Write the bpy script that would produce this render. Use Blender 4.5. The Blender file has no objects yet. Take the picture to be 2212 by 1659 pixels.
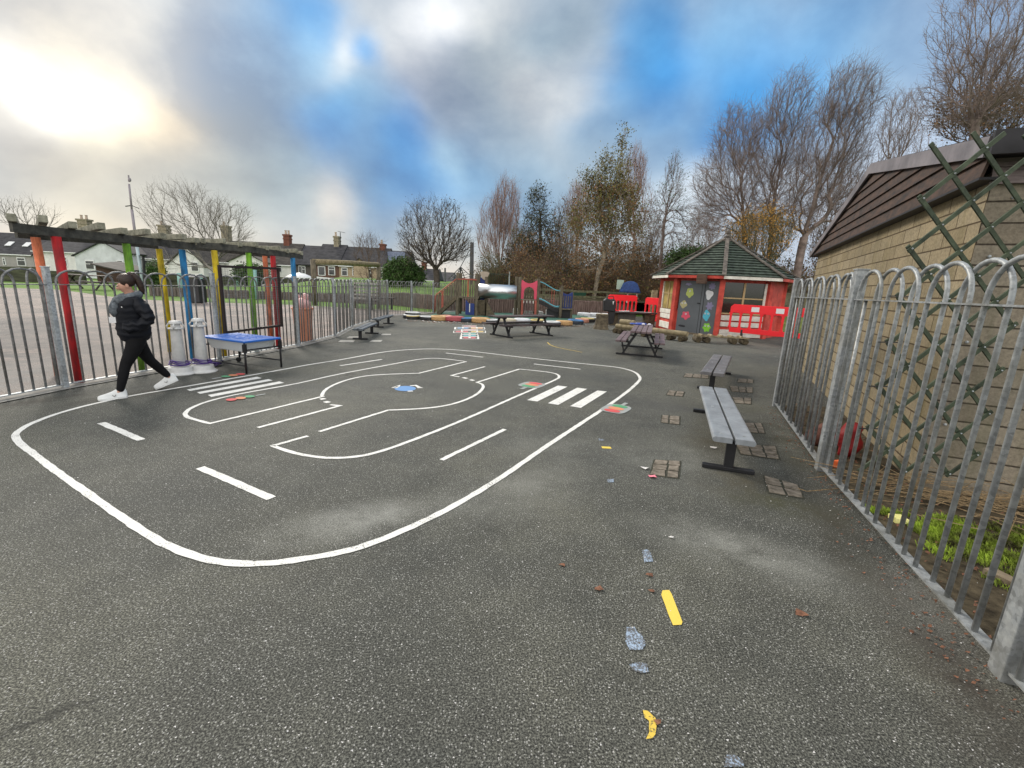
import bpy, bmesh, math, random
import numpy as np
from mathutils import Vector, Matrix, noise
random.seed(7); rng = np.random.default_rng(11)
S = bpy.context.scene
COL = S.collection
rad = math.radians

# ------------------------------------------------------------------ camera
FPX = 973.0; EYE = 1.65; PITCH = rad(12.42); ROLL = rad(2.66)
cF = Vector((0, math.cos(PITCH), -math.sin(PITCH)))
u0 = Vector((0, math.sin(PITCH), math.cos(PITCH)))
cR = Vector((math.cos(ROLL), 0, 0)) + u0*math.sin(ROLL)
cU = Vector((-math.sin(ROLL), 0, 0)) + u0*math.cos(ROLL)
cam_d = bpy.data.cameras.new('camera'); cam = bpy.data.objects.new('camera', cam_d); COL.objects.link(cam)
m = Matrix((cR, cU, -cF)).transposed().to_4x4(); m.translation = (0, 0, EYE); cam.matrix_world = m
cam_d.sensor_width = 36; cam_d.lens = 36*FPX/2212; cam_d.clip_start = .05; cam_d.clip_end = 5000
S.camera = cam

def ray(x, y): return cF + cR*((x-1106)/FPX) + cU*((829.5-y)/FPX)
def G(x, y, z=0.0):                      # survey: where a sight line meets the level z
    d = ray(x, y); t = (z-EYE)/d.z; return (d.x*t, d.y*t)
def Zp(x, y, Y):                         # survey: where a sight line meets the depth Y
    d = ray(x, y); t = Y/d.y; return Vector((d.x*t, Y, EYE+d.z*t))
def zoomer(ox, oy, s): return lambda x, y: ((ox+x/s)/1.8228, (oy+y/s)/1.8228)

# ------------------------------------------------------------------ materials
def lin(c):
    return tuple(((v/255)/12.92 if v/255 <= .04045 else ((v/255+.055)/1.055)**2.4) for v in c)
MATS = {}
def mat(name, col, rough=.7, var=.18, scale=6.0, bump=.0, bscale=40.0, metal=0.0, col2=None, mix=.5, spec=.4, stretch=(1, 1, 1), detail=5, sharp=.0):
    if name in MATS: return MATS[name]
    M = bpy.data.materials.new(name); M.use_nodes = True; nt = M.node_tree; N = nt.nodes; Lk = nt.links
    b = N['Principled BSDF']; b.inputs['Roughness'].default_value = rough; b.inputs['Metallic'].default_value = metal
    b.inputs['Specular IOR Level'].default_value = spec
    tc = N.new('ShaderNodeTexCoord'); mp = N.new('ShaderNodeMapping'); mp.inputs['Scale'].default_value = stretch
    Lk.new(tc.outputs['Object'], mp.inputs[0])
    n1 = N.new('ShaderNodeTexNoise'); n1.inputs['Scale'].default_value = scale; n1.inputs['Detail'].default_value = detail; n1.inputs['Roughness'].default_value = .65
    Lk.new(mp.outputs[0], n1.inputs['Vector'])
    rp = N.new('ShaderNodeValToRGB'); rp.color_ramp.elements[0].position = .3+sharp; rp.color_ramp.elements[1].position = .7-sharp
    c1 = col; c2 = col2 or col
    rp.color_ramp.elements[0].color = (*[max(0, v*(1-var)) for v in c1], 1)
    rp.color_ramp.elements[1].color = (*[min(1, v*(1+var)) for v in c2], 1)
    Lk.new(n1.outputs['Fac'], rp.inputs[0]); Lk.new(rp.outputs[0], b.inputs['Base Color'])
    if bump:
        n2 = N.new('ShaderNodeTexNoise'); n2.inputs['Scale'].default_value = bscale; n2.inputs['Detail'].default_value = 4
        Lk.new(mp.outputs[0], n2.inputs['Vector'])
        bp = N.new('ShaderNodeBump'); bp.inputs['Strength'].default_value = bump; bp.inputs['Distance'].default_value = .01
        Lk.new(n2.outputs['Fac'], bp.inputs['Height']); Lk.new(bp.outputs[0], b.inputs['Normal'])
    MATS[name] = M; return M

def nodes_of(M): return M.node_tree.nodes, M.node_tree.links, M.node_tree.nodes['Principled BSDF']
def newmat(name, rough=.8, spec=.3):
    M = bpy.data.materials.new(name); M.use_nodes = True; N, L, b = nodes_of(M)
    b.inputs['Roughness'].default_value = rough; b.inputs['Specular IOR Level'].default_value = spec
    MATS[name] = M; return M, N, L, b
def NZ(N, L, vec, scale, detail=4, rough=.6, dist=0):
    n = N.new('ShaderNodeTexNoise'); n.inputs['Scale'].default_value = scale; n.inputs['Detail'].default_value = detail
    n.inputs['Roughness'].default_value = rough; n.inputs['Distortion'].default_value = dist; L.new(vec, n.inputs['Vector']); return n.outputs['Fac']
def RAMP(N, L, f, stops):
    r = N.new('ShaderNodeValToRGB'); e = r.color_ramp.elements
    while len(e) < len(stops): e.new(.5)
    for i, (p, c) in enumerate(stops):
        e[i].position = p; e[i].color = (*c, 1) if len(c) == 3 else c
    L.new(f, r.inputs[0]); return r.outputs[0]
def MIX(N, L, f, a, b, mode='MIX'):
    x = N.new('ShaderNodeMix'); x.data_type = 'RGBA'; x.blend_type = mode
    for k, v in ((0, f), (6, a), (7, b)):
        if isinstance(v, (int, float)): x.inputs[k].default_value = v
        elif isinstance(v, tuple): x.inputs[k].default_value = (*v, 1)
        else: L.new(v, x.inputs[k])
    return x.outputs[2]
def MATH(N, L, op, a, b=0.0, c=0.0, clamp=False):
    x = N.new('ShaderNodeMath'); x.operation = op; x.use_clamp = clamp
    for k, v in enumerate((a, b, c)):
        if isinstance(v, (int, float)): x.inputs[k].default_value = v
        else: L.new(v, x.inputs[k])
    return x.outputs[0]

def asphalt(name, base, tint, spots, grain=1.0):
    """rolled tarmac: dark binder, pale aggregate, dusty and mossy areas where spots = (x, y, rx, ry, rot, strength, colour)"""
    M, N, L, b = newmat(name, .82, .35)
    tc = N.new('ShaderNodeTexCoord'); v = tc.outputs['Object']
    big = NZ(N, L, v, .45, 5, .6); mid = NZ(N, L, v, 3.0, 5, .7); fine = NZ(N, L, v, 120*grain, 2, .8)
    col = RAMP(N, L, fine, [(.37, tuple(c*.22 for c in base)), (.5, base), (.64, tuple(min(1, c*3.0) for c in base))])
    mott = RAMP(N, L, mid, [(.25, (.78,)*3), (.75, (1.2,)*3)])
    col = MIX(N, L, 1.0, col, mott, 'MULTIPLY')
    lrg = RAMP(N, L, big, [(.34, (.66, .68, .70)), (.5, (.98, .98, .96)), (.66, tuple(c_*1.16 for c_ in tint))])
    col = MIX(N, L, 1.0, col, lrg, 'MULTIPLY')
    vo = N.new('ShaderNodeTexVoronoi'); vo.inputs['Scale'].default_value = 120*grain; L.new(v, vo.inputs['Vector'])
    sp = N.new('ShaderNodeSeparateColor'); L.new(vo.outputs['Color'], sp.inputs[0])
    pick = MATH(N, L, 'GREATER_THAN', sp.outputs[0], .84)
    core = MATH(N, L, 'LESS_THAN', vo.outputs['Distance'], .40)
    st = MATH(N, L, 'MULTIPLY', pick, core); st = MATH(N, L, 'MULTIPLY', st, .75)
    col = MIX(N, L, st, col, (.36, .355, .33))
    v2 = N.new('ShaderNodeTexVoronoi'); v2.inputs['Scale'].default_value = 7; v2.inputs['Randomness'].default_value = 1; L.new(v, v2.inputs['Vector'])
    s2 = N.new('ShaderNodeSeparateColor'); L.new(v2.outputs['Color'], s2.inputs[0])
    chip = MATH(N, L, 'MULTIPLY', MATH(N, L, 'LESS_THAN', v2.outputs['Distance'], .022), MATH(N, L, 'GREATER_THAN', s2.outputs[1], .55))
    col = MIX(N, L, MATH(N, L, 'MULTIPLY', chip, .8), col, (.55, .54, .5))
    for (x, y, rx, ry, rot, k, c) in spots:
        mp = N.new('ShaderNodeMapping'); mp.vector_type = 'TEXTURE'
        mp.inputs['Location'].default_value = (x, y, 0); mp.inputs['Rotation'].default_value = (0, 0, rot); mp.inputs['Scale'].default_value = (rx, ry, 1)
        L.new(v, mp.inputs[0]); ln = N.new('ShaderNodeVectorMath'); ln.operation = 'LENGTH'; L.new(mp.outputs[0], ln.inputs[0])
        f = MATH(N, L, 'SUBTRACT', 1.15, ln.outputs['Value'], clamp=True)
        nn = NZ(N, L, v, 2.2, 6, .7); f = MATH(N, L, 'MULTIPLY', f, MATH(N, L, 'MULTIPLY_ADD', nn, 3.4, -1.1, True))
        f2 = MATH(N, L, 'MULTIPLY', f, MATH(N, L, 'MULTIPLY_ADD', fine, 2.2, -.35, True))
        f = MATH(N, L, 'MULTIPLY', f2, k*1.4, clamp=True)
        col = MIX(N, L, f, col, c)
    wv = N.new('ShaderNodeTexNoise'); wv.inputs['Scale'].default_value = 1.7; wv.inputs['Detail'].default_value = 5; L.new(v, wv.inputs['Vector'])
    ad = N.new('ShaderNodeVectorMath'); ad.operation = 'MULTIPLY_ADD'; L.new(wv.outputs['Color'], ad.inputs[0]); ad.inputs[1].default_value = (.9, .9, 0); L.new(v, ad.inputs[2])
    ve = N.new('ShaderNodeTexVoronoi'); ve.feature = 'DISTANCE_TO_EDGE'; ve.inputs['Scale'].default_value = .23; L.new(ad.outputs[0], ve.inputs['Vector'])
    ck = MATH(N, L, 'MULTIPLY', RAMP(N, L, ve.outputs['Distance'], [(.0, (1, 1, 1)), (.0022, (0, 0, 0))]), RAMP(N, L, NZ(N, L, v, .33, 3), [(.50, (0, 0, 0)), (.60, (.75, .75, .75))]))
    col = MIX(N, L, ck, col, (.018, .018, .015))
    dp = RAMP(N, L, NZ(N, L, v, 1.15, 6, .7, .6), [(.52, (0, 0, 0)), (.72, (.45,)*3)])
    col = MIX(N, L, dp, col, MIX(N, L, 1.0, col, (.55, .56, .56), 'MULTIPLY'))
    L.new(col, b.inputs['Base Color'])
    bp = N.new('ShaderNodeBump'); bp.inputs['Strength'].default_value = .7; bp.inputs['Distance'].default_value = .006
    L.new(fine, bp.inputs['Height']); L.new(bp.outputs[0], b.inputs['Normal'])
    return M

def worn_paint(name, col, wear=.42, under=(.06, .06, .055)):
    M, N, L, b = newmat(name, .75, .3)
    tc = N.new('ShaderNodeTexCoord'); v = tc.outputs['Object']
    f = NZ(N, L, v, 110, 3, .7); g = NZ(N, L, v, 5, 4, .6)
    s = MATH(N, L, 'MULTIPLY_ADD', g, .35, f)
    k = RAMP(N, L, s, [(wear, (0, 0, 0)), (wear+.10, (1, 1, 1))])
    c = MIX(N, L, g, tuple(x*.86 for x in col), col)
    L.new(MIX(N, L, k, under, c), b.inputs['Base Color'])
    bp = N.new('ShaderNodeBump'); bp.inputs['Strength'].default_value = .4; bp.inputs['Distance'].default_value = .004
    L.new(f, bp.inputs['Height']); L.new(bp.outputs[0], b.inputs['Normal'])
    return M

def galvanised(name, base=(.36, .39, .41)):
    M, N, L, b = newmat(name, .5, .5); b.inputs['Metallic'].default_value = .25
    tc = N.new('ShaderNodeTexCoord'); v = tc.outputs['Object']
    vo = N.new('ShaderNodeTexVoronoi'); vo.inputs['Scale'].default_value = 45; L.new(v, vo.inputs['Vector'])
    s = N.new('ShaderNodeSeparateColor'); L.new(vo.outputs['Color'], s.inputs[0])
    c = RAMP(N, L, s.outputs[0], [(0, tuple(x*.72 for x in base)), (1, tuple(x*1.28 for x in base))])
    n = NZ(N, L, v, 9, 6, .75)
    c = MIX(N, L, RAMP(N, L, n, [(.45, (0, 0, 0)), (.72, (.55,)*3)]), c, (.47, .48, .47))
    n3 = NZ(N, L, v, 3.2, 4, .6)
    c = MIX(N, L, RAMP(N, L, n3, [(.50, (0, 0, 0)), (.68, (.55,)*3)]), c, (.15, .145, .12))
    L.new(c, b.inputs['Base Color'])
    bp = N.new('ShaderNodeBump'); bp.inputs['Strength'].default_value = .3; bp.inputs['Distance'].default_value = .002
    L.new(n, bp.inputs['Height']); L.new(bp.outputs[0], b.inputs['Normal'])
    return M

def timber(name, col, col2, axis=(1, 1, 14), rough=.8, bump=.5):
    return mat(name, col, rough, .25, 3.2, bump, 5, col2=col2, stretch=axis, detail=7)

M_gal = galvanised('galvanised_steel'); M_galR = galvanised('galvanised_steel_near', (.235, .25, .26))
M_gald = galvanised('dull_galvanised_bars', (.17, .17, .17))
M_white = worn_paint('white_line_paint', (.76, .75, .71), .495)
M_black = mat('black_metal', (.012, .012, .014), .5, .3, 8)
M_blackm = mat('black_plastic', (.02, .02, .022), .45, .3, 5)

# ------------------------------------------------------------------ mesh builder
ORG = {}
class MB:
    def __init__(s): s.v = []; s.f = []
    def add(s, vs, fs):
        k = len(s.v); s.v += [tuple(p) for p in vs]; s.f += [tuple(i+k for i in f) for f in fs]; return s
    def box(s, c, d, rz=0, M=None):
        c = Vector(c); hx, hy, hz = d[0]/2, d[1]/2, d[2]/2
        pts = [Vector((x*hx, y*hy, z*hz)) for z in (-1, 1) for y in (-1, 1) for x in (-1, 1)]
        R = M if M else Matrix.Rotation(rz, 3, 'Z')
        return s.add([R @ p + c for p in pts], [(0, 2, 3, 1), (4, 5, 7, 6), (0, 1, 5, 4), (2, 6, 7, 3), (0, 4, 6, 2), (1, 3, 7, 5)])
    def bar(s, a, b, w, h, up=(0, 0, 1), ext=0):
        a = Vector(a); b = Vector(b); d = (b-a).normalized(); a = a-d*ext; b = b+d*ext
        up = Vector(up)
        if abs(d.dot(up)) > .98: up = Vector((1, 0, 0))
        sd = d.cross(up).normalized(); u = sd.cross(d).normalized()
        P = []
        for p in (a, b):
            for x, y in ((-1, -1), (1, -1), (1, 1), (-1, 1)): P.append(p + sd*(x*w/2) + u*(y*h/2))
        return s.add(P, [(3, 2, 1, 0), (4, 5, 6, 7), (0, 1, 5, 4), (1, 2, 6, 5), (2, 3, 7, 6), (3, 0, 4, 7)])
    def tube(s, path, r, n=8, cap=True, closed=False):
        path = [Vector(p) for p in path]; m_ = len(path); rr = r if isinstance(r, (list, tuple)) else [r]*m_
        ring = []; ref = None
        for i, p in enumerate(path):
            if closed: t = path[(i+1) % m_]-path[i-1]
            else: t = path[min(i+1, m_-1)]-path[max(i-1, 0)]
            if t.length < 1e-9: t = Vector((0, 0, 1))
            t.normalize()
            if ref is None:
                ref = Vector((0, 0, 1)) if abs(t.z) < .9 else Vector((1, 0, 0))
            a = ref - t*ref.dot(t)
            if a.length < 1e-4: a = t.orthogonal()
            a.normalize(); ref = a; b = t.cross(a)
            ring.append([p + a*(rr[i]*math.cos(2*math.pi*k/n)) + b*(rr[i]*math.sin(2*math.pi*k/n)) for k in range(n)])
        V = [q for g in ring for q in g]; Fc = []
        for i in range(m_ if closed else m_-1):
            j = (i+1) % m_
            for k in range(n):
                k2 = (k+1) % n; Fc.append((i*n+k, i*n+k2, j*n+k2, j*n+k))
        if cap and not closed:
            Fc.append(tuple(range(n-1, -1, -1))); Fc.append(tuple((m_-1)*n+k for k in range(n)))
        return s.add(V, Fc)
    def prism(s, poly, z0, z1):
        n = len(poly); V = [(p[0], p[1], z0) for p in poly]+[(p[0], p[1], z1) for p in poly]
        return s.add(V, [tuple(range(n-1, -1, -1)), tuple(range(n, 2*n))]+[(i, (i+1) % n, n+(i+1) % n, n+i) for i in range(n)])
    def slab(s, pts, off):                     # polygon (3d) given thickness along off
        n = len(pts); off = Vector(off); V = [Vector(p) for p in pts]; V += [p+off for p in V]
        return s.add(V, [tuple(range(n-1, -1, -1)), tuple(range(n, 2*n))]+[(i, (i+1) % n, n+(i+1) % n, n+i) for i in range(n)])
    def sheet(s, pts): return s.add(pts, [tuple(range(len(pts)))])
    def lathe(s, c, prof, n=20, ax=None):
        c = Vector(c); V = []; Fc = []; R = ax or Matrix.Identity(3)
        for r, z in prof:
            for k in range(n): V.append(c + R @ Vector((r*math.cos(2*math.pi*k/n), r*math.sin(2*math.pi*k/n), z)))
        for i in range(len(prof)-1):
            for k in range(n): Fc.append((i*n+k, i*n+(k+1) % n, (i+1)*n+(k+1) % n, (i+1)*n+k))
        if prof[0][0] > 1e-4: Fc.append(tuple(range(n-1, -1, -1)))
        if prof[-1][0] > 1e-4: Fc.append(tuple((len(prof)-1)*n+k for k in range(n)))
        return s.add(V, Fc)
    def ball(s, c, r, n=12, m_=8, sc=(1, 1, 1), R=None):
        c = Vector(c); V = []; Fc = []; R = R or Matrix.Identity(3)
        for i in range(m_+1):
            th = math.pi*i/m_
            for k in range(n):
                p = Vector((r*sc[0]*math.sin(th)*math.cos(2*math.pi*k/n), r*sc[1]*math.sin(th)*math.sin(2*math.pi*k/n), r*sc[2]*math.cos(th)))
                V.append(c + R @ p)
        for i in range(m_):
            for k in range(n): Fc.append((i*n+k, (i+1)*n+k, (i+1)*n+(k+1) % n, i*n+(k+1) % n))
        return s.add(V, Fc)
    def jit(s, a):
        s.v = [(x+random.uniform(-a, a), y+random.uniform(-a, a), z+random.uniform(-a, a)) for x, y, z in s.v]; return s
    def build(s, name, M, parent=None, smooth=False, bevel=0, seg=2, mods=None):
        o = Vector((0, 0, 0))
        if parent is not None: o = ORG.get(parent.name, o)
        me = bpy.data.meshes.new(name)
        me.from_pydata([(x-o.x, y-o.y, z-o.z) for x, y, z in s.v], [], s.f); me.update()
        ob = bpy.data.objects.new(name, me); COL.objects.link(ob)
        if M: me.materials.append(M)
        if smooth: me.polygons.foreach_set('use_smooth', [True]*len(me.polygons))
        if parent is not None: ob.parent = parent; ORG[ob.name] = o
        if bevel:
            bv = ob.modifiers.new('bevel', 'BEVEL'); bv.width = bevel; bv.segments = seg; bv.limit_method = 'ANGLE'; bv.angle_limit = rad(40)
        return ob

def tag(o, label=None, cat=None, group=None, kind=None):
    if label: o['label'] = label
    if cat: o['category'] = cat
    if group: o['group'] = group
    if kind: o['kind'] = kind
    return o
def thing(name, label, cat, loc=(0, 0, 0), rz=0, group=None, world=False):
    """an Empty at the thing's base; world=True: parts are given in world coordinates"""
    o = bpy.data.objects.new(name, None); COL.objects.link(o); o.empty_display_size = .1
    o.location = loc; o.rotation_euler = (0, 0, rz)
    if world: ORG[o.name] = Vector(loc)
    return tag(o, label, cat, group)
def copy_tree(o, parent=None):
    c = o.copy(); COL.objects.link(c)
    if parent is not None: c.parent = parent
    for ch in list(o.children): copy_tree(ch, c)
    return c
def dup(o, loc, rz, label, scale=None):
    c = copy_tree(o); c.location = loc; c.rotation_euler = (0, 0, rz); c['label'] = label
    if scale: c.scale = scale
    return c
def poly_in(x, y, P):
    r = False; j = len(P)-1
    for i in range(len(P)):
        if (P[i][1] > y) != (P[j][1] > y) and x < (P[j][0]-P[i][0])*(y-P[i][1])/(P[j][1]-P[i][1])+P[i][0]: r = not r
        j = i
    return r

# ------------------------------------------------------------------ sky: Nishita air behind broken cloud
SUN = ray(250, 130).normalized()
W = bpy.data.worlds.new('World'); S.world = W; W.use_nodes = True
N = W.node_tree.nodes; L = W.node_tree.links
bg = N['Background']; tc = N.new('ShaderNodeTexCoord'); dirv = tc.outputs['Generated']
sky = N.new('ShaderNodeTexSky'); sky.sky_type = 'NISHITA'; sky.sun_disc = False
sky.sun_elevation = math.asin(SUN.z); sky.sun_rotation = math.atan2(SUN.x, SUN.y)
nz = N.new('ShaderNodeTexNoise'); nz.inputs['Scale'].default_value = 3.2; nz.inputs['Detail'].default_value = 5; nz.inputs['Roughness'].default_value = .5
mp = N.new('ShaderNodeMapping'); mp.inputs['Scale'].default_value = (1, 1, 1.35); L.new(dirv, mp.inputs[0]); L.new(mp.outputs[0], nz.inputs['Vector'])
vs = N.new('ShaderNodeVectorMath'); vs.operation = 'SUBTRACT'; L.new(nz.outputs['Color'], vs.inputs[0]); vs.inputs[1].default_value = (.5, .5, .5)
vm = N.new('ShaderNodeVectorMath'); vm.operation = 'MULTIPLY_ADD'; L.new(vs.outputs[0], vm.inputs[0]); vm.inputs[1].default_value = (.17, .17, .15); L.new(dirv, vm.inputs[2])
nn = N.new('ShaderNodeVectorMath'); nn.operation = 'NORMALIZE'; L.new(vm.outputs[0], nn.inputs[0]); D = nn.outputs[0]
# cloud masses: (x, y, spread, weight, colour)
CL = [(60,150,62,1.5,(255,255,250),1.7),(230,185,82,1.6,(255,250,226),1.7),(370,235,70,1.1,(248,232,200),1.05),(170,60,110,1,(236,232,220)),(20,30,90,1,(205,204,200)),
 (330,50,90,1,(214,216,216)),(20,280,90,1,(160,163,170)),(140,340,90,1,(196,196,188)),(230,320,90,1,(176,178,176)),(330,330,100,1,(160,166,170)),(470,300,110,1,(168,174,178)),
 (40,430,100,1,(190,197,202)),(250,420,80,1,(170,182,190)),(200,470,60,1,(214,212,200)),(480,100,90,1,(160,182,212)),(570,40,90,1,(132,168,216)),(560,180,90,1,(150,172,200)),
 (560,250,80,1,(150,168,188)),(650,30,60,1.1,(108,170,246)),(660,120,40,1,(170,200,232)),(740,130,32,1.5,(240,244,248)),(700,155,36,1.2,(228,232,236)),(790,120,32,1,(104,166,244)),(700,200,60,1,(150,188,228)),
 (690,270,70,1.1,(96,154,230)),(790,230,60,1,(150,180,214)),(600,370,90,1,(136,158,178)),(480,420,90,1,(150,166,176)),(650,440,60,1,(164,178,190)),(740,440,50,1.4,(228,222,214)),(800,380,80,1,(120,154,196)),
 (850,290,60,1.1,(88,146,226)),(880,200,70,1,(186,188,200)),(860,120,50,1,(214,218,224)),(960,50,70,1.5,(255,255,255),1.25),(1060,30,60,1,(226,228,228)),(1060,140,80,1,(176,184,190)),(970,220,70,1,(172,178,192)),
 (1000,300,70,1,(164,174,192)),(950,362,34,1.6,(212,232,246)),(900,390,70,1,(110,156,222)),(1010,400,80,1,(132,172,220)),(1100,290,70,1,(180,190,202)),(1110,380,70,1,(160,180,206)),(1150,190,50,1,(214,214,214)),
 (1170,90,60,1,(160,176,194)),(1230,60,60,1,(168,180,192)),(1260,160,60,1.1,(214,218,222)),(1240,200,50,1.1,(222,224,226)),(1340,130,60,1,(120,162,220)),(1430,150,70,1.1,(90,152,234)),(1380,60,70,1,(110,162,226)),
 (1340,230,70,1,(140,172,216)),(1300,330,60,1,(170,186,206)),(1430,330,80,1,(150,174,210)),(1480,240,60,1,(164,188,222)),(1570,260,70,1.1,(104,166,244)),(1600,160,80,1,(118,170,240)),(1560,60,80,1,(150,190,238)),
 (1540,380,60,1.3,(222,228,238)),(1800,60,110,1,(160,196,240)),(1750,200,90,1,(120,174,244)),(1900,170,80,1,(174,196,224)),(2050,80,100,1,(168,190,226)),(2150,250,110,1,(186,200,228)),(1900,330,100,1.2,(212,220,238)),
 (1700,420,100,1.2,(214,222,238)),(1440,470,90,1.3,(218,226,236)),(1180,470,90,1,(168,192,220)),(1000,520,70,1.3,(216,220,222)),(960,590,60,1.5,(236,230,222)),(850,500,60,1,(160,180,208)),(640,500,80,1,(178,188,202)),
 (450,500,80,1,(196,200,206)),(100,520,80,1.1,(206,208,212)),(300,560,90,1.1,(214,214,214)),(1300,560,90,1.3,(220,226,232)),(1800,560,90,1.2,(216,222,236))]
REST = [((0, 0, 1), .62, 1.3, (206, 212, 222), 1.0), ((0, -.8, .6), .5, 1.6, (246, 244, 240), 2.7), ((.9, -.3, .4), .45, 1.2, (236, 238, 240), 1.4), ((-.9, -.3, .4), .45, 1.2, (242, 240, 236), 1.5),  # sky out of view; clouds behind the camera made brighter to light front faces
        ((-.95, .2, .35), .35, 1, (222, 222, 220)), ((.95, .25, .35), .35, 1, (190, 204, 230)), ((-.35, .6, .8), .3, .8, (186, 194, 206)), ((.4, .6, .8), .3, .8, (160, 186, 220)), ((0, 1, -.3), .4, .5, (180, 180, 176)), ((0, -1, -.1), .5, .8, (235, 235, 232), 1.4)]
blobs = [(ray(x, y).normalized(), r/FPX*.70/ (1+((x-1106)**2+(y-830)**2)/FPX**2)**.5, e[3], tuple(v*(e[5] if len(e) > 5 else 1) for v in lin(e[4]))) for e in CL for x, y, r in [e[:3]]]
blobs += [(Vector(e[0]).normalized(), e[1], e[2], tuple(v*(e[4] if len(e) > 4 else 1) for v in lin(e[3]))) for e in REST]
accw = None; accc = None
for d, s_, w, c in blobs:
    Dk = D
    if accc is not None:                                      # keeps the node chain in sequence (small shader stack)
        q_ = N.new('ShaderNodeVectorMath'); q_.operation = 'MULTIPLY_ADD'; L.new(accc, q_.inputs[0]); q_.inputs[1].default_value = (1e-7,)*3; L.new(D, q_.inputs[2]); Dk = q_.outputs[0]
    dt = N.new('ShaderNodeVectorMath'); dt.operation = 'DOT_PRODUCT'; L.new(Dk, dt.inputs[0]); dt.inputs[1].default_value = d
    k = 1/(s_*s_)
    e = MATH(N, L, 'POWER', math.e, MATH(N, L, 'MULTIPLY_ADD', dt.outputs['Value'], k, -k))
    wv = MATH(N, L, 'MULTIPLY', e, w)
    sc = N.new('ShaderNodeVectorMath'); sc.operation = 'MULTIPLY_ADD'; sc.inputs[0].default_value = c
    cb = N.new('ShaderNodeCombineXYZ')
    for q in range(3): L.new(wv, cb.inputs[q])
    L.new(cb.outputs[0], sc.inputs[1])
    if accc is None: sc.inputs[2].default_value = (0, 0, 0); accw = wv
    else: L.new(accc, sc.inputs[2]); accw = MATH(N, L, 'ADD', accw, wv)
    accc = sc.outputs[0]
accw = MATH(N, L, 'ADD', accw, 1e-5)
dv = N.new('ShaderNodeVectorMath'); dv.operation = 'DIVIDE'; L.new(accc, dv.inputs[0])
cb = N.new('ShaderNodeCombineXYZ')
for q in range(3): L.new(accw, cb.inputs[q])
L.new(cb.outputs[0], dv.inputs[1])
n2 = NZ(N, L, mp.outputs[0], 4.2, 6, .55, .15)
shade = RAMP(N, L, n2, [(.32, (.66, .71, .79)), (.5, (1, 1, 1)), (.68, (1.34, 1.29, 1.22))])
gm = N.new('ShaderNodeGamma'); gm.inputs['Gamma'].default_value = 1.15; L.new(dv.outputs[0], gm.inputs['Color'])
hs = N.new('ShaderNodeHueSaturation'); hs.inputs['Saturation'].default_value = 1.22; hs.inputs['Hue'].default_value = .485; L.new(gm.outputs[0], hs.inputs['Color'])
cl = MIX(N, L, 1.0, hs.outputs[0], shade, 'MULTIPLY')
SKYK = .10
nis = N.new('ShaderNodeVectorMath'); nis.operation = 'SCALE'; L.new(sky.outputs[0], nis.inputs[0]); nis.inputs['Scale'].default_value = 1.0
clb = N.new('ShaderNodeVectorMath'); clb.operation = 'SCALE'; L.new(cl, clb.inputs[0]); clb.inputs['Scale'].default_value = .65/SKYK
fin = MIX(N, L, .95, nis.outputs[0], clb.outputs[0])
L.new(fin, bg.inputs['Color']); bg.inputs['Strength'].default_value = SKYK
W.cycles.sampling_method = 'MANUAL'; W.cycles.sample_map_resolution = 512
sl = bpy.data.lights.new('sun', 'SUN'); sl.energy = 2.0; sl.angle = rad(16); sl.color = (1, .93, .82)
so = bpy.data.objects.new('sun', sl); COL.objects.link(so)
Ldir = Vector((SUN.x, SUN.y, .62)).normalized()
so.rotation_euler = Ldir.to_track_quat('Z', 'Y').to_euler()
S.view_settings.view_transform = 'Standard'; S.view_settings.look = 'None'; S.view_settings.exposure = .66; S.view_settings.gamma = 1

# ------------------------------------------------------------------ ground, fields, surfaces
ASP = (.062, .062, .053)
spots = []
def spot(px, py, rx, ry, rot, k, c): x, y = G(px, py); spots.append((x, y, rx, ry, rot, k, c))
spot(790, 1120, .75, .28, .5, .55, (.33, .33, .30)); spot(1130, 1050, .8, .5, .7, .35, (.28, .28, .25)); spot(1600, 1190, .7, .35, -.5, .55, (.30, .30, .27))
spot(1480, 1000, .9, .7, 0, .35, (.25, .25, .22)); spot(2050, 1330, .5, .5, .5, .4, (.28, .27, .24)); spot(1180, 960, .7, .5, 0, .3, (.27, .27, .24))
spot(1600, 1040, .5, .35, .3, .9, (.055, .048, .028)); spot(1530, 950, .5, .35, 1.2, .7, (.07, .06, .035)); spot(1700, 1090, .5, .3, -.2, .9, (.05, .05, .025))
spot(1580, 880, .9, .35, 0, .8, (.06, .058, .035)); spot(1700, 960, .35, 1.4, -.25, .9, (.045, .043, .026)); spot(1800, 1140, .22, 1.3, -.35, .8, (.04, .036, .024)); spot(2080, 1480, .25, .9, -.4, .8, (.04, .032, .024))
for px_, py_, r1, r2 in ((300, 850, .9, .22), (560, 775, .9, .22), (700, 742, .9, .2), (60, 870, .8, .2)): spot(px_, py_, r1, r2, 1.1, .8, (.045, .04, .03))
spot(1420, 770, 1.2, .7, 0, .5, (.06, .06, .06)); spot(1470, 880, 1.0, .6, .4, .4, (.07, .07, .07)); spot(700, 830, 1.5, .8, .4, .35, (.07, .075, .075)); spot(250, 770, .8, .8, .4, .4, (.22, .21, .19))
M_asp = asphalt('playground_tarmac', ASP, (1.16, 1.14, 1.06), spots)
M_tan = asphalt('field_tarmac', (.165, .138, .124), (1.15, 1.06, 1.02), [(-7.6, 5.0, 1.6, 3.5, .2, 1.0, (.30, .30, .29)), (-9.5, 7.5, 2.6, 4.5, .5, 1.0, (.09, .088, .085)), (-13, 11, 5, 4, .6, .8, (.10, .096, .092)), (-9, 13, 3, 4, 0, .6, (.2, .17, .155))], .6)
M_earth = mat('earth', (.035, .028, .018), .95, .4, 9, .8, 30, col2=(.075, .06, .038), spec=.15)
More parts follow.
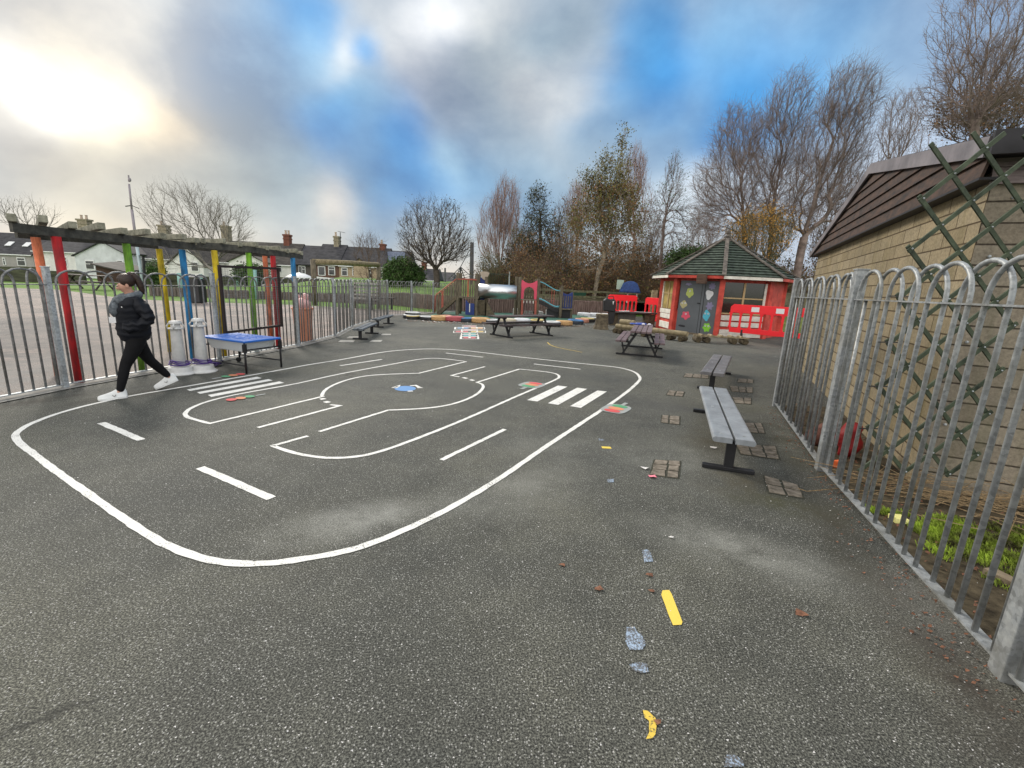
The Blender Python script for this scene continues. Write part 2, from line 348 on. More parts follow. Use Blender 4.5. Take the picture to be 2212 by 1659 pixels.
M_grass = mat('grass_field', (.055, .125, .018), .9, .3, .35, .9, 60, col2=(.13, .22, .04), detail=9, spec=.15)
M_grass2 = mat('rough_grass', (.07, .105, .02), .9, .35, 1.3, .9, 60, col2=(.15, .17, .05), detail=9, spec=.15)
M_rubber = mat('green_rubber', (.035, .115, .085), .85, .2, 3, .3, 60, col2=(.06, .15, .11))

def fieldh(x, y):                                           # rise of the land beyond the school
    d = math.hypot(x*.75, y)
    t = min(1, max(0, (d-33)/22)); t = t*t*(3-2*t)
    w = min(1, max(0, (x+26)/9)); w = w*w*(3-2*w)
    far = min(1, max(0, (d-70)/400))
    return -.02 + t*(1.55*w) + far*6
g = MB(); xs = [-1500, -800, -400, -250, -160]+list(np.linspace(-120, 120, 81))+[160, 250, 400, 800, 1500]
ys = [-1000, -300, -60, 0, 15]+list(np.linspace(20, 140, 61))+[180, 260, 400, 800, 1800]
V = [(x, y, fieldh(x, y) if y > 25 else -.02) for y in ys for x in xs]; nx = len(xs)
g.add(V, [(j*nx+i, j*nx+i+1, (j+1)*nx+i+1, (j+1)*nx+i) for j in range(len(ys)-1) for i in range(nx-1)])
tag(g.build('ground', M_grass, smooth=True), kind='structure')

RF = [(4.10, 6.79), (3.09, 4.20), (2.32, 1.75), (1.55, -.75)]          # right railing line (posts)
BC = Vector((3.75, 3.90)); BD = Vector((.457, 1)).normalized(); BN = Vector((BD.y, -BD.x))   # building corner, long-wall direction, gable direction
pl = MB().sheet([(-6.35, -12, 0), (16, -12, 0), (22, 16, 0), (22, 31, 0), (6, 29.5, 0), (3.8, 28.6, 0), (0, 27.5, 0), (-1.7, 26.5, 0), (-4.4, 26.9, 0), (-4.4, 24.2, 0), (-5.1, 22.2, 0), (-5.85, 20.6, 0), (-5.7, 17.5, 0), (-5.52, 15.2, 0), (-5.12, 12.6, 0), (-5.16, 10.5, 0), (-5.6, 8.3, 0), (-6.15, 5.9, 0)])
tag(pl.build('playground', M_asp), kind='structure')
fl = MB().sheet([(-6.35, -12, 0), (-6.15, 5.9, 0), (-5.6, 8.3, 0), (-5.16, 10.5, 0), (-5.12, 12.6, 0), (-5.52, 15.2, 0), (-5.7, 17.5, 0), (-5.85, 20.6, 0), (-5.1, 22.2, 0), (-4.4, 24.2, 0), (-5.4, 24.9, 0), (-8.1, 25.0, 0), (-12.6, 25.4, 0), (-16, 24.4, 0), (-19.2, 24.0, 0), (-22.7, 25.3, 0), (-29.4, 29.5, 0), (-34, 29, 0), (-60, 30, 0), (-60, -12, 0)])
tag(fl.build('sports_court', M_tan), kind='structure')
rb = MB().sheet([(-4.2, 19.9, .004), (-1, 19.7, .004), (2, 20.1, .004), (4.2, 24, .004), (4.5, 28.6, .004), (3.8, 28.5, .004), (0, 27.3, .004), (-1.7, 26.4, .004), (-4.2, 26.4, .004)])
tag(rb.build('safety_surface', M_rubber), kind='structure')
# flower bed between railing and building
bed = MB().sheet([(4.12, 6.84, .006), (3.12, 4.2, .006), (2.36, 1.75, .006), (1.6, -.75, .006), (6.5, -2.2, .006), (8.3, 2.2, .006), (5.6, 6.9, .006)])
tag(bed.build('planting_bed', M_earth), kind='structure')
# dull concrete edging under the left railing
M_conc = mat('concrete', (.22, .21, .19), .9, .25, 5, .5, 60, col2=(.3, .29, .27))
LF = [(-6.45, 2.6), (-6.08, 5.93), (-5.52, 8.33), (-5.09, 10.55), (-5.04, 12.62), (-5.48, 15.23), (-5.63, 17.5), (-5.78, 20.57), (-5.04, 22.08), (-4.36, 24.07), (-3.4, 26.0)]
def offs(P, d):
    out = []
    for i, p in enumerate(P):
        a = Vector(P[max(0, i-1)]); b = Vector(P[min(len(P)-1, i+1)]); t = (b-a).normalized(); n_ = Vector((t.y, -t.x)); out.append((p[0]+n_.x*d, p[1]+n_.y*d))
    return out
kb = MB(); A_ = offs(LF, -.13); B_ = offs(LF, .12)
for i in range(len(LF)-1):
    kb.sheet([(*A_[i], .012), (*B_[i], .012), (*B_[i+1], .012), (*A_[i+1], .012)])
tag(kb.build('kerb', M_conc), kind='structure')

# ------------------------------------------------------------------ painted track and games
ZA = zoomer(0, 1300, 1.58); ZB = zoomer(1200, 1250, 1.58); ZC = zoomer(2200, 1600, 2.37); ZD = zoomer(2200, 2200, 2.013); Z8 = zoomer(2500, 1350, 2.37)
def gp(Z, pts): return [G(*Z(*p)) for p in pts]
def chaikin(P, closed=False, it=2):
    for _ in range(it):
        Q = []
        n = len(P)
        for i in range(n if closed else n-1):
            a = P[i]; b = P[(i+1) % n]
            Q += [(a[0]*.75+b[0]*.25, a[1]*.75+b[1]*.25), (a[0]*.25+b[0]*.75, a[1]*.25+b[1]*.75)]
        if not closed: Q = [P[0]]+Q+[P[-1]]
        P = Q
    return P
def stroke(mb, P, w, z=.004, closed=False):
    P = [Vector(p) for p in P]; Q = []
    for i in range(len(P) if closed else len(P)-1):           # brush along in short steps so that the edge wavers
        a = P[i]; b = P[(i+1) % len(P)]; m_ = max(1, min(40, int((b-a).length/.05))); Q += [a.lerp(b, k/m_) for k in range(m_)]
    if not closed: Q.append(P[-1])
    P = Q; n = len(P); Lf = []; Rt = []
    for i in range(n):
        a = P[i-1] if (closed or i) else P[i]; b = P[(i+1) % n] if (closed or i < n-1) else P[i]
        t = (b-a).normalized(); n_ = Vector((-t.y, t.x))
        d1 = (P[i]-a); k = 1.0
        if d1.length > 1e-6 and (b-P[i]).length > 1e-6:
            c_ = d1.normalized().dot((b-P[i]).normalized()); k = 1/max(.5, math.sqrt((1+c_)/2))
        e1 = random.uniform(-.0035, .0035); e2 = random.uniform(-.0035, .0035); Lf.append(P[i]+n_*(w/2*k+e1)); Rt.append(P[i]-n_*(w/2*k+e2))
    base = [(*p, z) for p in Lf]+[(*p, z) for p in Rt]
    return mb.add(base, [(i, n+i, n+(i+1) % n, (i+1) % n) for i in range(n if closed else n-1)])
def mark(name, label, cat, mb, M, group=None): return tag(mb.build(name, M), label, cat, group)

outer = gp(ZA, [(1120,358),(780,415),(560,465),(380,512),(220,570),(130,615),(88,658),(120,705),(200,762),(350,880),(500,985),(720,1140),(950,1295),(1100,1370),(1300,1435),(1500,1458),(1700,1452),(1900,1425),(2150,1380)])
outer += gp(ZB, [(440,1400),(700,1290),(900,1190),(1100,1075),(1300,945),(1450,838),(1650,705),(1850,575),(2000,470),(2078,400),(2090,375),(2055,338),(1960,312),(1850,300),(1600,275),(1300,243),(1100,218),(960,203),(800,195),(650,200),(480,215),(240,262),(20,295)])
outer += gp(ZA, [(1740,250)])
mark('track_outline', 'white outer loop line of the painted road track on the tarmac', 'floor marking', stroke(MB(), chaikin(outer, True), .056, closed=True), M_white)
def island(pts, n, label): return mark('track_line', label, 'floor marking', stroke(MB(), pts, .048), M_white, 'inner lines of the painted road track')
i1 = chaikin(gp(ZB, [(1005,275),(860,256),(780,254),(700,262),(500,300),(200,355),(0,402)])+gp(ZA, [(1760,350),(1500,395),(1350,428),(1230,465),(1165,500),(1148,525),(1165,545),(1305,582)]))
i1 += gp(ZA, [(1650,500),(2010,413)]); i1 = i1 + chaikin(gp(ZB, [(105,488),(125,450),(200,410),(300,378),(430,357),(710,348)]))+gp(ZB, [(1005,275)])
island(i1, 1, 'white line of the far left island with its half circle round the blue disc')
i2 = gp(ZB, [(90,712),(520,578)])+chaikin(gp(ZB, [(520,578),(720,570),(870,553),(990,520),(1080,475),(1113,435),(1105,415),(1070,405)]))+gp(ZB, [(1335,322)])
i2 += chaikin(gp(ZB, [(1335,322),(1500,338),(1570,352),(1588,370),(1560,390),(1330,485),(1000,635),(700,755),(450,845),(300,872),(150,878),(0,860)])+gp(ZA, [(1800,757),(1695,722)]))+gp(ZA, [(1915,660)])
island(i2, 2, 'white line of the near island running beneath the blue disc to the right-hand crossing')
island(gp(ZA, [(1605,608),(2115,472),(2055,465)]), 3, 'straight white junction line left of the blue disc, under the two small dashes')
island(gp(ZB, [(1120,307),(912,362),(962,370)]), 4, 'short white junction line bent in a V, above right of the blue disc')
for Z, P, lb in ((ZA, [(630,578),(880,685)], 'leftmost white lane dash on the track'), (ZA, [(1245,857),(1690,1048)], 'longest white lane dash, nearest the camera at left'), (ZB, [(850,888),(1245,697)], 'slanted white lane dash in the middle of the near road'),
                 (ZB, [(220,301),(480,262)], 'white lane dash near the top left of the track'), (ZB, [(878,222),(1110,248)], 'white lane dash at the far end of the track'), (ZB, [(1425,290),(1715,323)], 'white lane dash at the far right corner of the track')):
    mark('lane_dash', lb, 'floor marking', stroke(MB(), gp(Z, P), .072 if Z is ZA else .052), M_white, 'lane dashes of the painted road track')
dd = thing('give_way_line', 'four tiny white give-way dashes at the mouths of the roundabout', 'floor marking', (*G(*ZB(104, 505)), 0), world=True)
for Z, P in ((ZB, [(104,505),(120,511)]), (ZB, [(126,524),(150,531)]), (ZB, [(985,374),(1008,381)]), (ZB, [(1030,388),(1052,394)])): stroke(MB(), gp(Z, P), .07).build('dash', M_white, dd)
def zebra(Z, quads, label):
    t = thing('zebra_crossing', label, 'floor marking', (*G(*Z(*quads[0][0])), 0), world=True, group='painted zebra crossings')
    for q in quads: MB().sheet([(*G(*Z(*p)), .004) for p in q]).build('stripe', M_white, t)
zebra(ZA, [[(1163,371),(1182,380),(1628,300),(1600,291)], [(1226,388),(1245,398),(1697,314),(1670,306)], [(1293,405),(1315,417),(1768,329),(1738,320)]], 'three long white zebra stripes on the track in front of the blue-lidded table')
zebra(ZB, [[(1383,515),(1447,524),(1634,432),(1575,425)], [(1512,535),(1577,545),(1756,446),(1695,438)], [(1650,553),(1717,564),(1880,462),(1820,456)]], 'three short fat white zebra stripes at the right side of the track')
# blue roundabout disc
c = Vector(G(*ZB(625, 443))); e1 = (Vector(G(*ZB(692, 443)))-Vector(G(*ZB(558, 443))))/2; e2 = (Vector(G(*ZB(625, 427)))-Vector(G(*ZB(625, 459))))/2
M_bluep = worn_paint('blue_paint', (.13, .28, .55), .38)
t = thing('roundabout_disc', 'sky blue painted disc with white arrows in the middle of the track', 'floor marking', (c.x, c.y, 0), world=True)
MB().sheet([(*(c+e1*math.cos(a)+e2*math.sin(a)), .004) for a in np.linspace(0, 2*math.pi, 28)[:-1]]).build('disc', M_bluep, t)
for P in ([(545,440),(590,425),(560,441)], [(655,427),(690,424),(712,436),(722,438),(700,440)], [(640,461),(672,459)]):
    stroke(MB(), gp(ZB, P), .05, .005).build('arrow', M_white, t)
# painted traffic lights: plate, three lamps, pole
M_pgrey = worn_paint('grey_paint', (.33, .35, .34), .44); M_pred = worn_paint('red_paint', (.62, .10, .10), .42); M_por = worn_paint('orange_paint', (.66, .26, .14), .42); M_pgrn = worn_paint('green_paint', (.10, .33, .17), .42)
def tlight(a, b, w, label, faded=False):
    a = Vector(a); b = Vector(b); d = b-a; n_ = Vector((-d.y, d.x)).normalized()*w/2
    t = thing('painted_traffic_light', label, 'floor marking', (a.x, a.y, 0), world=True, group='painted traffic lights')
    def ell(c, ra, rb, z, nm, M): MB().sheet([(*(c+d.normalized()*ra*math.cos(k)+n_.normalized()*rb*math.sin(k)), z) for k in np.linspace(0, 2*math.pi, 20)[:-1]]).build(nm, M, t)
    Ln = d.length
    sup = []
    for k in np.linspace(0, 2*math.pi, 28)[:-1]:
        cx = math.copysign(abs(math.cos(k))**.6, math.cos(k)); sy = math.copysign(abs(math.sin(k))**.6, math.sin(k))
        sup.append((*(a+d*.5+d*.5*cx+n_*sy), .0075))
    if not faded: MB().sheet(sup).build('plate', M_pgrey, t)
    for k, M in ((.2, M_pred), (.5, M_por), (.8, M_pgrn)): ell(a+d*k, Ln*.15, w*.32, .011, 'lamp', M)
    stroke(MB(), [b, b+d*.35], w*.16, .0065).build('pole', M_pgrey, t)
tlight(G(*ZB(1895, 593)), G(*ZB(1975, 548)), .36, 'painted red-amber-green traffic light outside the outer line at right')
tlight(G(*ZB(1450, 408)), G(*ZB(1375, 436)), .40, 'painted traffic light inside the near island beside the right crossing')
tlight(G(*ZA(1400, 443)), G(*ZA(1590, 410)), .22, 'painted traffic light without a plate below the left zebra crossing', True)
tlight(G(*ZA(1525, 272)), G(*ZA(1375, 296)), .25, 'faint painted traffic light under the blue-lidded table', True)
# hopscotch
ZH = zoomer(1700, 1200, 1270/300)
t = thing('hopscotch', 'coloured hopscotch grid with white borders in front of the tyres', 'floor marking', (*G(*ZH(630, 570)), 0), world=True)
def hq(x0, x1, y0, y1, sk=.0): return [ZH(x0, y0), ZH(x1, y0), ZH(x1+sk, y1), ZH(x0-sk, y1)]
M_hs = [worn_paint('hop_'+n_, c_, .40) for n_, c_ in (('rose', (.5, .12, .14)), ('blue', (.16, .28, .42)), ('peach', (.6, .38, .22)), ('teal', (.10, .34, .27)), ('amber', (.55, .40, .16)), ('cyan', (.12, .36, .42)))]
rows = [(505,755,348,373,0,[(532,730,0)]), (378,885,374,412,6,[(430,610,1),(655,850,2)]), (492,765,412,434,3,[(535,735,0)]), (362,900,434,470,6,[(400,605,0),(655,860,4)]),
        (490,770,470,500,2,[(530,735,3)]), (482,778,500,534,4,[(528,735,5)]), (470,788,534,574,4,[(530,730,0)])]
for i, (x0, x1, y0, y1, sk, cells) in enumerate(rows):
    MB().sheet([(*G(*q), .004) for q in hq(x0, x1, y0, y1, sk)]).build('border', M_white, t)
    for (a, b, ci) in cells:
        wd = 26
        MB().sheet([(*G(*q), .008) for q in hq(a-wd, b+wd, y0+6, y1-5)]).build('cell', M_asp, t)
        cc = MB().sheet([(*G(*q), .012) for q in hq(a, b, y0+8, y1-7)]).build('number_panel', M_hs[ci], t)
        stroke(MB(), [G(*ZH((a+b)/2, y0+11)), G(*ZH((a+b)/2, y1-10))], .07, .016).build('numeral', M_white, cc)
# yellow and faded blue marks
M_yel = worn_paint('yellow_paint', (.78, .58, .10), .40); M_yel2 = worn_paint('worn_yellow_paint', (.70, .50, .08), .56); M_fbl = worn_paint('faded_blue_paint', (.33, .42, .54), .64, (.10, .10, .10))
mark('yellow_dash', 'solid yellow painted dash crossed by cracks, right foreground', 'floor marking', MB().sheet([(*G(*ZD(*p)), .004) for p in [(822,255),(875,252),(895,285),(980,505),(972,528),(905,532),(870,450),(842,370),(812,290)]]), M_yel)
mark('yellow_squiggle', 'worn yellow hook-shaped mark near the bottom edge', 'floor marking', MB().sheet([(*G(*ZD(*p)), .004) for p in [(665,1205),(705,1210),(768,1270),(775,1330),(765,1400),(740,1428),(690,1435),(715,1385),(715,1290),(680,1265)]]), M_yel2)
mark('yellow_dash', 'tiny yellow painted dash left of the near paving bricks', 'floor marking', stroke(MB(), gp(ZC, [(402,385),(488,389)]), .06), M_yel)
def smear(Z, pts, label): mark('footprint_mark', label, 'floor marking', MB().sheet([(*G(*Z(*p)), .004) for p in pts]), M_fbl, 'faded blue painted footprints')
smear(ZD, [(535,545),(600,545),(625,590),(655,600),(690,680),(660,728),(560,725),(528,660)], 'large faded blue footprint beside the yellow dash')
smear(ZD, [(560,845),(620,825),(700,835),(712,905),(650,910),(590,890)], 'faded blue heel print below the large footprint')
smear(ZD, [(1330,1555),(1400,1560),(1460,1610),(1470,1655),(1310,1655)], 'pale blue print cut by the bottom edge')
smear(ZC, [(775,1345),(835,1340),(860,1380),(880,1450),(800,1460),(785,1400)], 'faded blue footprint above the yellow dash')
smear(ZC, [(450,685),(510,680),(515,710),(460,712)], 'small faded blue print left of the pink scrap')
smear(ZC, [(372,300),(425,312),(420,325),(372,318)], 'smallest faded print beside the tiny yellow dash')
stroke_mb = stroke(MB(), chaikin(gp(ZB, [(1510,155),(1525,172),(1580,190),(1700,212),(1725,217)])), .035)
mark('yellow_curve', 'thin worn yellow curve between the hopscotch and the picnic table', 'floor marking', stroke_mb, M_yel2)

# ------------------------------------------------------------------ paving bricks let into the tarmac
M_brk = mat('stone_setts', (.10, .085, .065), .9, .3, 14, .7, 50, col2=(.21, .18, .145), spec=.25)
M_moss = mat('mossy_joint', (.038, .038, .026), .95, .4, 20)
def setts(Z, quad, nu, nv, label, gap=.018):
    P = [Vector((*G(*Z(*p)), 0)) for p in quad]
    t = thing('paving_patch', label, 'paving', tuple(P[0]), world=True, group='patches of stone setts round the grey benches')
    def bl(u, v): return (P[0]*(1-u)+P[1]*u)*(1-v)+(P[3]*(1-u)+P[2]*u)*v
    MB().sheet([bl(u, v)+Vector((0, 0, .003)) for u, v in ((-.02, -.03), (1.02, -.03), (1.02, 1.03), (-.02, 1.03))]).build('joint', M_moss, t)
    us = [0]+sorted(random.uniform(.4, .62) if nu == 2 else (k+random.uniform(-.12, .12))/nu for k in range(1, nu))+[1]
    for i in range(nu):
        vv = [0]+[(k+random.uniform(-.12, .12))/nv for k in range(1, nv)]+[1]
        for j in range(nv):
            lx = (bl(us[i+1], .5)-bl(us[i], .5)).length; ly = (bl(.5, vv[j+1])-bl(.5, vv[j])).length
            gu = gap/2/max(lx, .05)*(us[i+1]-us[i]); gv = gap/2/max(ly, .05)*(vv[j+1]-vv[j])
            q = [bl(us[i]+gu, vv[j]+gv), bl(us[i+1]-gu, vv[j]+gv), bl(us[i+1]-gu, vv[j+1]-gv), bl(us[i]+gu, vv[j+1]-gv)]
            q = [p+Vector((random.uniform(-.007, .007), random.uniform(-.007, .007), 0)) for p in q]
            MB().slab([p+Vector((0, 0, .001)) for p in q][::-1], (0, 0, .007+random.uniform(0, .003))).build('sett', M_brk, t, bevel=.004)
setts(Z8, [(178,1093),(430,1110),(412,1270),(140,1235)], 2, 3, 'six stone setts left of the near bench, beside the pink scrap')
setts(Z8, [(248,676),(425,690),(420,768),(240,745)], 2, 2, 'stone setts left of the middle of the near bench')
setts(Z8, [(318,445),(468,460),(450,505),(290,488)], 2, 2, 'stone setts left of the gap between the two grey benches')
setts(Z8, [(470,288),(690,300),(690,335),(450,320)], 3, 2, 'stone setts left of the far grey bench')
setts(Z8, [(930,945),(1310,965),(1355,1093),(985,1042)], 3, 3, 'stone setts right of the near end of the near bench')
setts(Z8, [(1010,750),(1185,752),(1220,848),(1070,838)], 2, 2, 'stone setts right of the middle of the near bench')
setts(Z8, [(905,510),(1088,518),(1088,576),(935,565)], 2, 2, 'stone setts just behind the far end of the near bench')
setts(Z8, [(880,405),(1100,420),(1098,470),(900,455)], 3, 2, 'dark stone setts right of the gap between the grey benches')
setts(Z8, [(960,335),(1108,345),(1105,378),(955,370)], 2, 2, 'stone setts right of the far grey bench')
setts(Z8, [(1200,1240),(1520,1330),(1582,1455),(1240,1400)], 2, 2, 'stone setts nearest the railing, where the dry stalk lies')
M_slab = mat('pale_slab', (.34, .33, .30), .85, .3, 5)
def slabp(Z, P, label): tag(MB().slab([(*G(*Z(*p)), .001) for p in P][::-1], (0, 0, .006)).build('paving_slab', M_slab), label, 'paving', 'pale slabs under the left benches')
Z5 = zoomer(1150, 850, 3.318)
slabp(Z5, [(600,1650),(640,1622),(820,1628),(800,1652)], 'pale slab left of the nearer left bench foot'); slabp(Z5, [(1015,1645),(1050,1625),(1182,1625),(1160,1648)], 'pale slab right of the nearer left bench foot')
slabp(Z5, [(710,1598),(750,1577),(895,1575),(890,1600)], 'pale slab under the nearer left bench'); slabp(Z5, [(1160,1560),(1180,1542),(1292,1543),(1290,1558)], 'pale slab right of the left benches')

# ------------------------------------------------------------------ litter and leaves on the tarmac
M_leaf = mat('dead_leaf', (.10, .045, .026), .8, .35, 60, col2=(.20, .09, .05)); M_paper = mat('paper_scrap', (.62, .60, .58), .8, .1, 20); M_pink = mat('pink_scrap', (.75, .22, .28), .7, .2, 60)
def flat(name, Z, p, s_, M, label, cat, n=7, group=None):
    x, y = G(*Z(*p)); a0 = random.uniform(0, 6.28); mb = MB(); cz = .012
    pts = [(x+s_*(1 if k % 2 else .62)*math.cos(a0+6.283*k/n), y+s_*.7*(1 if k % 2 else .7)*math.sin(a0+6.283*k/n), .006+random.uniform(0, s_*.25)) for k in range(n)]
    mb.add([(x, y, cz)]+pts, [(0, k+1, (k+1) % n+1) for k in range(n)])
    return tag(mb.build(name, M), label, cat, group)
for p, s_, lb in (((315,245), .035, 'curled brown leaf left of the yellow dash'), ((740,262), .024, 'small brown leaf touching the yellow dash'), ((1920,440), .045, 'largest brown leaf, lone in the right foreground'), ((785,1305), .02, 'tiny brown leaf beside the yellow squiggle'), ((30,55), .025, 'dark brown leaf in the middle foreground'), ((720,135), .03, 'thin curled leaf above the yellow dash')):
    flat('fallen_leaf', ZD, p, s_, M_leaf, lb, 'leaf', 7, 'single fallen leaves on the tarmac')
flat('paper_scrap', ZC, (803,583), .05, M_paper, 'white paper scrap left of the near stone setts', 'litter', 6)
flat('pink_scrap', ZC, (870,662), .05, M_pink, 'pink checked scrap against the near stone setts', 'litter', 9)
flat('paper_scrap', ZC, (1440,392), .05, M_paper, 'pale scrap between the near bench legs', 'litter', 7)
flat('paper_scrap', ZC, (1050,1230), .022, M_paper, 'small white scrap in the middle of the right foreground', 'litter', 5)
cr = MB()                                                     # crumbs: chips and petals nobody could count
def crumb(x, y, s_): 
    a0 = random.uniform(0, 6.28); cr.add([(x+s_*math.cos(a0+k*2.09), y+s_*.7*math.sin(a0+k*2.09), .004+random.uniform(0, s_*.8)) for k in range(3)], [(0, 1, 2)])
for _ in range(900):
    px, py = random.uniform(0, 2212), 690+970*random.random()**1.1; x, y = G(px, py)
    if y < 26 and x > -5.0 and x < 4+y*.3: crumb(x, y, random.uniform(.002, .0055)*(1+y*.10))
for _ in range(200):
    u = random.random(); x = 3.9-u*2.0+random.gauss(0, .2); y = 6.6-u*5.6; crumb(x-.2, y, random.uniform(.002, .006))
for _ in range(160):
    x = random.uniform(-4.6, 4); y = 18.7+random.gauss(0, .3)+max(0, x-1)*.7; crumb(x, y, random.uniform(.02, .05))
tag(cr.build('litter_crumbs', M_paper), 'pale crumbs and chips scattered over the tarmac', 'litter', kind='stuff')
lf = MB()
for _ in range(500):
    u = random.random()**.8; x = 4.1-u*1.9+random.gauss(.0, .10)-.10; y = 6.8-u*5.3; s_ = random.uniform(.005, .014); a0 = random.uniform(0, 6.28)
    lf.add([(x+s_*math.cos(a0+k*1.57), y+s_*.6*math.sin(a0+k*1.57), .004+random.uniform(0, .012)) for k in range(4)], [(0, 1, 2, 3)])
for _ in range(300):
    x = random.uniform(-4.5, 4); y = 18.6+random.gauss(0, .25)+max(0, x-1)*.7; s_ = random.uniform(.02, .05); a0 = random.uniform(0, 6.28)
    lf.add([(x+s_*math.cos(a0+k*1.57), y+s_*.6*math.sin(a0+k*1.57), .004+random.uniform(0, .02)) for k in range(4)], [(0, 1, 2, 3)])
tag(lf.build('leaf_litter', M_leaf), 'brown leaf litter gathered along the right railing and the tyres', 'leaves', kind='stuff')

# ================================================================== railings
def hoop_panel(a, b, s, r, z_bot, z_rail, z_top, off=.012, n=6, arcseg=8, z0=0.0):
    """bow-top railing between two posts: interlaced hoops, flat rails"""
    a = Vector((*a, 0)); b = Vector((*b, 0)); Ln = (b-a).length; d = (b-a)/Ln; nrm = Vector((d.y, -d.x, 0))
    k = max(4, int(round((Ln-.16)/s))); s = (Ln-.16)/k; mb = MB(); o = a+d*.08
    for side, start in ((1, 0), (-1, 1)):
        i = start*1
        i = 0 if side == 1 else 1
        idx = list(range(0 if side == 1 else 2-0, k+1, 4)) if False else None
    i = 0; kk = 0
    used = set()
    while i+1 <= k:
        j = min(i+3, k); side = 1 if kk % 2 == 0 else -1; w = (j-i)*s/2; c = o+d*((i+j)*s/2)+nrm*(off*side)
        zb = z_bot
        path = [c-d*w+Vector((0, 0, zb)), c-d*w+Vector((0, 0, z_rail+.02))]
        hh = z_top-z_rail-.02
        for q in range(1, arcseg): th = math.pi*q/arcseg; path.append(c-d*w*math.cos(th)+Vector((0, 0, z_rail+.02+hh*math.sin(th)**.9)))
        path += [c+d*w+Vector((0, 0, z_rail+.02)), c+d*w+Vector((0, 0, zb))]
        mb.tube(path, r, n); used.add(i); used.add(j)
        i += 2; kk += 1
    for q in range(k+1):
        if q not in used: mb.tube([o+d*(q*s)+Vector((0, 0, z_bot)), o+d*(q*s)+Vector((0, 0, z_rail))], r, n)
    return mb, a, b, d
def railing(name, label, pts, ph, s, r, z_rail, z_top, Mp, Mb, pw, widths=None, skip=(), railw=.04, n=6, arcseg=8):
    t = thing(name, label, 'railing', (*pts[0], 0), world=True)
    for i, p in enumerate(pts):
        if i in skip: continue
        q = pts[min(i+1, len(pts)-1)]; q0 = pts[max(i-1, 0)]; ang = math.atan2(q[1]-q0[1], q[0]-q0[0])
        mb = MB(); mb.box((p[0], p[1], ph/2-.05), (pw, pw, ph+.1), ang); o = mb.build('post', Mp, t, bevel=.006)
        MB().box((p[0], p[1], ph+.004), (pw+.012, pw+.012, .012), ang).build('cap', Mp, o, bevel=.003)
    for i in range(len(pts)-1):
        mb, a, b, d = hoop_panel(pts[i], pts[i+1], s, r, .05, z_rail, z_top, n=n, arcseg=arcseg)
        o = mb.build('bar_panel', Mb, t, smooth=True)
        MB().bar(a+d*pw*.5+Vector((0, 0, z_rail)), b-d*pw*.5+Vector((0, 0, z_rail)), railw*1.25, .011).build('top_rail', Mb, o)
        MB().bar(a+d*pw*.5+Vector((0, 0, .055)), b-d*pw*.5+Vector((0, 0, .055)), railw*1.25, .012).build('bottom_rail', Mp, o)
    return t
railing('bow_top_railing', 'long galvanised bow-top railing dividing the yard from the sports court at left', LF, 1.60, .140, .0135, 1.38, 1.57, M_gal, M_gald, .062, railw=.045)
railing('bow_top_railing', 'near galvanised bow-top railing along the block building at right', RF, 1.92,   .145, .0140, 1.66, 1.90, M_galR, M_galR, .092, railw=.05, n=10, arcseg=14)
# faint letters stencilled up the middle post, as on the photo's post sticker
M_sten = mat('stencil_grey', (.17, .18, .19), .6, .2, 30)

# far railing on the skyline behind the climbing frame
M_dgrn = mat('dark_green_rail', (.03, .045, .035), .6, .2, 10)
t = thing('bow_top_railing', 'dark weathered railing on the bank behind the metal tunnel', 'railing', (-.5, 37, .9), world=True)
P_ = [Zp(1040, 606, 36), Zp(1100, 606, 36.5), Zp(1160, 607, 37), Zp(1240, 612, 38), Zp(1330, 616, 39)]
for i in range(4):
    a = P_[i]; b = P_[i+1]; zb = 1.05; mb = MB(); nn_ = int((b-a).length/.14)
    for k in range(nn_):
        q = a.lerp(b, (k+.5)/nn_); mb.tube([(q.x, q.y, zb), (q.x, q.y, 2.35), (q.x+.14, q.y, 2.46), (q.x+.28, q.y, 2.35)], .018, 4)
    mb.build('bar_panel', M_dgrn, t)
    MB().box((a.x, a.y, 1.8), (.1, .1, 1.7)).build('post', M_gal, t)

# ================================================================== right benches
M_plast = mat('grey_recycled_plank', (.20, .215, .23), .42, .16, 2.2, .12, 160, col2=(.25, .27, .29), stretch=(3, 3, .6), spec=.5)
M_plastb = mat('brown_grey_plank', (.105, .10, .105), .5, .2, 3, .12, 160, col2=(.16, .155, .16), spec=.5)
def bench(label, loc, rz, Ln, w, z, Mpl, group, leg_in, footL=.46):
    t = thing('bench', label, 'bench', loc, rz, group)
    for sgn in (-1, 1):
        pw = w/2-.012; th = .055; prof = []
        for k in range(9): a = -math.pi/2+math.pi*k/8; prof.append((pw/2-th/2+math.cos(a)*th/2, math.sin(a)*th/2))
        prof = [(-pw/2, -th/2)]+prof+[(-pw/2, th/2)]
        mb = MB(); c = sgn*(pw/2+.012)
        V = [(x*sgn+c, y*Ln/2, zz+z-th/2) for y in (-1, 1) for x, zz in prof]; n = len(prof)
        fc = [tuple(range(n)), tuple(range(2*n-1, n-1, -1))]+[(i, n+i, n+(i+1) % n, (i+1) % n) for i in range(n)]
        if sgn < 0: fc = [f[::-1] for f in fc]
        mb.add(V, fc); p = mb.build('plank', Mpl, t, bevel=.004)
        for y in (-Ln/2+leg_in, Ln/2-leg_in, 0):
            MB().lathe((c, y, z), [(.016, 0), (.016, .003), (.0, .004)], 10).build('bolt', M_gal, p)
    for sgn in (-1, 1):
        y = sgn*(Ln/2-leg_in)
        leg = MB().box((0, y, (z-.06)/2), (.085, .05, z-.06)).build('leg', M_black, t, bevel=.004)
        MB().box((0, y, z-.07), (w*.8, .05, .025)).build('bracket', M_black, leg)
        MB().box((0, y, .022), (footL, .06, .04)).build('foot', M_black, leg, bevel=.006)
    return t
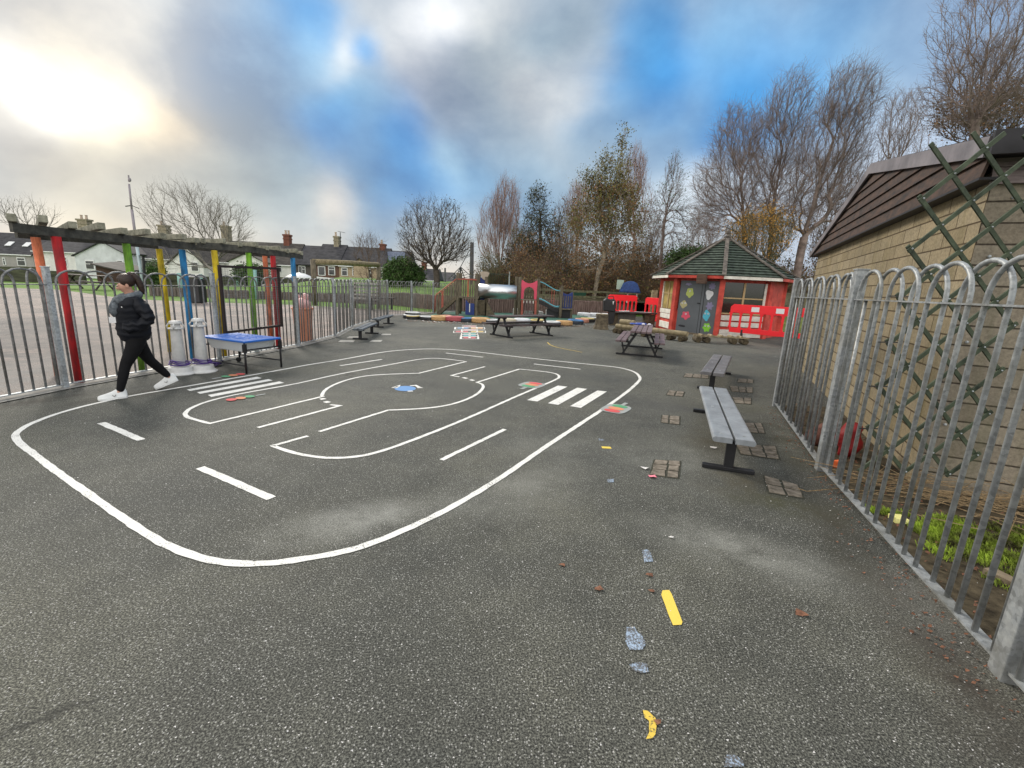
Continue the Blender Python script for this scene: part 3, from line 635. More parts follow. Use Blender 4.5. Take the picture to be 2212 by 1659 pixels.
a = Vector((2.07, 3.96)); b = Vector((2.86, 6.27)); c = (a+b)/2
b1 = bench('pale grey plank bench nearest the camera, beside the right railing', (c.x, c.y, 0), math.atan2(-(b-a).x, (b-a).y), (b-a).length, .37, .36, M_plast, 'backless plank benches', .12)
a = Vector((3.36, 7.48)); b = Vector((4.56, 9.78)); c = (a+b)/2
b2 = bench('brownish grey plank bench behind the nearest one at right', (c.x, c.y, 0), math.atan2(-(b-a).x, (b-a).y), (b-a).length, .38, .36, M_plastb, 'backless plank benches', .3)
M_plastd = mat('dark_blue_grey_plank', (.055, .065, .075), .5, .2, 3, .1, 100, col2=(.09, .105, .12), spec=.5)
a = Vector((-4.18, 12.0)); b = Vector((-4.36, 13.95)); c = (a+b)/2
b3 = bench('dark plank bench beside the left railing, the nearer of the two', (c.x, c.y, 0), math.atan2(-(b-a).x, (b-a).y), (b-a).length, .27, .32, M_plastd, 'backless plank benches', .26, .4)
b4 = dup(b3, (-4.74, 16.3, 0), math.atan2(.05, 2.3), 'dark plank bench beside the left railing, the farther of the two')

# ================================================================== picnic tables
M_pic = mat('purple_brown_plank', (.105, .07, .075), .55, .22, 3, .15, 90, col2=(.17, .12, .125), spec=.45)
M_picd = mat('dark_weathered_plank', (.03, .022, .022), .6, .25, 3, .15, 90, col2=(.075, .055, .052))
def picnic(label, loc, rz, Mpl, Ln=2.7, z=.67, tw=.62, sw=1.24, zs=.42, foot=1.86, planks=4, group='A-frame picnic tables'):
    t = thing('picnic_table', label, 'picnic table', loc, rz, group)
    pw = tw/planks
    for k in range(planks): MB().box((0, -tw/2+pw*(k+.5), z-.025), (Ln, pw-.016, .05)).build('top_plank', Mpl, t, bevel=.006)
    for sg in (-1, 1):
        for k in (0, 1): MB().box((0, sg*(sw/2-.065-k*.135), zs-.022), (Ln, .12, .045)).build('seat_plank', Mpl, t, bevel=.006)
    for sx in (-1, 1):
        x = sx*foot/2; fr = MB()
        fr.box((x, 0, .022), (.05, sw*.98, .044)); fr.bar((x, -.42, .03), (x, -.10, z-.06), .05, .06, (1, 0, 0)); fr.bar((x, .42, .03), (x, .10, z-.06), .05, .06, (1, 0, 0))
        fr.bar((x, -sw/2+.02, zs-.07), (x, -.24, zs-.07), .045, .045); fr.bar((x, sw/2-.02, zs-.07), (x, .24, zs-.07), .045, .045); fr.box((x, 0, z-.075), (.05, tw*.9, .045))
        fr.bar((x, -sw/2+.22, .04), (x, -sw/2+.14, zs-.08), .035, .035, (1, 0, 0)); fr.bar((x, sw/2-.22, .04), (x, sw/2-.14, zs-.08), .035, .035, (1, 0, 0))
        fr.build('frame', M_black, t)
    return t
d = Vector((.81, 2.6)).normalized()
picnic('plum brown picnic table with a blue toy on top, in front of the hut', (3.52, 12.45, 0), math.atan2(d.y, d.x), M_pic, 2.75, .67, .52, 1.2)
picnic('dark low picnic table in front of the row of tyres', (.25, 15.15, 0), math.atan2(.66, .755), M_picd, 2.55, .67, .5, 1.15, foot=1.8, planks=4)
M_toy = mat('blue_toy_plastic', (.05, .10, .42), .4, .1, 5); M_toyw = mat('white_toy_plastic', (.7, .7, .75), .4, .05, 5)
tb = Vector((*G(*zoomer(2350, 1200, 3.318)(590, 265), .67), .67)); t = thing('toy', 'blue and white plastic toy lying on the plum picnic table', 'toy', tuple(tb), world=True)
mb = MB(); mb.tube([tb+Vector((-.26+.07*math.cos(k), .05+.07*math.sin(k), .025)) for k in np.linspace(0, 5.6, 12)], .02, 8); mb.tube([tb+Vector((-.19, .03, .025)), tb+Vector((0, -.02, .03)), tb+Vector((.12, .02, .03))], [.03, .04, .03], 8); mb.build('handle', M_toy, t, smooth=True)
MB().ball(tb+Vector((.02, -.07, .03)), .04, sc=(1.3, 1, .7)).build('wheel', M_toyw, t, smooth=True); MB().ball(tb+Vector((.2, -.05, .03)), .04, sc=(1.3, 1, .7)).build('wheel', M_toyw, t, smooth=True)

# ================================================================== pergolas behind the left railing
PC = dict(orange=(.62, .17, .075), red=(.40, .012, .016), green=(.14, .32, .02), yellow=(.55, .40, .01), blue=(.02, .19, .42))
M_pc = {k: mat('painted_post_'+k, tuple(x*.5+.012 for x in v), .65, .2, 7, .5, 14, col2=v, stretch=(1, 1, .3), spec=.3, sharp=.08) for k, v in PC.items()}
M_oldw = timber('weathered_grey_green_timber', (.12, .12, .085), (.27, .26, .20), (3, 3, 3)); M_oldd = timber('dark_weathered_timber', (.03, .032, .03), (.075, .072, .06), (3, 3, 3))
def pergola(label, posts, front, back, raft, group='weathered pergolas on painted posts'):
    t = thing('pergola', label, 'pergola', (posts[0][1], posts[0][2], 0), world=True, group=group)
    for c_, x, y, zt in posts:
        MB().tube([(x, y, -.05), (x+.01, y, 1), (x, y, zt)], [.056, .054, .052], 16).build('post', M_pc[c_], t, smooth=True)
    for ln in (front, back):
        for i in range(len(ln)-1): MB().bar(ln[i], ln[i+1], .05, .115, ext=.02 if 0 < i else 0).build('beam', M_oldd, t)
    for a, b, w in raft: MB().bar(a, b, w, .09).build('rafter', M_oldw, t, bevel=.006)
    return t
def along(P, s):
    P = [Vector(p) for p in P]; Ls = [(P[i+1]-P[i]).length for i in range(len(P)-1)]; x = s*sum(Ls)
    for i, l in enumerate(Ls):
        if x <= l or i == len(Ls)-1: return P[i].lerp(P[i+1], x/l)
        x -= l
f1 = [(-6.22, 5.74, 2.06), (-6.19, 6.20, 2.06), (-6.05, 7.2, 2.07), (-6.0, 8.0, 2.07), (-5.95, 8.55, 2.07)]
k1 = [(-7.12, 6.62, 2.04), (-7.08, 7.0, 2.04), (-7.0, 8.0, 2.07), (-6.95, 8.95, 2.07)]
rf = []
for i in range(9):
    a = along(f1, .01+i*.122); b = along(k1, .01+i*.122); d = (a-b).normalized(); rf.append((b-d*.22+Vector((0, 0, .09)), a+d*(.16+.10*(i % 2))+Vector((0, 0, .105+.025*(i % 2))), .085))
pergola('nearer pergola with orange, red, green, yellow and blue posts', [('orange', -6.85, 6.62, 2.0), ('red', -6.17, 6.23, 2.0), ('green', -6.07, 7.22, 2.0), ('yellow', -6.98, 9.05, 2.02), ('blue', -6.1, 8.45, 2.0)], f1, k1, rf)
f2 = [(-5.98, 8.7, 2.11), (-5.45, 9.4, 2.11), (-5.3, 10.0, 2.09), (-5.2, 10.6, 2.08), (-5.2, 11.2, 2.08)]
k2 = [(-6.9, 9.2, 2.11), (-6.5, 10.2, 2.11), (-6.3, 11.0, 2.10), (-6.2, 11.8, 2.08)]
rf = []
for i in range(9):
    a = along(f2, .03+i*.118); b = along(k2, .03+i*.118); d = (a-b).normalized(); rf.append((b-d*.2+Vector((0, 0, .07)), a+d*(.07+.05*(i % 2))+Vector((0, 0, .075+.035*(i % 2))), .06))
pergola('farther pergola with yellow, green, orange, red and blue posts', [('yellow', -5.78, 8.86, 2.03), ('green', -5.47, 9.45, 2.04), ('orange', -5.74, 10.55, 2.03), ('red', -5.28, 10.02, 2.02), ('blue', -5.16, 10.66, 2.02)], f2, k2, rf)
# net frame hung on the railing
Z4 = zoomer(600, 1050, 3.318)
fa = Vector((-5.36, 8.45, 0)); fb = Vector((-5.0, 10.35, 0)); fd = (fb-fa).normalized()
def onplane(Z, p, A, u):
    d_ = ray(*Z(*p)); n_ = Vector((-u.y, u.x, 0)); k = (A.x*n_.x+A.y*n_.y)/(d_.x*n_.x+d_.y*n_.y); return Vector((d_.x*k, d_.y*k, EYE+d_.z*k))
q = [onplane(Z4, p, fa, fd) for p in ((875, -5), (1640, 25), (1692, 768), (950, 860))]
t = thing('net_frame', 'dark square frame with fine netting hung on the left railing', 'frame', (fa.x, fa.y, 0), world=True)
for i in range(4): MB().bar(q[i], q[(i+1) % 4], .045, .045, ext=.02).build('frame_bar', mat('dark_brown_metal', (.022, .014, .013), .6, .3, 8), t)
mb = MB(); 
for i in range(1, 26):
    mb.tube([q[0].lerp(q[1], i/26), q[3].lerp(q[2], i/26)], .0016, 3, False); mb.tube([q[0].lerp(q[3], i/26), q[1].lerp(q[2], i/26)], .0016, 3, False)
mb.build('netting', M_gald, t)

# ================================================================== white posts with round bases
M_wpl = mat('off_white_plastic', (.50, .50, .49), .5, .12, 6, .1, 40, col2=(.58, .58, .57)); M_purp = mat('purple_rope', (.07, .03, .22), .6, .2, 30)
def whitepost(label, x, y, Hh):
    t = thing('portable_post', label, 'post', (x, y, 0), group='white portable posts tied with purple rope')
    MB().lathe((0, 0, 0), [(.21, 0), (.215, .015), (.17, .05), (.165, .11), (.12, .12), (.08, .13), (.075, .2), (.092, .23), (.074, Hh*.83), (.074, Hh*.84), (.11, Hh*.845), (.11, Hh*.865), (.065, Hh*.87), (.062, Hh*.93), (.09, Hh*.94), (.092, Hh*.955), (.075, Hh*.99), (.03, Hh), (0, Hh)], 22).build('body', M_wpl, t, smooth=True, bevel=.003)
    for k in range(4):
        a = k*math.pi/2+.4; r_ = .105
        MB().tube([(r_*math.cos(a), r_*math.sin(a), Hh*.855), (r_*1.12*math.cos(a), r_*1.12*math.sin(a), Hh*.90), (.08*math.cos(a), .08*math.sin(a), Hh*.945)], .012, 6).build('handle', M_wpl, t, smooth=True)
    pts = []
    for k in range(60): a = k*.42; r_ = .115+.03*math.sin(k*.9); pts.append((r_*math.cos(a), r_*math.sin(a), .17+.03*math.sin(k*.37)+.0005*k))
    MB().tube(pts, .008, 5).build('rope', M_purp, t, smooth=True)
whitepost('left one of two white plastic posts by the railing', -5.36, 7.1, .86); whitepost('right one of two white plastic posts, next to the blue-lidded table', -5.16, 7.33, .89)
mb = MB(); P0 = Vector((*G(*Z4(790, 1290)), 0)); pts = []
for k in range(90): pts.append(P0+Vector((random.gauss(0, .10), random.gauss(0, .08), .02+abs(random.gauss(0, .035)))))
mb.tube(pts, .008, 5); tag(mb.build('rope_heap', M_purp, smooth=True), 'tangled purple rope heap on the ground behind the blue-lidded table', 'rope')

# ================================================================== water table with blue lid
M_lid = mat('blue_lid_plastic', (.012, .12, .50), .4, .1, 3, col2=(.018, .15, .58), spec=.5)
M_tub = newmat('translucent_tub', .35, .5)[0]; b_ = M_tub.node_tree.nodes['Principled BSDF']; b_.inputs['Base Color'].default_value = (.68, .72, .74, 1); b_.inputs['Transmission Weight'].default_value = .35; b_.inputs['Roughness'].default_value = .5
q = [Vector((-4.43, 7.33, 0)), Vector((-4.19, 8.0, 0)), Vector((-5.16, 8.36, 0)), Vector((-5.41, 7.74, 0))]; zt = .53; cen = sum(q, Vector())/4
t = thing('water_play_table', 'play table with bright blue lid, clear tub and black legs on castors', 'table', tuple(cen), world=True)
qq = [cen+(p-cen)*1.04+Vector((0, 0, zt)) for p in q]
def bil(Q, u, v): return (Q[0]*(1-u)+Q[1]*u)*(1-v)+(Q[3]*(1-u)+Q[2]*u)*v
lid = MB().slab([p-Vector((0, 0, .02)) for p in qq], (0, 0, .035)).build('lid', M_lid, t, bevel=.012, seg=3)
for k in range(4):
    for v0, v1 in ((.22, .46), (.54, .78)): MB().bar(bil(qq, .24+k*.17, v0)+Vector((0, 0, .018)), bil(qq, .24+k*.17, v1)+Vector((0, 0, .018)), .03, .012).build('rib', M_lid, lid, bevel=.004)
tp = [cen+(p-cen)*.90+Vector((0, 0, zt-.02)) for p in q]; bt = [cen+(p-cen)*.78+Vector((0, 0, zt-.19)) for p in q]
MB().add(tp+bt, [(0, 1, 5, 4), (1, 2, 6, 5), (2, 3, 7, 6), (3, 0, 4, 7), (4, 5, 6, 7), (3, 2, 1, 0)]).build('tub', M_tub, t, bevel=.01)
for i, p in enumerate(q):
    lg = MB().tube([p+Vector((0, 0, .0 if i < 2 else .05)), p+Vector((0, 0, zt-.02))], .017, 8).build('leg', M_black, t, smooth=True)
    MB().box(p+Vector((0, 0, zt-.11)), (.05, .05, .14)).build('bracket', M_black, lg)
    if i in (2,): MB().lathe(p+Vector((0, -.02, .045)), [(.045, 0), (.045, .025)], 14, Matrix.Rotation(rad(90), 3, 'X')).build('castor', M_blackm, lg)
for i, zz in ((0, zt-.14), (2, zt-.14), (1, .13), (3, .13)): MB().tube([q[i]+Vector((0, 0, zz)), q[(i+1) % 4]+Vector((0, 0, zz))], .012, 6).build('rail', M_black, t, smooth=True)

# ================================================================== tyres
M_rub = mat('old_tyre_rubber', (.018, .018, .02), .7, .3, 12)
def tyre_mat(n, c, side=None):
    """paint worn off the tread; sidewall colour on top"""
    M, N_, L_, b = newmat('tyre_paint_'+n, .6, .35); tc_ = N_.new('ShaderNodeTexCoord'); v = tc_.outputs['Object']
    f = NZ(N_, L_, v, 9, 5, .7); sp = N_.new('ShaderNodeSeparateXYZ'); L_.new(v, sp.inputs[0])
    c2 = side or c
    k = RAMP(N_, L_, sp.outputs[2], [(.13, (0, 0, 0)), (.155, (1, 1, 1))]) if side else RAMP(N_, L_, f, [(0, (1, 1, 1)), (1, (1, 1, 1))])
    body = MIX(N_, L_, RAMP(N_, L_, f, [(.56, (0, 0, 0)), (.66, (1, 1, 1))]), c2, (.09, .085, .08))
    top = MIX(N_, L_, RAMP(N_, L_, f, [(.6, (0, 0, 0)), (.7, (1, 1, 1))]), c, (.12, .11, .10))
    L_.new(MIX(N_, L_, k, body, top), b.inputs['Base Color']); return M
TM = dict(white=tyre_mat('white', (.55, .56, .56), (.028, .03, .033)), yellow=tyre_mat('yellow', (.50, .40, .16), (.03, .03, .03)), orange=tyre_mat('orange', (.50, .31, .14)), rose=tyre_mat('rose', (.40, .09, .10)), blue=tyre_mat('blue', (.05, .16, .34), (.035, .045, .06)),
          cream=tyre_mat('cream', (.55, .50, .38)), allwhite=tyre_mat('allwhite', (.62, .64, .66)), peach=tyre_mat('peach', (.50, .24, .17)))
def make_tyre():
    t = thing('tyre', 'x', 'tyre', (0, 0, 0), 0, 'painted tyres laid in a row round the climbing area')
    prof = [(.20, .035), (.215, .015), (.26, .0), (.305, .006), (.325, .03), (.33, .085), (.325, .145), (.305, .168), (.26, .176), (.215, .16), (.195, .14), (.20, .12), (.24, .11), (.26, .088), (.24, .065), (.2, .055), (.2, .035)]
    mb = MB(); n = 30; V = [(r*math.cos(6.28318*k/n), r*math.sin(6.28318*k/n), z) for r, z in prof for k in range(n)]
    mb.add(V, [(i*n+k, i*n+(k+1) % n, (i+1)*n+(k+1) % n, (i+1)*n+k) for i in range(len(prof)-1) for k in range(n)])
    body = mb.build('body', TM['white'], t, smooth=True)
    tr = MB()
    for k in range(30):
        a = 6.28318*k/30
        for z0, z1, da in ((.03, .075, .05), (.095, .145, -.05)): tr.bar((.333*math.cos(a), .333*math.sin(a), z0), (.333*math.cos(a+da), .333*math.sin(a+da), z1), .04, .008, (math.cos(a), math.sin(a), 0))
    tr.build('tread', TM['white'], t)
    return t
T0 = make_tyre(); meshT = {}
def recolor(o, M, key):
    for ch in o.children:
        k = (ch.data.name.split('.')[0], key)
        if k not in meshT: me = ch.data.copy(); me.materials.clear(); me.materials.append(M); meshT[k] = me
        ch.data = meshT[k]
ZT = zoomer(1550, 1050, 4.916); ZTb = zoomer(1900, 1050, 4.916); ZBa = zoomer(2300, 1050, 4.74)
TY = [(ZT, 335, 1005, .66, 'white', 'white-topped tyre at the far left end, standing on black ones', .09), (ZT, 345, 1022, .58, 'yellow', 'yellow-topped tyre leaning in front of the leftmost white one', 0), (ZT, 615, 1040, .60, 'white', 'dark tyre with a pale rim, third from the left', 0),
      (ZT, 850, 1052, .72, 'orange', 'worn orange tyre left of the pinkish red one', 0), (ZT, 965, 1035, .68, 'peach', 'peach tyre tucked behind the first orange one', 0), (ZT, 1160, 1070, .80, 'rose', 'pinkish red tyre, the largest of the row', 0), (ZT, 1410, 1080, .66, 'blue', 'blue tyre between the red and orange ones', 0),
      (ZT, 1670, 1100, .80, 'orange', 'bright orange tyre in front of the blue-panelled tower', 0), (ZT, 1885, 1110, .64, 'white', 'pale blue-white tyre left of the dark picnic table', 0), (ZTb, 480, 1105, .74, 'cream', 'cream tyre seen under the dark picnic table', 0), (ZTb, 765, 1105, .74, 'allwhite', 'bright white tyre behind the middle of the dark picnic table', 0),
      (ZTb, 1060, 1110, .66, 'yellow', 'yellow-topped tyre behind the right part of the dark picnic table', 0), (ZTb, 1350, 1165, .76, 'white', 'white-topped black tyre right of the dark picnic table', 0), (ZTb, 1590, 1150, .76, 'orange', 'orange tyre right of the white-topped one', 0), (ZTb, 1815, 1122, .74, 'blue', 'blue-topped tyre near the right end of the row', 0),
      (ZTb, 1940, 1090, .68, 'peach', 'peach tyre half hidden behind the blue-topped one', 0), (ZTb, 2050, 1080, .72, 'yellow', 'tan-topped dark tyre left of the stump', 0), (ZTb, 2180, 1065, .74, 'white', 'dark tyre at the right end beside the stump', 0)]
for i, (Z, x, y, dia, c_, lb, zo) in enumerate(TY):
    gx, gy = G(*Z(x, y)); k = dia/.66; o = T0 if i == 0 else copy_tree(T0)
    o.location = (gx, gy+dia/2, zo); o.scale = (k, k, min(1.25, k*1.05)); o['label'] = lb; o.rotation_euler = (random.uniform(-.04, .04), random.uniform(-.04, .04), random.uniform(0, 6)); recolor(o, TM[c_], c_)
for x0, y0, lb, c_ in ((-4.55, 20.0, 'black tyre beneath the leftmost white-topped one', 'white'), (4.6, 25.9, 'white tyre behind the row, left of the stump table', 'allwhite'), (5.3, 26.0, 'white tyre farthest right behind the stump', 'allwhite'), (3.9, 25.8, 'white tyre just right of the little slide tower', 'allwhite')):
    o = copy_tree(T0); o.location = (x0, y0, -.02 if y0 < 21 else .1); o.scale = (1.15, 1.15, 1.1); o['label'] = lb; recolor(o, TM[c_], c_)

# ================================================================== block building at right
def blockmat(name, c1, c2, cm, ox, oy, d, bw, bh, stain):
    M, N_, L_, b = newmat(name, .9, .2); tc_ = N_.new('ShaderNodeTexCoord'); v = tc_.outputs['Object']
    dt = N_.new('ShaderNodeVectorMath'); dt.operation = 'DOT_PRODUCT'; L_.new(v, dt.inputs[0]); dt.inputs[1].default_value = (d.x, d.y, 0)
    sp = N_.new('ShaderNodeSeparateXYZ'); L_.new(v, sp.inputs[0]); cb_ = N_.new('ShaderNodeCombineXYZ'); L_.new(dt.outputs['Value'], cb_.inputs[0]); L_.new(sp.outputs[2], cb_.inputs[1])
    wob = NZ(N_, L_, v, 6, 3); 
    br = N_.new('ShaderNodeTexBrick'); L_.new(cb_.outputs[0], br.inputs['Vector']); br.inputs['Scale'].default_value = 1; br.inputs['Brick Width'].default_value = bw; br.inputs['Row Height'].default_value = bh
    br.inputs['Mortar Size'].default_value = .008; br.inputs['Mortar Smooth'].default_value = .3; br.inputs['Color1'].default_value = (*c1, 1); br.inputs['Color2'].default_value = (*c2, 1); br.inputs['Mortar'].default_value = (*cm, 1)
    n1_ = NZ(N_, L_, v, 38, 4, .7); n2_ = NZ(N_, L_, v, 1.6, 5, .7)
    st = N_.new('ShaderNodeMapping'); st.inputs['Scale'].default_value = (3.5, 3.5, .5); L_.new(v, st.inputs[0]); n3_ = NZ(N_, L_, st.outputs[0], 1.2, 5, .65)
    c = MIX(N_, L_, 1, br.outputs['Color'], RAMP(N_, L_, n1_, [(.3, (.72,)*3), (.7, (1.25,)*3)]), 'MULTIPLY')
    c = MIX(N_, L_, 1, c, RAMP(N_, L_, n2_, [(.3, (.75, .74, .70)), (.7, (1.18, 1.12, 1.0))]), 'MULTIPLY')
    c = MIX(N_, L_, RAMP(N_, L_, n3_, [(.52, (0, 0, 0)), (.75, (.6,)*3)]), c, stain)
    L_.new(c, b.inputs['Base Color'])
    h = MATH(N_, L_, 'MULTIPLY_ADD', br.outputs['Fac'], -1.0, MATH(N_, L_, 'MULTIPLY', n1_, .35))
    bp = N_.new('ShaderNodeBump'); bp.inputs['Strength'].default_value = .7; bp.inputs['Distance'].default_value = .015; L_.new(h, bp.inputs['Height']); L_.new(bp.outputs[0], b.inputs['Normal'])
    return M
M_blk = blockmat('buff_blockwork', (.265, .228, .165), (.205, .172, .115), (.075, .055, .035), 0, 0, BD, .46, .155, (.13, .11, .05))
M_blk2 = blockmat('grey_blockwork', (.26, .235, .20), (.21, .185, .155), (.06, .05, .042), 0, 0, BN, .9, .165, (.12, .12, .07))
M_clad = timber('brown_stained_boards', (.010, .006, .005), (.060, .030, .018), (1.6, 1.6, 4), .75, .5)
M_clad2 = timber('silvered_boards', (.13, .10, .10), (.25, .205, .20), (1.4, 1.4, 9), .8, .5)
M_lead = mat('lead_flashing', (.13, .12, .13), .55, .2, 2.5, .1, 20, col2=(.20, .18, .19), metal=.2); M_fasc = mat('black_fascia', (.012, .011, .014), .6, .4, 10)
bld = thing('block_building', 'buff block outbuilding with brown boarded sloping roof edge behind the right railing', 'building', (BC.x, BC.y, 0), world=True)
LW = 7.7; zw = 2.70
def bp3(s_, n_, z): p = BC+BD*s_+BN*n_; return Vector((p.x, p.y, z))
mb = MB(); mb.add([bp3(0, 0, 0), bp3(LW, 0, 0), bp3(LW, .25, 0), bp3(.0, .25, 0), bp3(0, 0, zw), bp3(LW, 0, zw), bp3(LW, .25, zw), bp3(0, .25, zw)], [(0, 1, 5, 4), (1, 2, 6, 5), (2, 3, 7, 6), (3, 0, 4, 7), (4, 5, 6, 7)]); mb.build('long_wall', M_blk, bld)
gw = MB(); e_ = .004
gw.add([bp3(-e_, .0, 0), bp3(-e_, 5.0, 0), bp3(.25, 5.0, 0), bp3(.25, .25, 0), bp3(-e_, .0, zw), bp3(-e_, 5.0, zw), bp3(.25, 5, zw), bp3(.25, .25, zw)], [(1, 0, 4, 5), (2, 1, 5, 6), (3, 2, 6, 7), (4, 7, 6, 5)]); gw.build('gable_wall', M_blk2, bld)
bw_ = MB(); bw_.add([bp3(LW, .25, 0), bp3(LW, 5, 0), bp3(LW, 5, zw), bp3(LW, .25, zw), bp3(.25, 5, 0), bp3(.25, 5, zw)], [(0, 1, 2, 3), (4, 1, 2, 5)]); bw_.build('rear_wall', M_blk, bld)
# boarded gable over the long wall: near corner low, apex part-way, far corner at the eaves
kp = -.09; AP = (3.5, 3.50); NC = (-.12, 2.79); FC = (LW+.1, 2.64); zb0 = 2.64; row = .135
def s_at(z, side):
    if side == 0: return NC[0] if z <= NC[1] else NC[0]+(AP[0]-NC[0])*(z-NC[1])/(AP[1]-NC[1])
    return FC[0]+(AP[0]-FC[0])*(z-FC[1])/(AP[1]-FC[1])
for i in range(7):
    z0 = zb0+i*row; z1 = min(z0+row+.012, AP[1]-.01)
    if z0 >= AP[1]-.03: break
    pts = [bp3(s_at(z0, 0), kp-.026, z0), bp3(s_at(z0, 1), kp-.026, z0), bp3(s_at(z1, 1), kp, z1), bp3(s_at(z1, 0), kp, z1)]
    MB().slab(pts, (BN.x*.02, BN.y*.02, 0)).build('lapped_board', M_clad, bld)
MB().slab([bp3(-.12, kp-.03, zb0), bp3(LW+.1, kp-.03, zb0), bp3(LW+.1, .0, zb0), bp3(-.12, .0, zb0)], (0, 0, -.02)).build('soffit', M_fasc, bld)
MB().slab([bp3(NC[0]-.06, kp-.06, NC[1]-.02), bp3(AP[0], kp-.06, AP[1]-.03), bp3(AP[0], kp-.06, AP[1]+.11), bp3(NC[0]-.10, kp-.06, NC[1]+.12)], (BN.x*.03, BN.y*.03, 0)).build('lead_edge', M_lead, bld)
MB().slab([bp3(AP[0], kp-.06, AP[1]-.03), bp3(FC[0]+.06, kp-.06, FC[1]-.05), bp3(FC[0]+.14, kp-.06, FC[1]+.04), bp3(AP[0], kp-.06, AP[1]+.11)], (BN.x*.03, BN.y*.03, 0)).build('lead_edge', M_lead, bld)
rf_ = MB()
for (p_, q_) in (((NC[0]-.12, NC[1]+.13), (AP[0], AP[1]+.12)), ((AP[0], AP[1]+.12), (FC[0]+.14, FC[1]+.02))):
    rf_.slab([bp3(p_[0], kp-.02, p_[1]), bp3(q_[0], kp-.02, q_[1]), bp3(q_[0], 5.2, q_[1]), bp3(p_[0], 5.2, p_[1])][::-1], (0, 0, -.05))
rf_.build('roof', M_fasc, bld)
for i in range(3):                                            # boards above the gable wall
    z0 = zw-.10+i*.125; MB().slab([bp3(-.055, -.02, z0), bp3(-.055, 5.05, z0), bp3(-.03, 5.05, z0+.135), bp3(-.03, -.02, z0+.135)], (BD.x*.03, BD.y*.03, 0)).build('gable_board', M_clad2, bld)
MB().slab([bp3(-.27, kp-.05, NC[1]-.02), bp3(-.27, 5.2, NC[1]-.02), bp3(-.27, 5.2, NC[1]+.15), bp3(-.27, kp-.05, NC[1]+.15)], (BD.x*.03, BD.y*.03, 0)).build('fascia', M_fasc, bld)
MB().slab([bp3(-.25, kp, NC[1]+.0), bp3(-.25, 5.1, NC[1]+.0), bp3(-.02, 5.1, NC[1]+.0), bp3(-.02, kp, NC[1]+.0)], (0, 0, .02)).build('soffit', M_fasc, bld)
mb = MB()
for i, z in enumerate((.62, 1.0, 1.35, 1.72, 2.05, 2.5)): mb.ball(bp3(-.02, .10+.05*(i % 2), z), .013, 8, 6)
mb.build('wall_plug', M_gal, bld)

# ================================================================== trellis across the gap
M_trl = mat('green_trellis_paint', (.012, .022, .011), .7, .35, 7, .3, 50, col2=(.05, .066, .038))
TA = Vector((2.95, 3.56, 0)); TU = Vector((1, -.02, 0)).normalized(); TW = .90; DW, DH = .36, .354
t = thing('trellis', 'dark green diamond trellis tied between the railing and the block wall', 'trellis', tuple(TA), world=True)
def tp3(s_, z, o=0): return Vector((TA.x+TU.x*s_, TA.y+TU.y*s_+o, z))
lft = MB(); rgt = MB(); scr = MB()
z_lo, z_hi = .28, 2.84
for k in range(-4, 14):
    for sgn, mbx, off_ in ((1, lft, -.008), (-1, rgt, .008)):
        # line z = z0 + sgn*s*DH/DW
        z0 = .28+k*DH
        pts = []
        a_s, b_s = 0.0, TW
        sl_ = sgn*DH/DW
        s0, s1 = a_s, b_s
        zA = z0+sl_*s0; zB = z0+sl_*s1
        def clip(zv, s0, s1, zA, zB, lo):
            return s0, s1
        ss = sorted([(zA, s0), (zB, s1)])
        (za, sa), (zb, sb) = ss
        if zb < z_lo or za > z_hi: continue
        if za < z_lo: sa = sa+(z_lo-za)/(zb-za)*(sb-sa); za = z_lo
        if zb > z_hi: sb = sa+(z_hi-za)/(zb-za)*(sb-sa); zb = z_hi
        if abs(sb-sa) < .10: continue
        mbx.bar(tp3(sa, za, off_), tp3(sb, zb, off_), .031, .012, (0, 1, 0), ext=.03)
for mbx, nm in ((lft, 'rising_slat'), (rgt, 'falling_slat')):
    nbar = len(mbx.f)//6
    for i in range(nbar):
        one = MB(); one.add(mbx.v[i*8:(i+1)*8], [(3, 2, 1, 0), (4, 5, 6, 7), (0, 1, 5, 4), (1, 2, 6, 5), (2, 3, 7, 6), (3, 0, 4, 7)]); one.build(nm, M_trl, t)
for k in range(8):
    for j in range(6):
        s_ = j*DW/2; z = .28+k*DH+(DH/2 if j % 2 else 0)
        if s_ <= TW and z < z_hi: scr.ball(tp3(s_, z, -.017), .007, 6, 4)
scr.build('screw', M_gal, t)
for k in range(1, 5):
    z = .28+k*DH; MB().bar(tp3(-.10, z+.0, -.02), tp3(.05, z+.005, -.02), .008, .008).build('cable_tie', M_blackm, t)
# red bag behind the railing, bricks, stalks, moss
M_redb = mat('red_sack', (.20, .004, .005), .6, .3, 12, .5, 25)
mb = MB(); mb.ball((3.62, 4.60, .20), .165, 18, 12, (.62, .8, 1.25)); mb.v = [(x+.02*math.sin(z*30+y*20), y+.02*math.cos(z*26), z) for x, y, z in mb.v]
tag(mb.build('sack', M_redb, smooth=True), 'bright red sack slumped behind the near railing under the trellis', 'sack')
tag(MB().slab([(3.24, 4.28, .01), (3.33, 4.25, .01), (3.36, 4.31, .01), (3.27, 4.33, .01)][::-1], (0, 0, .06)).jit(.012).build('orange_scrap', mat('orange_scrap', (.7, .13, .03), .6, .1)), 'small orange scrap at the foot of the near railing beside the red sack', 'litter')
tag(MB().slab([(2.95, 3.15, .01), (3.06, 3.13, .01), (3.05, 3.22, .01), (2.97, 3.24, .01)][::-1], (0, 0, .04)).jit(.01).build('yellow_scrap', mat('yellow_scrap', (.7, .66, .25), .6, .1)), 'pale yellow scrap on the soil behind the near railing', 'litter')
M_plk = timber('old_plank', (.12, .09, .06), (.24, .19, .13), (2, 2, 2))
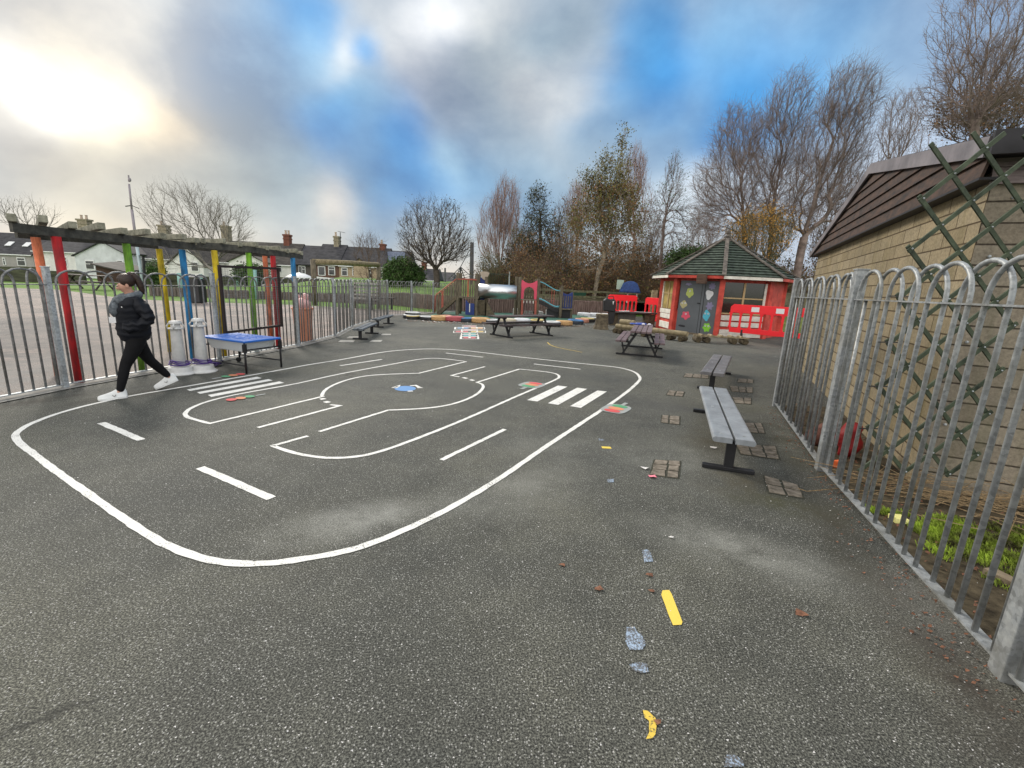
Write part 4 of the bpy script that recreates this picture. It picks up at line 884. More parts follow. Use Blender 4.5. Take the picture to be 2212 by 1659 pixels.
tag(MB().bar((3.05, 2.55, .03), (3.25, 1.55, .03), .08, .04).build('old_plank', M_plk), 'old pale plank lying on the soil behind the near railing', 'plank')
M_pot = mat('terracotta', (.13, .05, .035), .8, .2, 8)
t = thing('flower_pot', 'dark terracotta pot tipped behind the middle railing post', 'pot', (3.62, 5.0, 0)); MB().lathe((0, 0, .12), [(0, -.16), (.09, -.16), (.14, .10), (.155, .10), (.155, .15), (.13, .15), (.12, .1), (.08, -.1), (0, -.1)], 18, Matrix.Rotation(rad(70), 3, 'Y')).build('pot', M_pot, t, smooth=True)
M_stalk = mat('dry_stalk', (.11, .075, .04), .85, .35, 40, col2=(.27, .19, .10)); M_mossg = mat('moss_green', (.075, .07, .02), .85, .3, 5, col2=(.24, .34, .03), sharp=.06); 
mb = MB()
for _ in range(300):
    s_ = random.uniform(-.48, -.06) if random.random() < .88 else random.uniform(-1.0, -.1); n_ = random.uniform(-.35, 3.0); p = BC+BD*s_+BN*n_
    a = random.gauss(math.atan2(BN.y, BN.x), .35) + (math.pi if random.random() < .5 else 0); ln = random.uniform(.2, .8); z = .02+abs(random.gauss(.03, .05)); dz = random.gauss(0, .06)*ln+ (random.uniform(0, .5)*ln if random.random() < .12 else 0)
    p0 = Vector((p.x, p.y, z)); p2 = p0+Vector((math.cos(a)*ln, math.sin(a)*ln, dz)); p1 = (p0+p2)/2+Vector((random.gauss(0, .03), random.gauss(0, .03), random.gauss(.03, .03)))
    if p2.z < .01: p2.z = .012
    mb.tube([p0, p1, p2], [.004, .0035, .002], 3, False)
tag(mb.build('dry_stalks', M_stalk), 'tangle of dry fallen stalks along the foot of the block wall', 'dead stalks', kind='stuff')
tag(MB().tube([Vector((*G(*Z8(1520, 1370)), .012)), Vector((*G(*Z8(1600, 1400)), .015)), Vector((*G(*Z8(1896, 1388)), .03)), (3.15, 3.62, .05)], .004, 5).build('dry_stalk', M_stalk), 'long dry stalk poking out under the near railing onto the tarmac', 'stalk')
def blades(mb, cx, cy, rx, ry, rot, n, h0, h1, w, zf=lambda x, y: .005):
    for _ in range(n):
        r_ = math.sqrt(random.random()); a = random.uniform(0, 6.283); u_, v_ = r_*math.cos(a)*rx, r_*math.sin(a)*ry
        x = cx+u_*math.cos(rot)-v_*math.sin(rot); y = cy+u_*math.sin(rot)+v_*math.cos(rot); h = random.uniform(h0, h1); b_ = random.uniform(0, 6.283); l_ = random.uniform(.2, .9)*h
        dx, dy = math.cos(b_), math.sin(b_); z = zf(x, y); 
        mb.add([(x-dy*w, y+dx*w, z), (x+dy*w, y-dx*w, z), (x+dx*l_*.4+dy*w*.7, y+dy*l_*.4-dx*w*.7, z+h*.7), (x+dx*l_, y+dy*l_, z+h)], [(0, 1, 2, 3)])
mb = MB(); wall_rot = math.atan2(BN.y, BN.x)
for cx, cy, rx, ry, n in ((3.30, 3.10, .35, .22, 3200), (3.75, 2.85, .5, .26, 4200), (3.02, 3.30, .12, .10, 400), (3.45, 2.55, .45, .30, 2600), (4.2, 2.5, .6, .4, 3600), (3.3, 2.0, .5, .40, 2600), (3.7, 1.5, .6, .5, 2600), (2.95, 2.75, .18, .2, 500)):
    for _ in range(9): blades(mb, cx+random.gauss(0, rx*.45), cy+random.gauss(0, ry*.45), rx*.35, ry*.35, wall_rot, n//9, .015, .055, .0035)
tag(mb.build('moss_and_weeds', M_mossg), 'bright green moss and weeds on the soil behind the near railing', 'moss', kind='stuff')
mb = MB()
for _ in range(700):
    u = random.random(); p = Vector(RF[0]).lerp(Vector(RF[2]), u) if u < 2 else None; q_ = random.uniform(.05, 1.2); x = p.x+q_+random.gauss(0, .05); y = p.y+random.gauss(0, .1); s_ = random.uniform(.006, .02); a0 = random.uniform(0, 6.28)
    mb.add([(x+s_*math.cos(a0+k*1.57), y+s_*.6*math.sin(a0+k*1.57), .008+random.uniform(0, .02)) for k in range(4)], [(0, 1, 2, 3)])
tag(mb.build('bed_litter', M_leaf), 'dead leaves over the soil behind the near railing', 'leaves', kind='stuff')

# ================================================================== octagonal play hut
HX, HY = 8.9, 20.2
M_hred = mat('red_hut_paint', (.38, .035, .025), .6, .25, 2.5, .25, 12, col2=(.56, .075, .05)); M_hcream = mat('cream_boards', (.60, .57, .50), .65, .15, 4, .2, 20, col2=(.68, .66, .60)); M_hgrey = mat('grey_door_paint', (.105, .115, .125), .5, .12, 2, .1, 30)
M_tile = mat('mossy_green_roof_boards', (.008, .013, .011), .8, .45, 3, .4, 12, col2=(.055, .075, .055), stretch=(2, 2, 3)); M_hip = timber('hip_board', (.03, .024, .022), (.14, .12, .10), (2, 2, 2))
M_glz = mat('dark_glazing', (.02, .018, .014), .12, .3, 3, spec=.6); M_ply = mat('yellowed_panel', (.24, .17, .045), .6, .35, 3, col2=(.36, .27, .08)); M_mul = mat('tan_mullion', (.42, .30, .15), .6, .15, 10)
hut = thing('play_hut', 'small octagonal red playhouse with grey double door and mossy green board roof', 'hut', (HX, HY, 0), world=True)
def octp(R, a, z): return Vector((HX+R*math.cos(rad(a)), HY+R*math.sin(rad(a)), z))
Rw = 1.85/(2*math.sin(math.pi/8)); Re = 2.24/(2*math.sin(math.pi/8)); ZE = 2.34; ZAp = 3.98
def face(fa, u0_, u1_, z0, z1, th, nm, M, out=0.0, par=None, bevel=0):
    """board on the wall with outward normal angle fa; u in 0..1 across (left to right seen from outside)"""
    L_ = octp(Rw, fa-22.5, 0); R_ = octp(Rw, fa+22.5, 0); nrm = Vector((math.cos(rad(fa)), math.sin(rad(fa)), 0))
    a = L_.lerp(R_, u0_)+nrm*out; b = L_.lerp(R_, u1_)+nrm*out
    pts = [Vector((a.x, a.y, z0)), Vector((b.x, b.y, z0)), Vector((b.x, b.y, z1)), Vector((a.x, a.y, z1))]
    return MB().slab(pts[::-1], nrm*th).build(nm, M, par or hut, bevel=bevel)
wallm = MB(); ring0 = [octp(Rw-.02, 22.5+45*k, 0) for k in range(8)]
wallm.prism([(p.x, p.y) for p in ring0], 0, .9); wallm.build('lower_wall', M_hred, hut)
for k in range(8):
    a = 22.5+45*k; p = octp(Rw, a, 0); MB().box((p.x, p.y, 1.15), (.2, .2, 2.3), rad(a)).build('corner_post', M_hred, hut, bevel=.01)
for fa in (-45, 0, 45, 90, 135): face(fa, .05, .95, .9, 2.25, .03, 'wall_panel', M_hred)
wm = MB(); wm.prism([(HX+(Rw-.06)*math.cos(rad(22.5+45*k)), HY+(Rw-.06)*math.sin(rad(22.5+45*k))) for k in range(8)], 2.12, 2.3); wm.build('wall_plate', M_hred, hut)
fl_ = MB(); fl_.prism([(HX+(Rw-.3)*math.cos(rad(22.5+45*k)), HY+(Rw-.3)*math.sin(rad(22.5+45*k))) for k in range(8)], .9, .92); fl_.build('floor', M_hcream, hut)
# S face: window with tan cross
fa = -90
w_ = face(fa, .06, .90, .95, 2.12, .02, 'window', M_glz, -.05); face(fa, .06, .90, 1.50, 1.545, .03, 'mullion', M_mul, -.03, w_); face(fa, .46, .50, .95, 2.12, .03, 'mullion', M_mul, -.028, w_)
face(fa, .90, .945, .95, 2.12, .05, 'frame', M_hcream, -.03, w_); face(fa, .05, .94, .90, .955, .08, 'sill', M_mul, -.03, w_)
for z0, z1 in ((.66, .86), (.42, .60), (.14, .30), (.02, .135)): face(fa, .06, 1.0, z0, z1, .035, 'cream_board', M_hcream, .0, bevel=.01)
# W face: narrow window with yellowed panel, cream boards below
fa = 180
w_ = face(fa, .12, .86, .95, 2.12, .02, 'window', M_ply, -.05); face(fa, .12, .86, 1.58, 1.62, .03, 'mullion', M_mul, -.03, w_); face(fa, .48, .53, .95, 2.12, .03, 'mullion', M_mul, -.028, w_); face(fa, .08, .13, .95, 2.12, .05, 'frame', M_hcream, -.03, w_)
for z0, z1 in ((.74, .93), (.52, .72), (.10, .38)): face(fa, .02 if z0 > .7 else .12, .93, z0, z1, .04, 'cream_board', M_hcream, .0, bevel=.012)
M_yt = mat('brass_rose', (.55, .38, .10), .4, .1); q_ = octp(Rw+.02, 180+20, 1.52); MB().ball(q_, .09, 10, 8, (.4, 1, 1)).build('round_badge', M_yt, hut, smooth=True)
# door face
fa = -135
d1 = face(fa, .10, .595, .04, 2.14, .035, 'door', M_hgrey, -.01); d2 = face(fa, .655, .95, .04, 2.14, .035, 'door', M_hgrey, -.01); face(fa, .60, .65, .04, 2.14, .03, 'door_stile', M_hgrey, .012); face(fa, .588, .606, .04, 2.14, .03, 'door_gap', M_black, .0); face(fa, .642, .660, .04, 2.14, .035, 'door_gap', M_black, .0)
face(fa, .53, .60, 1.24, 1.28, .03, 'handle', M_black, .03, d1); face(fa, .0, 1.0, .0, .06, .14, 'doorstep', M_plk, -.02)
def fdisc(fa, u, z, rx, rz, M, out, par, nm='sticker', lob=0, amp=0.0, ph=0):
    L_ = octp(Rw, fa-22.5, 0); R_ = octp(Rw, fa+22.5, 0); nrm = Vector((math.cos(rad(fa)), math.sin(rad(fa)), 0)); t_ = (R_-L_).normalized(); c_ = L_.lerp(R_, u)+nrm*out
    pts = []
    for k in range(36):
        a = 2*math.pi*k/36; r_ = 1+amp*math.sin(lob*a+ph); pts.append(c_+t_*(rx*r_*math.cos(a))+Vector((0, 0, z+rz*r_*math.sin(a))))
    return MB().slab(pts[::-1], nrm*.004).build(nm, M, par)
SC = {k: mat('sticker_'+k, v, .5, .12, 12) for k, v in dict(lime=(.42, .48, .12), green=(.22, .52, .04), pink=(.62, .08, .13), cyan=(.08, .42, .55), white=(.66, .67, .68), lilac=(.22, .20, .32), tan=(.40, .36, .18), black=(.02, .02, .025)).items()}
for u, z, rx, rz, c_, lob, amp, eyes in ((.33, 1.66, .15, .19, 'lime', 5, .10, 1), (.22, 1.18, .14, .15, 'tan', 4, .12, 2), (.30, .74, .17, .16, 'pink', 5, .16, 1), (.24, .30, .13, .05, 'black', 2, .2, 0), (.80, 1.95, .12, .12, 'lilac', 7, .22, 0), (.76, 1.62, .14, .18, 'white', 3, .18, 0), (.80, 1.18, .13, .14, 'lilac', 6, .25, 0), (.76, .80, .13, .21, 'cyan', 4, .10, 2), (.80, .33, .15, .17, 'green', 6, .14, 2), (.28, 2.0, .12, .05, 'lilac', 5, .2, 0)):
    par = d1 if u < .6 else d2; s_ = fdisc(-135, u, z, rx, rz, SC[c_], .027, par, 'sticker', lob, amp, u*9)
    for e in range(eyes):
        uu = u+(e-(eyes-1)/2)*.07; fdisc(-135, uu, z+rz*.35, .035, .035, SC['white'], .033, par, 'sticker_eye'); fdisc(-135, uu, z+rz*.35, .015, .015, SC['black'], .038, par, 'sticker_pupil')
# roof: stepped courses
rp_ = MB(); nc = 15
for i in range(nc):
    f0, f1_ = i/nc, (i+1)/nc; R0 = Re*(1-f0)+.05*f0; R1 = Re*(1-f1_)+.05*f1_; z0 = ZE+(ZAp-ZE)*f0; z1 = ZE+(ZAp-ZE)*f1_
    lo = [octp(R0+.03, 22.5+45*k, z0+.03) for k in range(8)]; hi = [octp(R1-.01, 22.5+45*k, z1-.004) for k in range(8)]; un = [octp(R0-.02, 22.5+45*k, z0-.012) for k in range(8)]
    rp_.add(un+lo+hi, [(k, (k+1) % 8, 8+(k+1) % 8, 8+k) for k in range(8)]+[(8+k, 8+(k+1) % 8, 16+(k+1) % 8, 16+k) for k in range(8)])
roof = rp_.build('roof', M_tile, hut)
for k in range(8):
    a = 22.5+45*k; MB().bar(octp(Re+.1, a, ZE+.02), octp(.12, a, ZAp+.02), .15, .05).build('hip_board', M_hip, roof, bevel=.008)
    fa_ = 45*k; p0, p1 = octp(Re-.02, fa_-22.5, ZE-.055), octp(Re-.02, fa_+22.5, ZE-.055)
    MB().bar(p0, p1, .03, .11).build('fascia', M_hcream if fa_ in (180, 270) else M_hred, roof)
sf = MB(); sf.add([octp(Re-.04, 22.5+45*k, ZE-.09) for k in range(8)]+[octp(Rw-.2, 22.5+45*k, ZE-.06) for k in range(8)], [(k, (k+1) % 8, 8+(k+1) % 8, 8+k) for k in range(8)]); sf.build('soffit', M_fasc, roof)
MB().lathe((HX, HY, ZAp-.12), [(.30, 0), (.26, .05), (.12, .09), (.11, .16), (.17, .19), (.15, .22), (.07, .25), (.06, .31), (.10, .36), (.08, .43), (.02, .47), (0, .48)], 12).build('finial', M_hip, roof, smooth=False)
q_ = octp(Rw+.42, -135+7, 2.2); MB().box(q_, (.34, .28, .36), rad(-45+8)).build('alarm_box', timber('brown_box', (.05, .03, .02), (.12, .07, .05)), hut, bevel=.01)

# ================================================================== red barriers
M_bar = mat('red_barrier_plastic', (.88, .014, .024), .42, .08, 3, spec=.5); M_refl = mat('white_reflector', (.75, .74, .74), .35, .04, 30)
def barrier(label, p0, p1, z0, z1, slots=7, feet=True, refl=True):
    p0 = Vector((*p0, 0)); p1 = Vector((*p1, 0)); Ln = (p1-p0).length; d = p1-p0
    t = thing('safety_barrier', label, 'barrier', tuple((p0+p1)/2), math.atan2(d.y, d.x), 'red plastic pedestrian barriers')
    H_ = z1-z0; mb = MB(); c = .10; band = H_*.30; low = H_*.17
    mb.slab([(-Ln/2+c, -.03, z1), (Ln/2-c, -.03, z1), (Ln/2, -.03, z1-c*.9), (Ln/2, -.03, z1-band), (-Ln/2, -.03, z1-band), (-Ln/2, -.03, z1-c*.9)], (0, .06, 0))
    mb.slab([(-Ln/2+.03, -.032, z0+low), (Ln/2-.03, -.032, z0+low), (Ln/2-.05, -.032, z0), (-Ln/2+.05, -.032, z0)], (0, .064, 0))
    for k in range(slots+1):
        x = -Ln/2+.035+(Ln-.07)*k/slots; w = .038; zc0, zc1 = z0+low-.002, z1-band+.002
        mb.slab([(x-w*1.9, -.026, zc1), (x+w*1.9, -.026, zc1), (x+w, -.026, zc1-.07), (x+w*.9, -.026, zc0+.08), (x+w*1.7, -.026, zc0), (x-w*1.7, -.026, zc0), (x-w*.9, -.026, zc0+.08), (x-w, -.026, zc1-.07)], (0, .052, 0))
    pan = mb.build('panel', M_bar, t, bevel=.008)
    if refl:
        for x in (-.16*Ln, .16*Ln): MB().box((x, -.034, z1-band*.5), (.26, .006, band*.55)).build('reflector', M_refl, t, bevel=.002)
    if feet:
        for sx in (-1, 1):
            x = sx*Ln*.3; MB().slab([(x-.035, -.22, 0), (x-.035, .22, 0), (x-.035, .19, .05), (x-.035, .05, .11), (x-.035, .035, z0+.12), (x-.035, -.035, z0+.12), (x-.035, -.05, .11), (x-.035, -.19, .05)], (.07, 0, 0)).build('foot', M_blackm, t, bevel=.005)
    return t
barrier('red barrier with two white reflectors in front of the hut window', (8.10, 17.25), (9.95, 15.55), .28, 1.32, 7)
barrier('red barrier half hidden behind the left side of the hut', (6.95, 24.6), (7.75, 22.9), .12, 1.32, 6, refl=False)
pA = Zp(1313, 650, 26.5); pB = Zp(1376, 650, 26.5); barrier('red barrier farthest left, behind the black bag', (pA.x, pA.y), (pB.x, pB.y), .30, 1.36, 7, refl=False)

# ================================================================== logs, stumps, bag
M_log = timber('peeled_log', (.14, .11, .06), (.27, .22, .13), (2, 2, 2)); M_logd = timber('dark_log', (.045, .036, .022), (.12, .095, .06), (3, 3, 3)); M_end = mat('log_end', (.035, .026, .015), .85, .4, 18, .5, 40, col2=(.085, .065, .036))
ZG = zoomer(2500, 880, 3.16)
def log(t, a, b, r, nm='log', M=None, n=14):
    o = MB().tube([a, (Vector(a)+Vector(b))/2+Vector((0, 0, .004)), b], [r, r*1.02, r*.97], n).build(nm, M or M_log, t, smooth=False); return o
a = Vector((*G(*ZBa(590, 1235)), 0)); b = Vector((*G(*ZG(640, 1475)), 0)); d = (b-a).normalized(); nn_ = Vector((-d.y, d.x, 0))
t = thing('log_bench', 'long log bench lying on short round logs in front of the hut', 'log bench', tuple(a), world=True)
log(t, a+Vector((0, 0, .27)), b+Vector((0, 0, .27)), .09, 'seat_log'); MB().bar(a+nn_*-.10+Vector((0, 0, .18)), b+nn_*-.10+Vector((0, 0, .18)), .07, .04).build('rail', M_logd, t)
for k in (.02, .09, .45, .80, .95): p = a.lerp(b, k); log(t, p-nn_*.2+Vector((0, 0, .09)), p+nn_*.22+Vector((0, 0, .09)), .085, 'support_log', M_end)
log(t, a.lerp(b, .05)+nn_*.05+Vector((0, 0, .45)), a.lerp(b, .26)+nn_*.05+Vector((0, 0, .45)), .10, 'short_log')
a = Vector((*G(*ZG(750, 1480)), 0)); b = Vector((*G(*ZG(1410, 1515)), 0)); d = (b-a).normalized(); nn_ = Vector((-d.y, d.x, 0))
t = thing('log_ladder', 'low row of short logs strung on a rail near the hut door', 'log bench', tuple(a), world=True)
MB().bar(a+Vector((0, 0, .225)), b+Vector((0, 0, .225)), .10, .03).build('rail', M_log, t); MB().bar(a+nn_*.3+Vector((0, 0, .225)), b+nn_*.3+Vector((0, 0, .225)), .08, .03).build('rail', M_log, t)
for k in (.05, .22, .72, .93): p = a.lerp(b, k); log(t, p-nn_*.06+Vector((0, 0, .105)), p+nn_*.36+Vector((0, 0, .105)), .10, 'support_log', M_end)
for k in (.12, .30, .49, .68, .86): p = a.lerp(b, k); log(t, p-nn_*.02+Vector((0, 0, .25)), p+nn_*.34+Vector((0, 0, .25)), .045, 'rung', M_log)
def stump(label, x, y, r, h):
    t = thing('stump', label, 'stump', (x, y, 0), group='tree stump seats by the bag'); mb = MB(); n = 16; V = []
    for i, (rr, z) in enumerate(((r*1.25, 0), (r*.98, h*.3), (r*.92, h*.75), (r*.97, h))):
        for k in range(n): q = rr*(1+.10*math.sin(k*2.4)+random.uniform(-.06, .06)); V.append((q*math.cos(6.283*k/n), q*math.sin(6.283*k/n), z))
    mb.add(V, [(i*n+k, i*n+(k+1) % n, (i+1)*n+(k+1) % n, (i+1)*n+k) for i in range(3) for k in range(n)]+[tuple(3*n+k for k in range(n))]); mb.build('trunk_piece', M_logd, t); MB().lathe((0, 0, h), [(r*.9, 0), (r*.88, .012), (0, .014)], 16).build('cut_top', M_log, t)
gx, gy = G(*ZBa(315, 1165)); stump('rough stump with pale cut top left of the black bag', gx, gy, .27, .62)
gx, gy = G(*ZBa(505, 1090)); stump('small stump under the dark slab table', gx, gy+.2, .18, .55)
gx, gy = G(*ZBa(640, 1085)); t = thing('slab_table', 'dark slab table on stone and stump legs with papers on it', 'table', (gx, gy+.3, 0))
MB().box((.8, 0, .60), (2.6, .7, .06)).jit(.01).build('top', M_picd, t); MB().box((.35, 0, .28), (.95, .35, .56)).jit(.02).build('stone_leg', mat('grey_stone', (.10, .095, .085), .9, .3, 6, .6, 20), t); MB().box((1.5, 0, .28), (.5, .4, .56)).jit(.03).build('stump_leg', M_logd, t); MB().box((-.25, 0, .28), (.4, .4, .56)).jit(.03).build('stump_leg', M_logd, t)
tag(MB().slab([(gx+.0, gy+.1, .635), (gx+.5, gy+.12, .635), (gx+.55, gy+.4, .635), (gx+.1, gy+.42, .635)][::-1], (0, 0, .03)).jit(.012).build('paper', M_refl), 'white paper at the left of the dark slab table', 'paper'); tag(MB().slab([(gx+.7, gy+.05, .635), (gx+1.55, gy+.1, .635), (gx+1.6, gy+.3, .635), (gx+.8, gy+.3, .635)][::-1], (0, 0, .02)).jit(.008).build('paper', M_refl), 'white sheet at the right of the dark slab table', 'paper')
gx, gy = G(*ZBa(445, 1100)); t = thing('school_bag', 'black bag and coat hung beside the stump with a small white mark', 'bag', (gx, gy+.1, 0))
bb = MB().slab([(-.26, -.15, .66), (.24, -.15, .62), (.30, -.15, .82), (.29, -.15, 1.12), (.18, -.15, 1.24), (.02, -.15, 1.19), (-.16, -.15, 1.26), (-.30, -.15, 1.16), (-.28, -.15, .85)], (0, .3, 0)).jit(.015).build('bag_body', M_blackm, t, bevel=.05, seg=3)
MB().slab([(-.05, -.1, .7), (.3, -.1, .75), (.26, -.08, .1), (.05, -.08, .05)], (0, .2, 0)).build('coat', M_blackm, t, bevel=.03); MB().tube([(-.2, 0, 1.15), (-.12, 0, 1.33), (.14, 0, 1.34), (.2, 0, 1.16)], .02, 6).build('strap', M_blackm, t); MB().slab([(.10, -.175, 1.12), (.16, -.175, 1.12), (.13, -.175, .94)], (0, -.01, 0)).build('emblem', M_refl, t)

# ================================================================== log palisade, post and rail
M_pal = timber('purple_brown_palisade', (.095, .062, .05), (.21, .15, .13), (5, 5, .6), .85, .5)
WL = [(-7.9, 30.2), (-6.0, 28.0), (-4.4, 26.95), (-1.7, 26.75), (0, 27.65), (2.0, 28.2), (3.8, 28.9), (5.6, 29.9), (8.2, 31.5)]
def palisade(name, label, P, zt_, r, M, tops=True):
    L_ = sum((Vector(P[i+1])-Vector(P[i])).length for i in range(len(P)-1)); n = int(L_/(2*r)); mb = MB()
    P3 = [(*p, 0) for p in P]
    for k in range(n):
        p = along(P3, (k+.5)/n); h = zt_(p) if callable(zt_) else zt_; h += random.uniform(-.02, .02); rr = r*random.uniform(.9, 1.04)
        mb.tube([(p.x, p.y, -.1), (p.x, p.y, h-.03), (p.x, p.y, h)], [rr, rr, rr*.6], 8)
    return tag(mb.build(name, M, smooth=False), label, 'wall')
palisade('log_retaining_wall', 'curved wall of upright purplish brown logs behind the climbing frame', WL[1:], .86, .075, M_pal)
M_pal2 = timber('grey_brown_palisade', (.085, .068, .06), (.17, .14, .125), (5, 5, .6), .85, .5)
palisade('log_retaining_wall', 'lower greyer board wall edging the lawn beyond the left railing', [(-22.5, 28.0), (-19.5, 28.9), (-15.3, 30.4), (-10.5, 30.3), (-7.9, 29.9), (-6.0, 28.05)], lambda p: .52 if p.x < -12 else .52+.34*min(1, (p.x+12)/5), .09, M_pal2)
bk = MB(); NB = 16                                            # bank behind the palisades: rises from the wall tops
for P, h in ((WL[1:], .80), ([(-19.5, 28.9), (-15.3, 30.4), (-10.5, 30.3), (-7.9, 29.9), (-6.0, 28.05)], .62)):
    for i in range(len(P)-1):
        a, b = P[i], P[i+1]
        def q_(p, k): 
            e = 2.6*k; nx_, ny_ = p[0]*.10, 1.0; x = p[0]+nx_*e*.4; y = p[1]+ny_*e
            w_ = min(1, max(0, (x+26)/9)); t_ = min(1, e/24); t_ = t_*t_*(3-2*t_); hh = h*(1-t_)+1.62*t_
            if p[0] < -12: hh = (.45)*(1-t_)+(1.62*w_)*t_
            return (x, y+.08, hh)
        for k in range(10): bk.add([q_(a, k), q_(b, k), q_(b, k+1), q_(a, k+1)], [(0, 1, 2, 3)])
tag(bk.build('grass_bank', M_grass, smooth=True), kind='structure')
M_dead = mat('woodland_floor', (.04, .032, .018), .95, .4, 1.2, .8, 20, col2=(.085, .075, .035))
wf = MB()
for i in range(12):
    x0 = -1+i*3.6; 
    wf.add([(x0, 29.2+max(0, x0-3)*.35 if x0 < 9 else 31.3-(x0-9)*.05, .86), (x0+3.6, 29.2+max(0, x0+.6)*.35 if x0+3.6 < 9 else 31.3-(x0-5.4)*.05, .86), (x0+3.6+3, 46, 1.75), (x0+3, 46, 1.75)], [(0, 1, 2, 3)])
tag(wf.build('woodland_floor', M_dead), kind='structure')
M_rail = timber('mossy_rail', (.055, .055, .03), (.13, .125, .07), (2, 2, 2))
t = thing('post_and_rail_fence', 'mossy timber post and rail fence on top of the log wall', 'fence', (0, 27.8, .86), world=True)
rp = [Zp(1028, 640, 27.4), Zp(1110, 641, 28.4), Zp(1236, 640, 29.4), Zp(1312, 640, 30.4), Zp(1380, 642, 31.5)]
for i in range(4):
    a, b = rp[i], rp[i+1]
    for z in ((1.02,) if i < 1 else (1.08, 1.42)): MB().bar((a.x, a.y, z), (b.x, b.y, z+.03), .06, .13).build('rail', M_rail, t)
    n = max(1, int((b-a).length/1.6))
    for k in range(n): p = a.lerp(b, k/n); MB().box((p.x, p.y+.06, 1.15), (.12, .1, .75)).build('post', M_rail, t)
M_kid = dict(green=mat('dark_green_board', (.01, .06, .035), .6, .2))
tag(MB().slab([Zp(1237, 638, 30.2)+Vector((0, 0, -.16)), Zp(1266, 638, 30.4)+Vector((0, 0, -.16)), Zp(1266, 638, 30.4)+Vector((0, 0, .18)), Zp(1237, 638, 30.2)+Vector((0, 0, .18))], (0, .04, 0)).build('green_board', M_kid['green']), 'dark green board behind the rail fence', 'board')
# coat stand, chair backs and a tall stake behind the barriers
M_denim = mat('blue_coat_cloth', (.02, .05, .16), .8, .4, 10, .5, 20); M_pgb = mat('pale_green_board', (.30, .40, .33), .7, .1)
c_ = Zp(1361, 628, 27.5)
t = thing('coat_stand', 'navy blue coat hung over two pale stakes above the farthest barrier', 'coat', (c_.x, c_.y, .9), world=True)
mb = MB(); mb.lathe((c_.x, c_.y, 1.50), [(.66, 0), (.62, .12), (.5, .32), (.42, .55), (.22, .66), (0, .68)], 16, Matrix.Diagonal((1, .5, 1)).to_3x3() if False else None); mb.v = [(x+.03*math.sin(z*20+x*9), c_.y+(y-c_.y)*.45, z) for x, y, z in mb.v]; mb.build('coat', M_denim, t, smooth=True)
for dx in (-.12, .42): MB().bar((c_.x+dx, c_.y, .9), (c_.x+dx, c_.y, 1.6), .09, .05).build('stake', M_hcream, t)
MB().box((c_.x-.6, c_.y+.1, 1.95), (.4, .04, .55)).build('board', M_pgb, t)
c_ = Zp(1441, 620, 26)
t = thing('outdoor_chair', 'white and pale blue chair beside the hut, above the barriers', 'chair', (c_.x, c_.y, .9), world=True)
MB().box((c_.x, c_.y, 1.95), (.62, .05, .5)).build('backrest', M_hcream, t, bevel=.05); MB().box((c_.x+.25, c_.y-.3, 1.45), (.6, .5, .05)).build('seat', mat('pale_blue_seat', (.15, .36, .55), .5, .1), t, bevel=.02)
for dx, dy in ((-.26, 0), (.26, 0), (-.02, -.5), (.5, -.5)): MB().bar((c_.x+dx, c_.y+dy, .4), (c_.x+dx, c_.y+dy, 1.7 if dy == 0 else 1.44), .05, .05).build('leg', M_hcream, t)
a = Vector((*G(1391, 702), 0)); tag(MB().tube([(7.55, 25.4, 0), (7.6, 25.4, 1.0), (7.62, 25.4, 1.72)], [.19, .18, .17], 12).build('timber_post', M_log), 'thick orange-brown timber post between the two far barriers', 'post')

# ================================================================== climbing frame
M_cf = timber('green_grey_play_timber', (.05, .042, .027), (.15, .125, .085), (4, 4, 1)); M_cfr = mat('faded_red_paint', (.30, .075, .05), .6, .3, 5); M_navy = mat('navy_panel', (.012, .03, .15), .4, .15, 3); M_rosep = mat('raspberry_panel', (.56, .05, .10), .4, .08, 2, spec=.5)
M_steel = mat('polished_steel', (.62, .64, .66), .30, .04, 1.5, metal=1.0); M_teal = mat('teal_rail', (.10, .33, .40), .4, .1)
cf = thing('climbing_frame', 'timber climbing frame with steel tunnel, raspberry arch panel and short slide', 'climbing frame', (0, 24, 0), world=True)
Z7 = ZT; Z8b = ZTb
def post(x, y, z1, r=.085, z0=0): return MB().tube([(x, y, z0), (x, y, z1-.02), (x, y, z1)], [r, r, r*.8], 10).build('post', M_cf, cf)
# left tower
tl = [(-2.98, 23.3), (-2.02, 23.3), (-2.02, 24.5), (-2.98, 24.5)]
for i, (x, y) in enumerate(tl): post(x, y, 2.12)
MB().box((-2.5, 23.9, .90), (1.15, 1.35, .07)).build('platform', M_cf, cf)
mb_ = None
for k in range(8):
    x = -2.90+k*.115; MB().box((x, 23.22, 1.36), (.085, .03, .84)).build('board', M_cfr if k == 4 else M_cf, cf)
MB().bar((-2.98, 23.2, 1.80), (-2.0, 23.2, 1.80), .06, .05).build('hand_rail', M_cfr, cf); MB().bar((-2.98, 24.6, 1.84), (-2.0, 24.6, 1.84), .06, .05).build('hand_rail', M_cfr, cf)
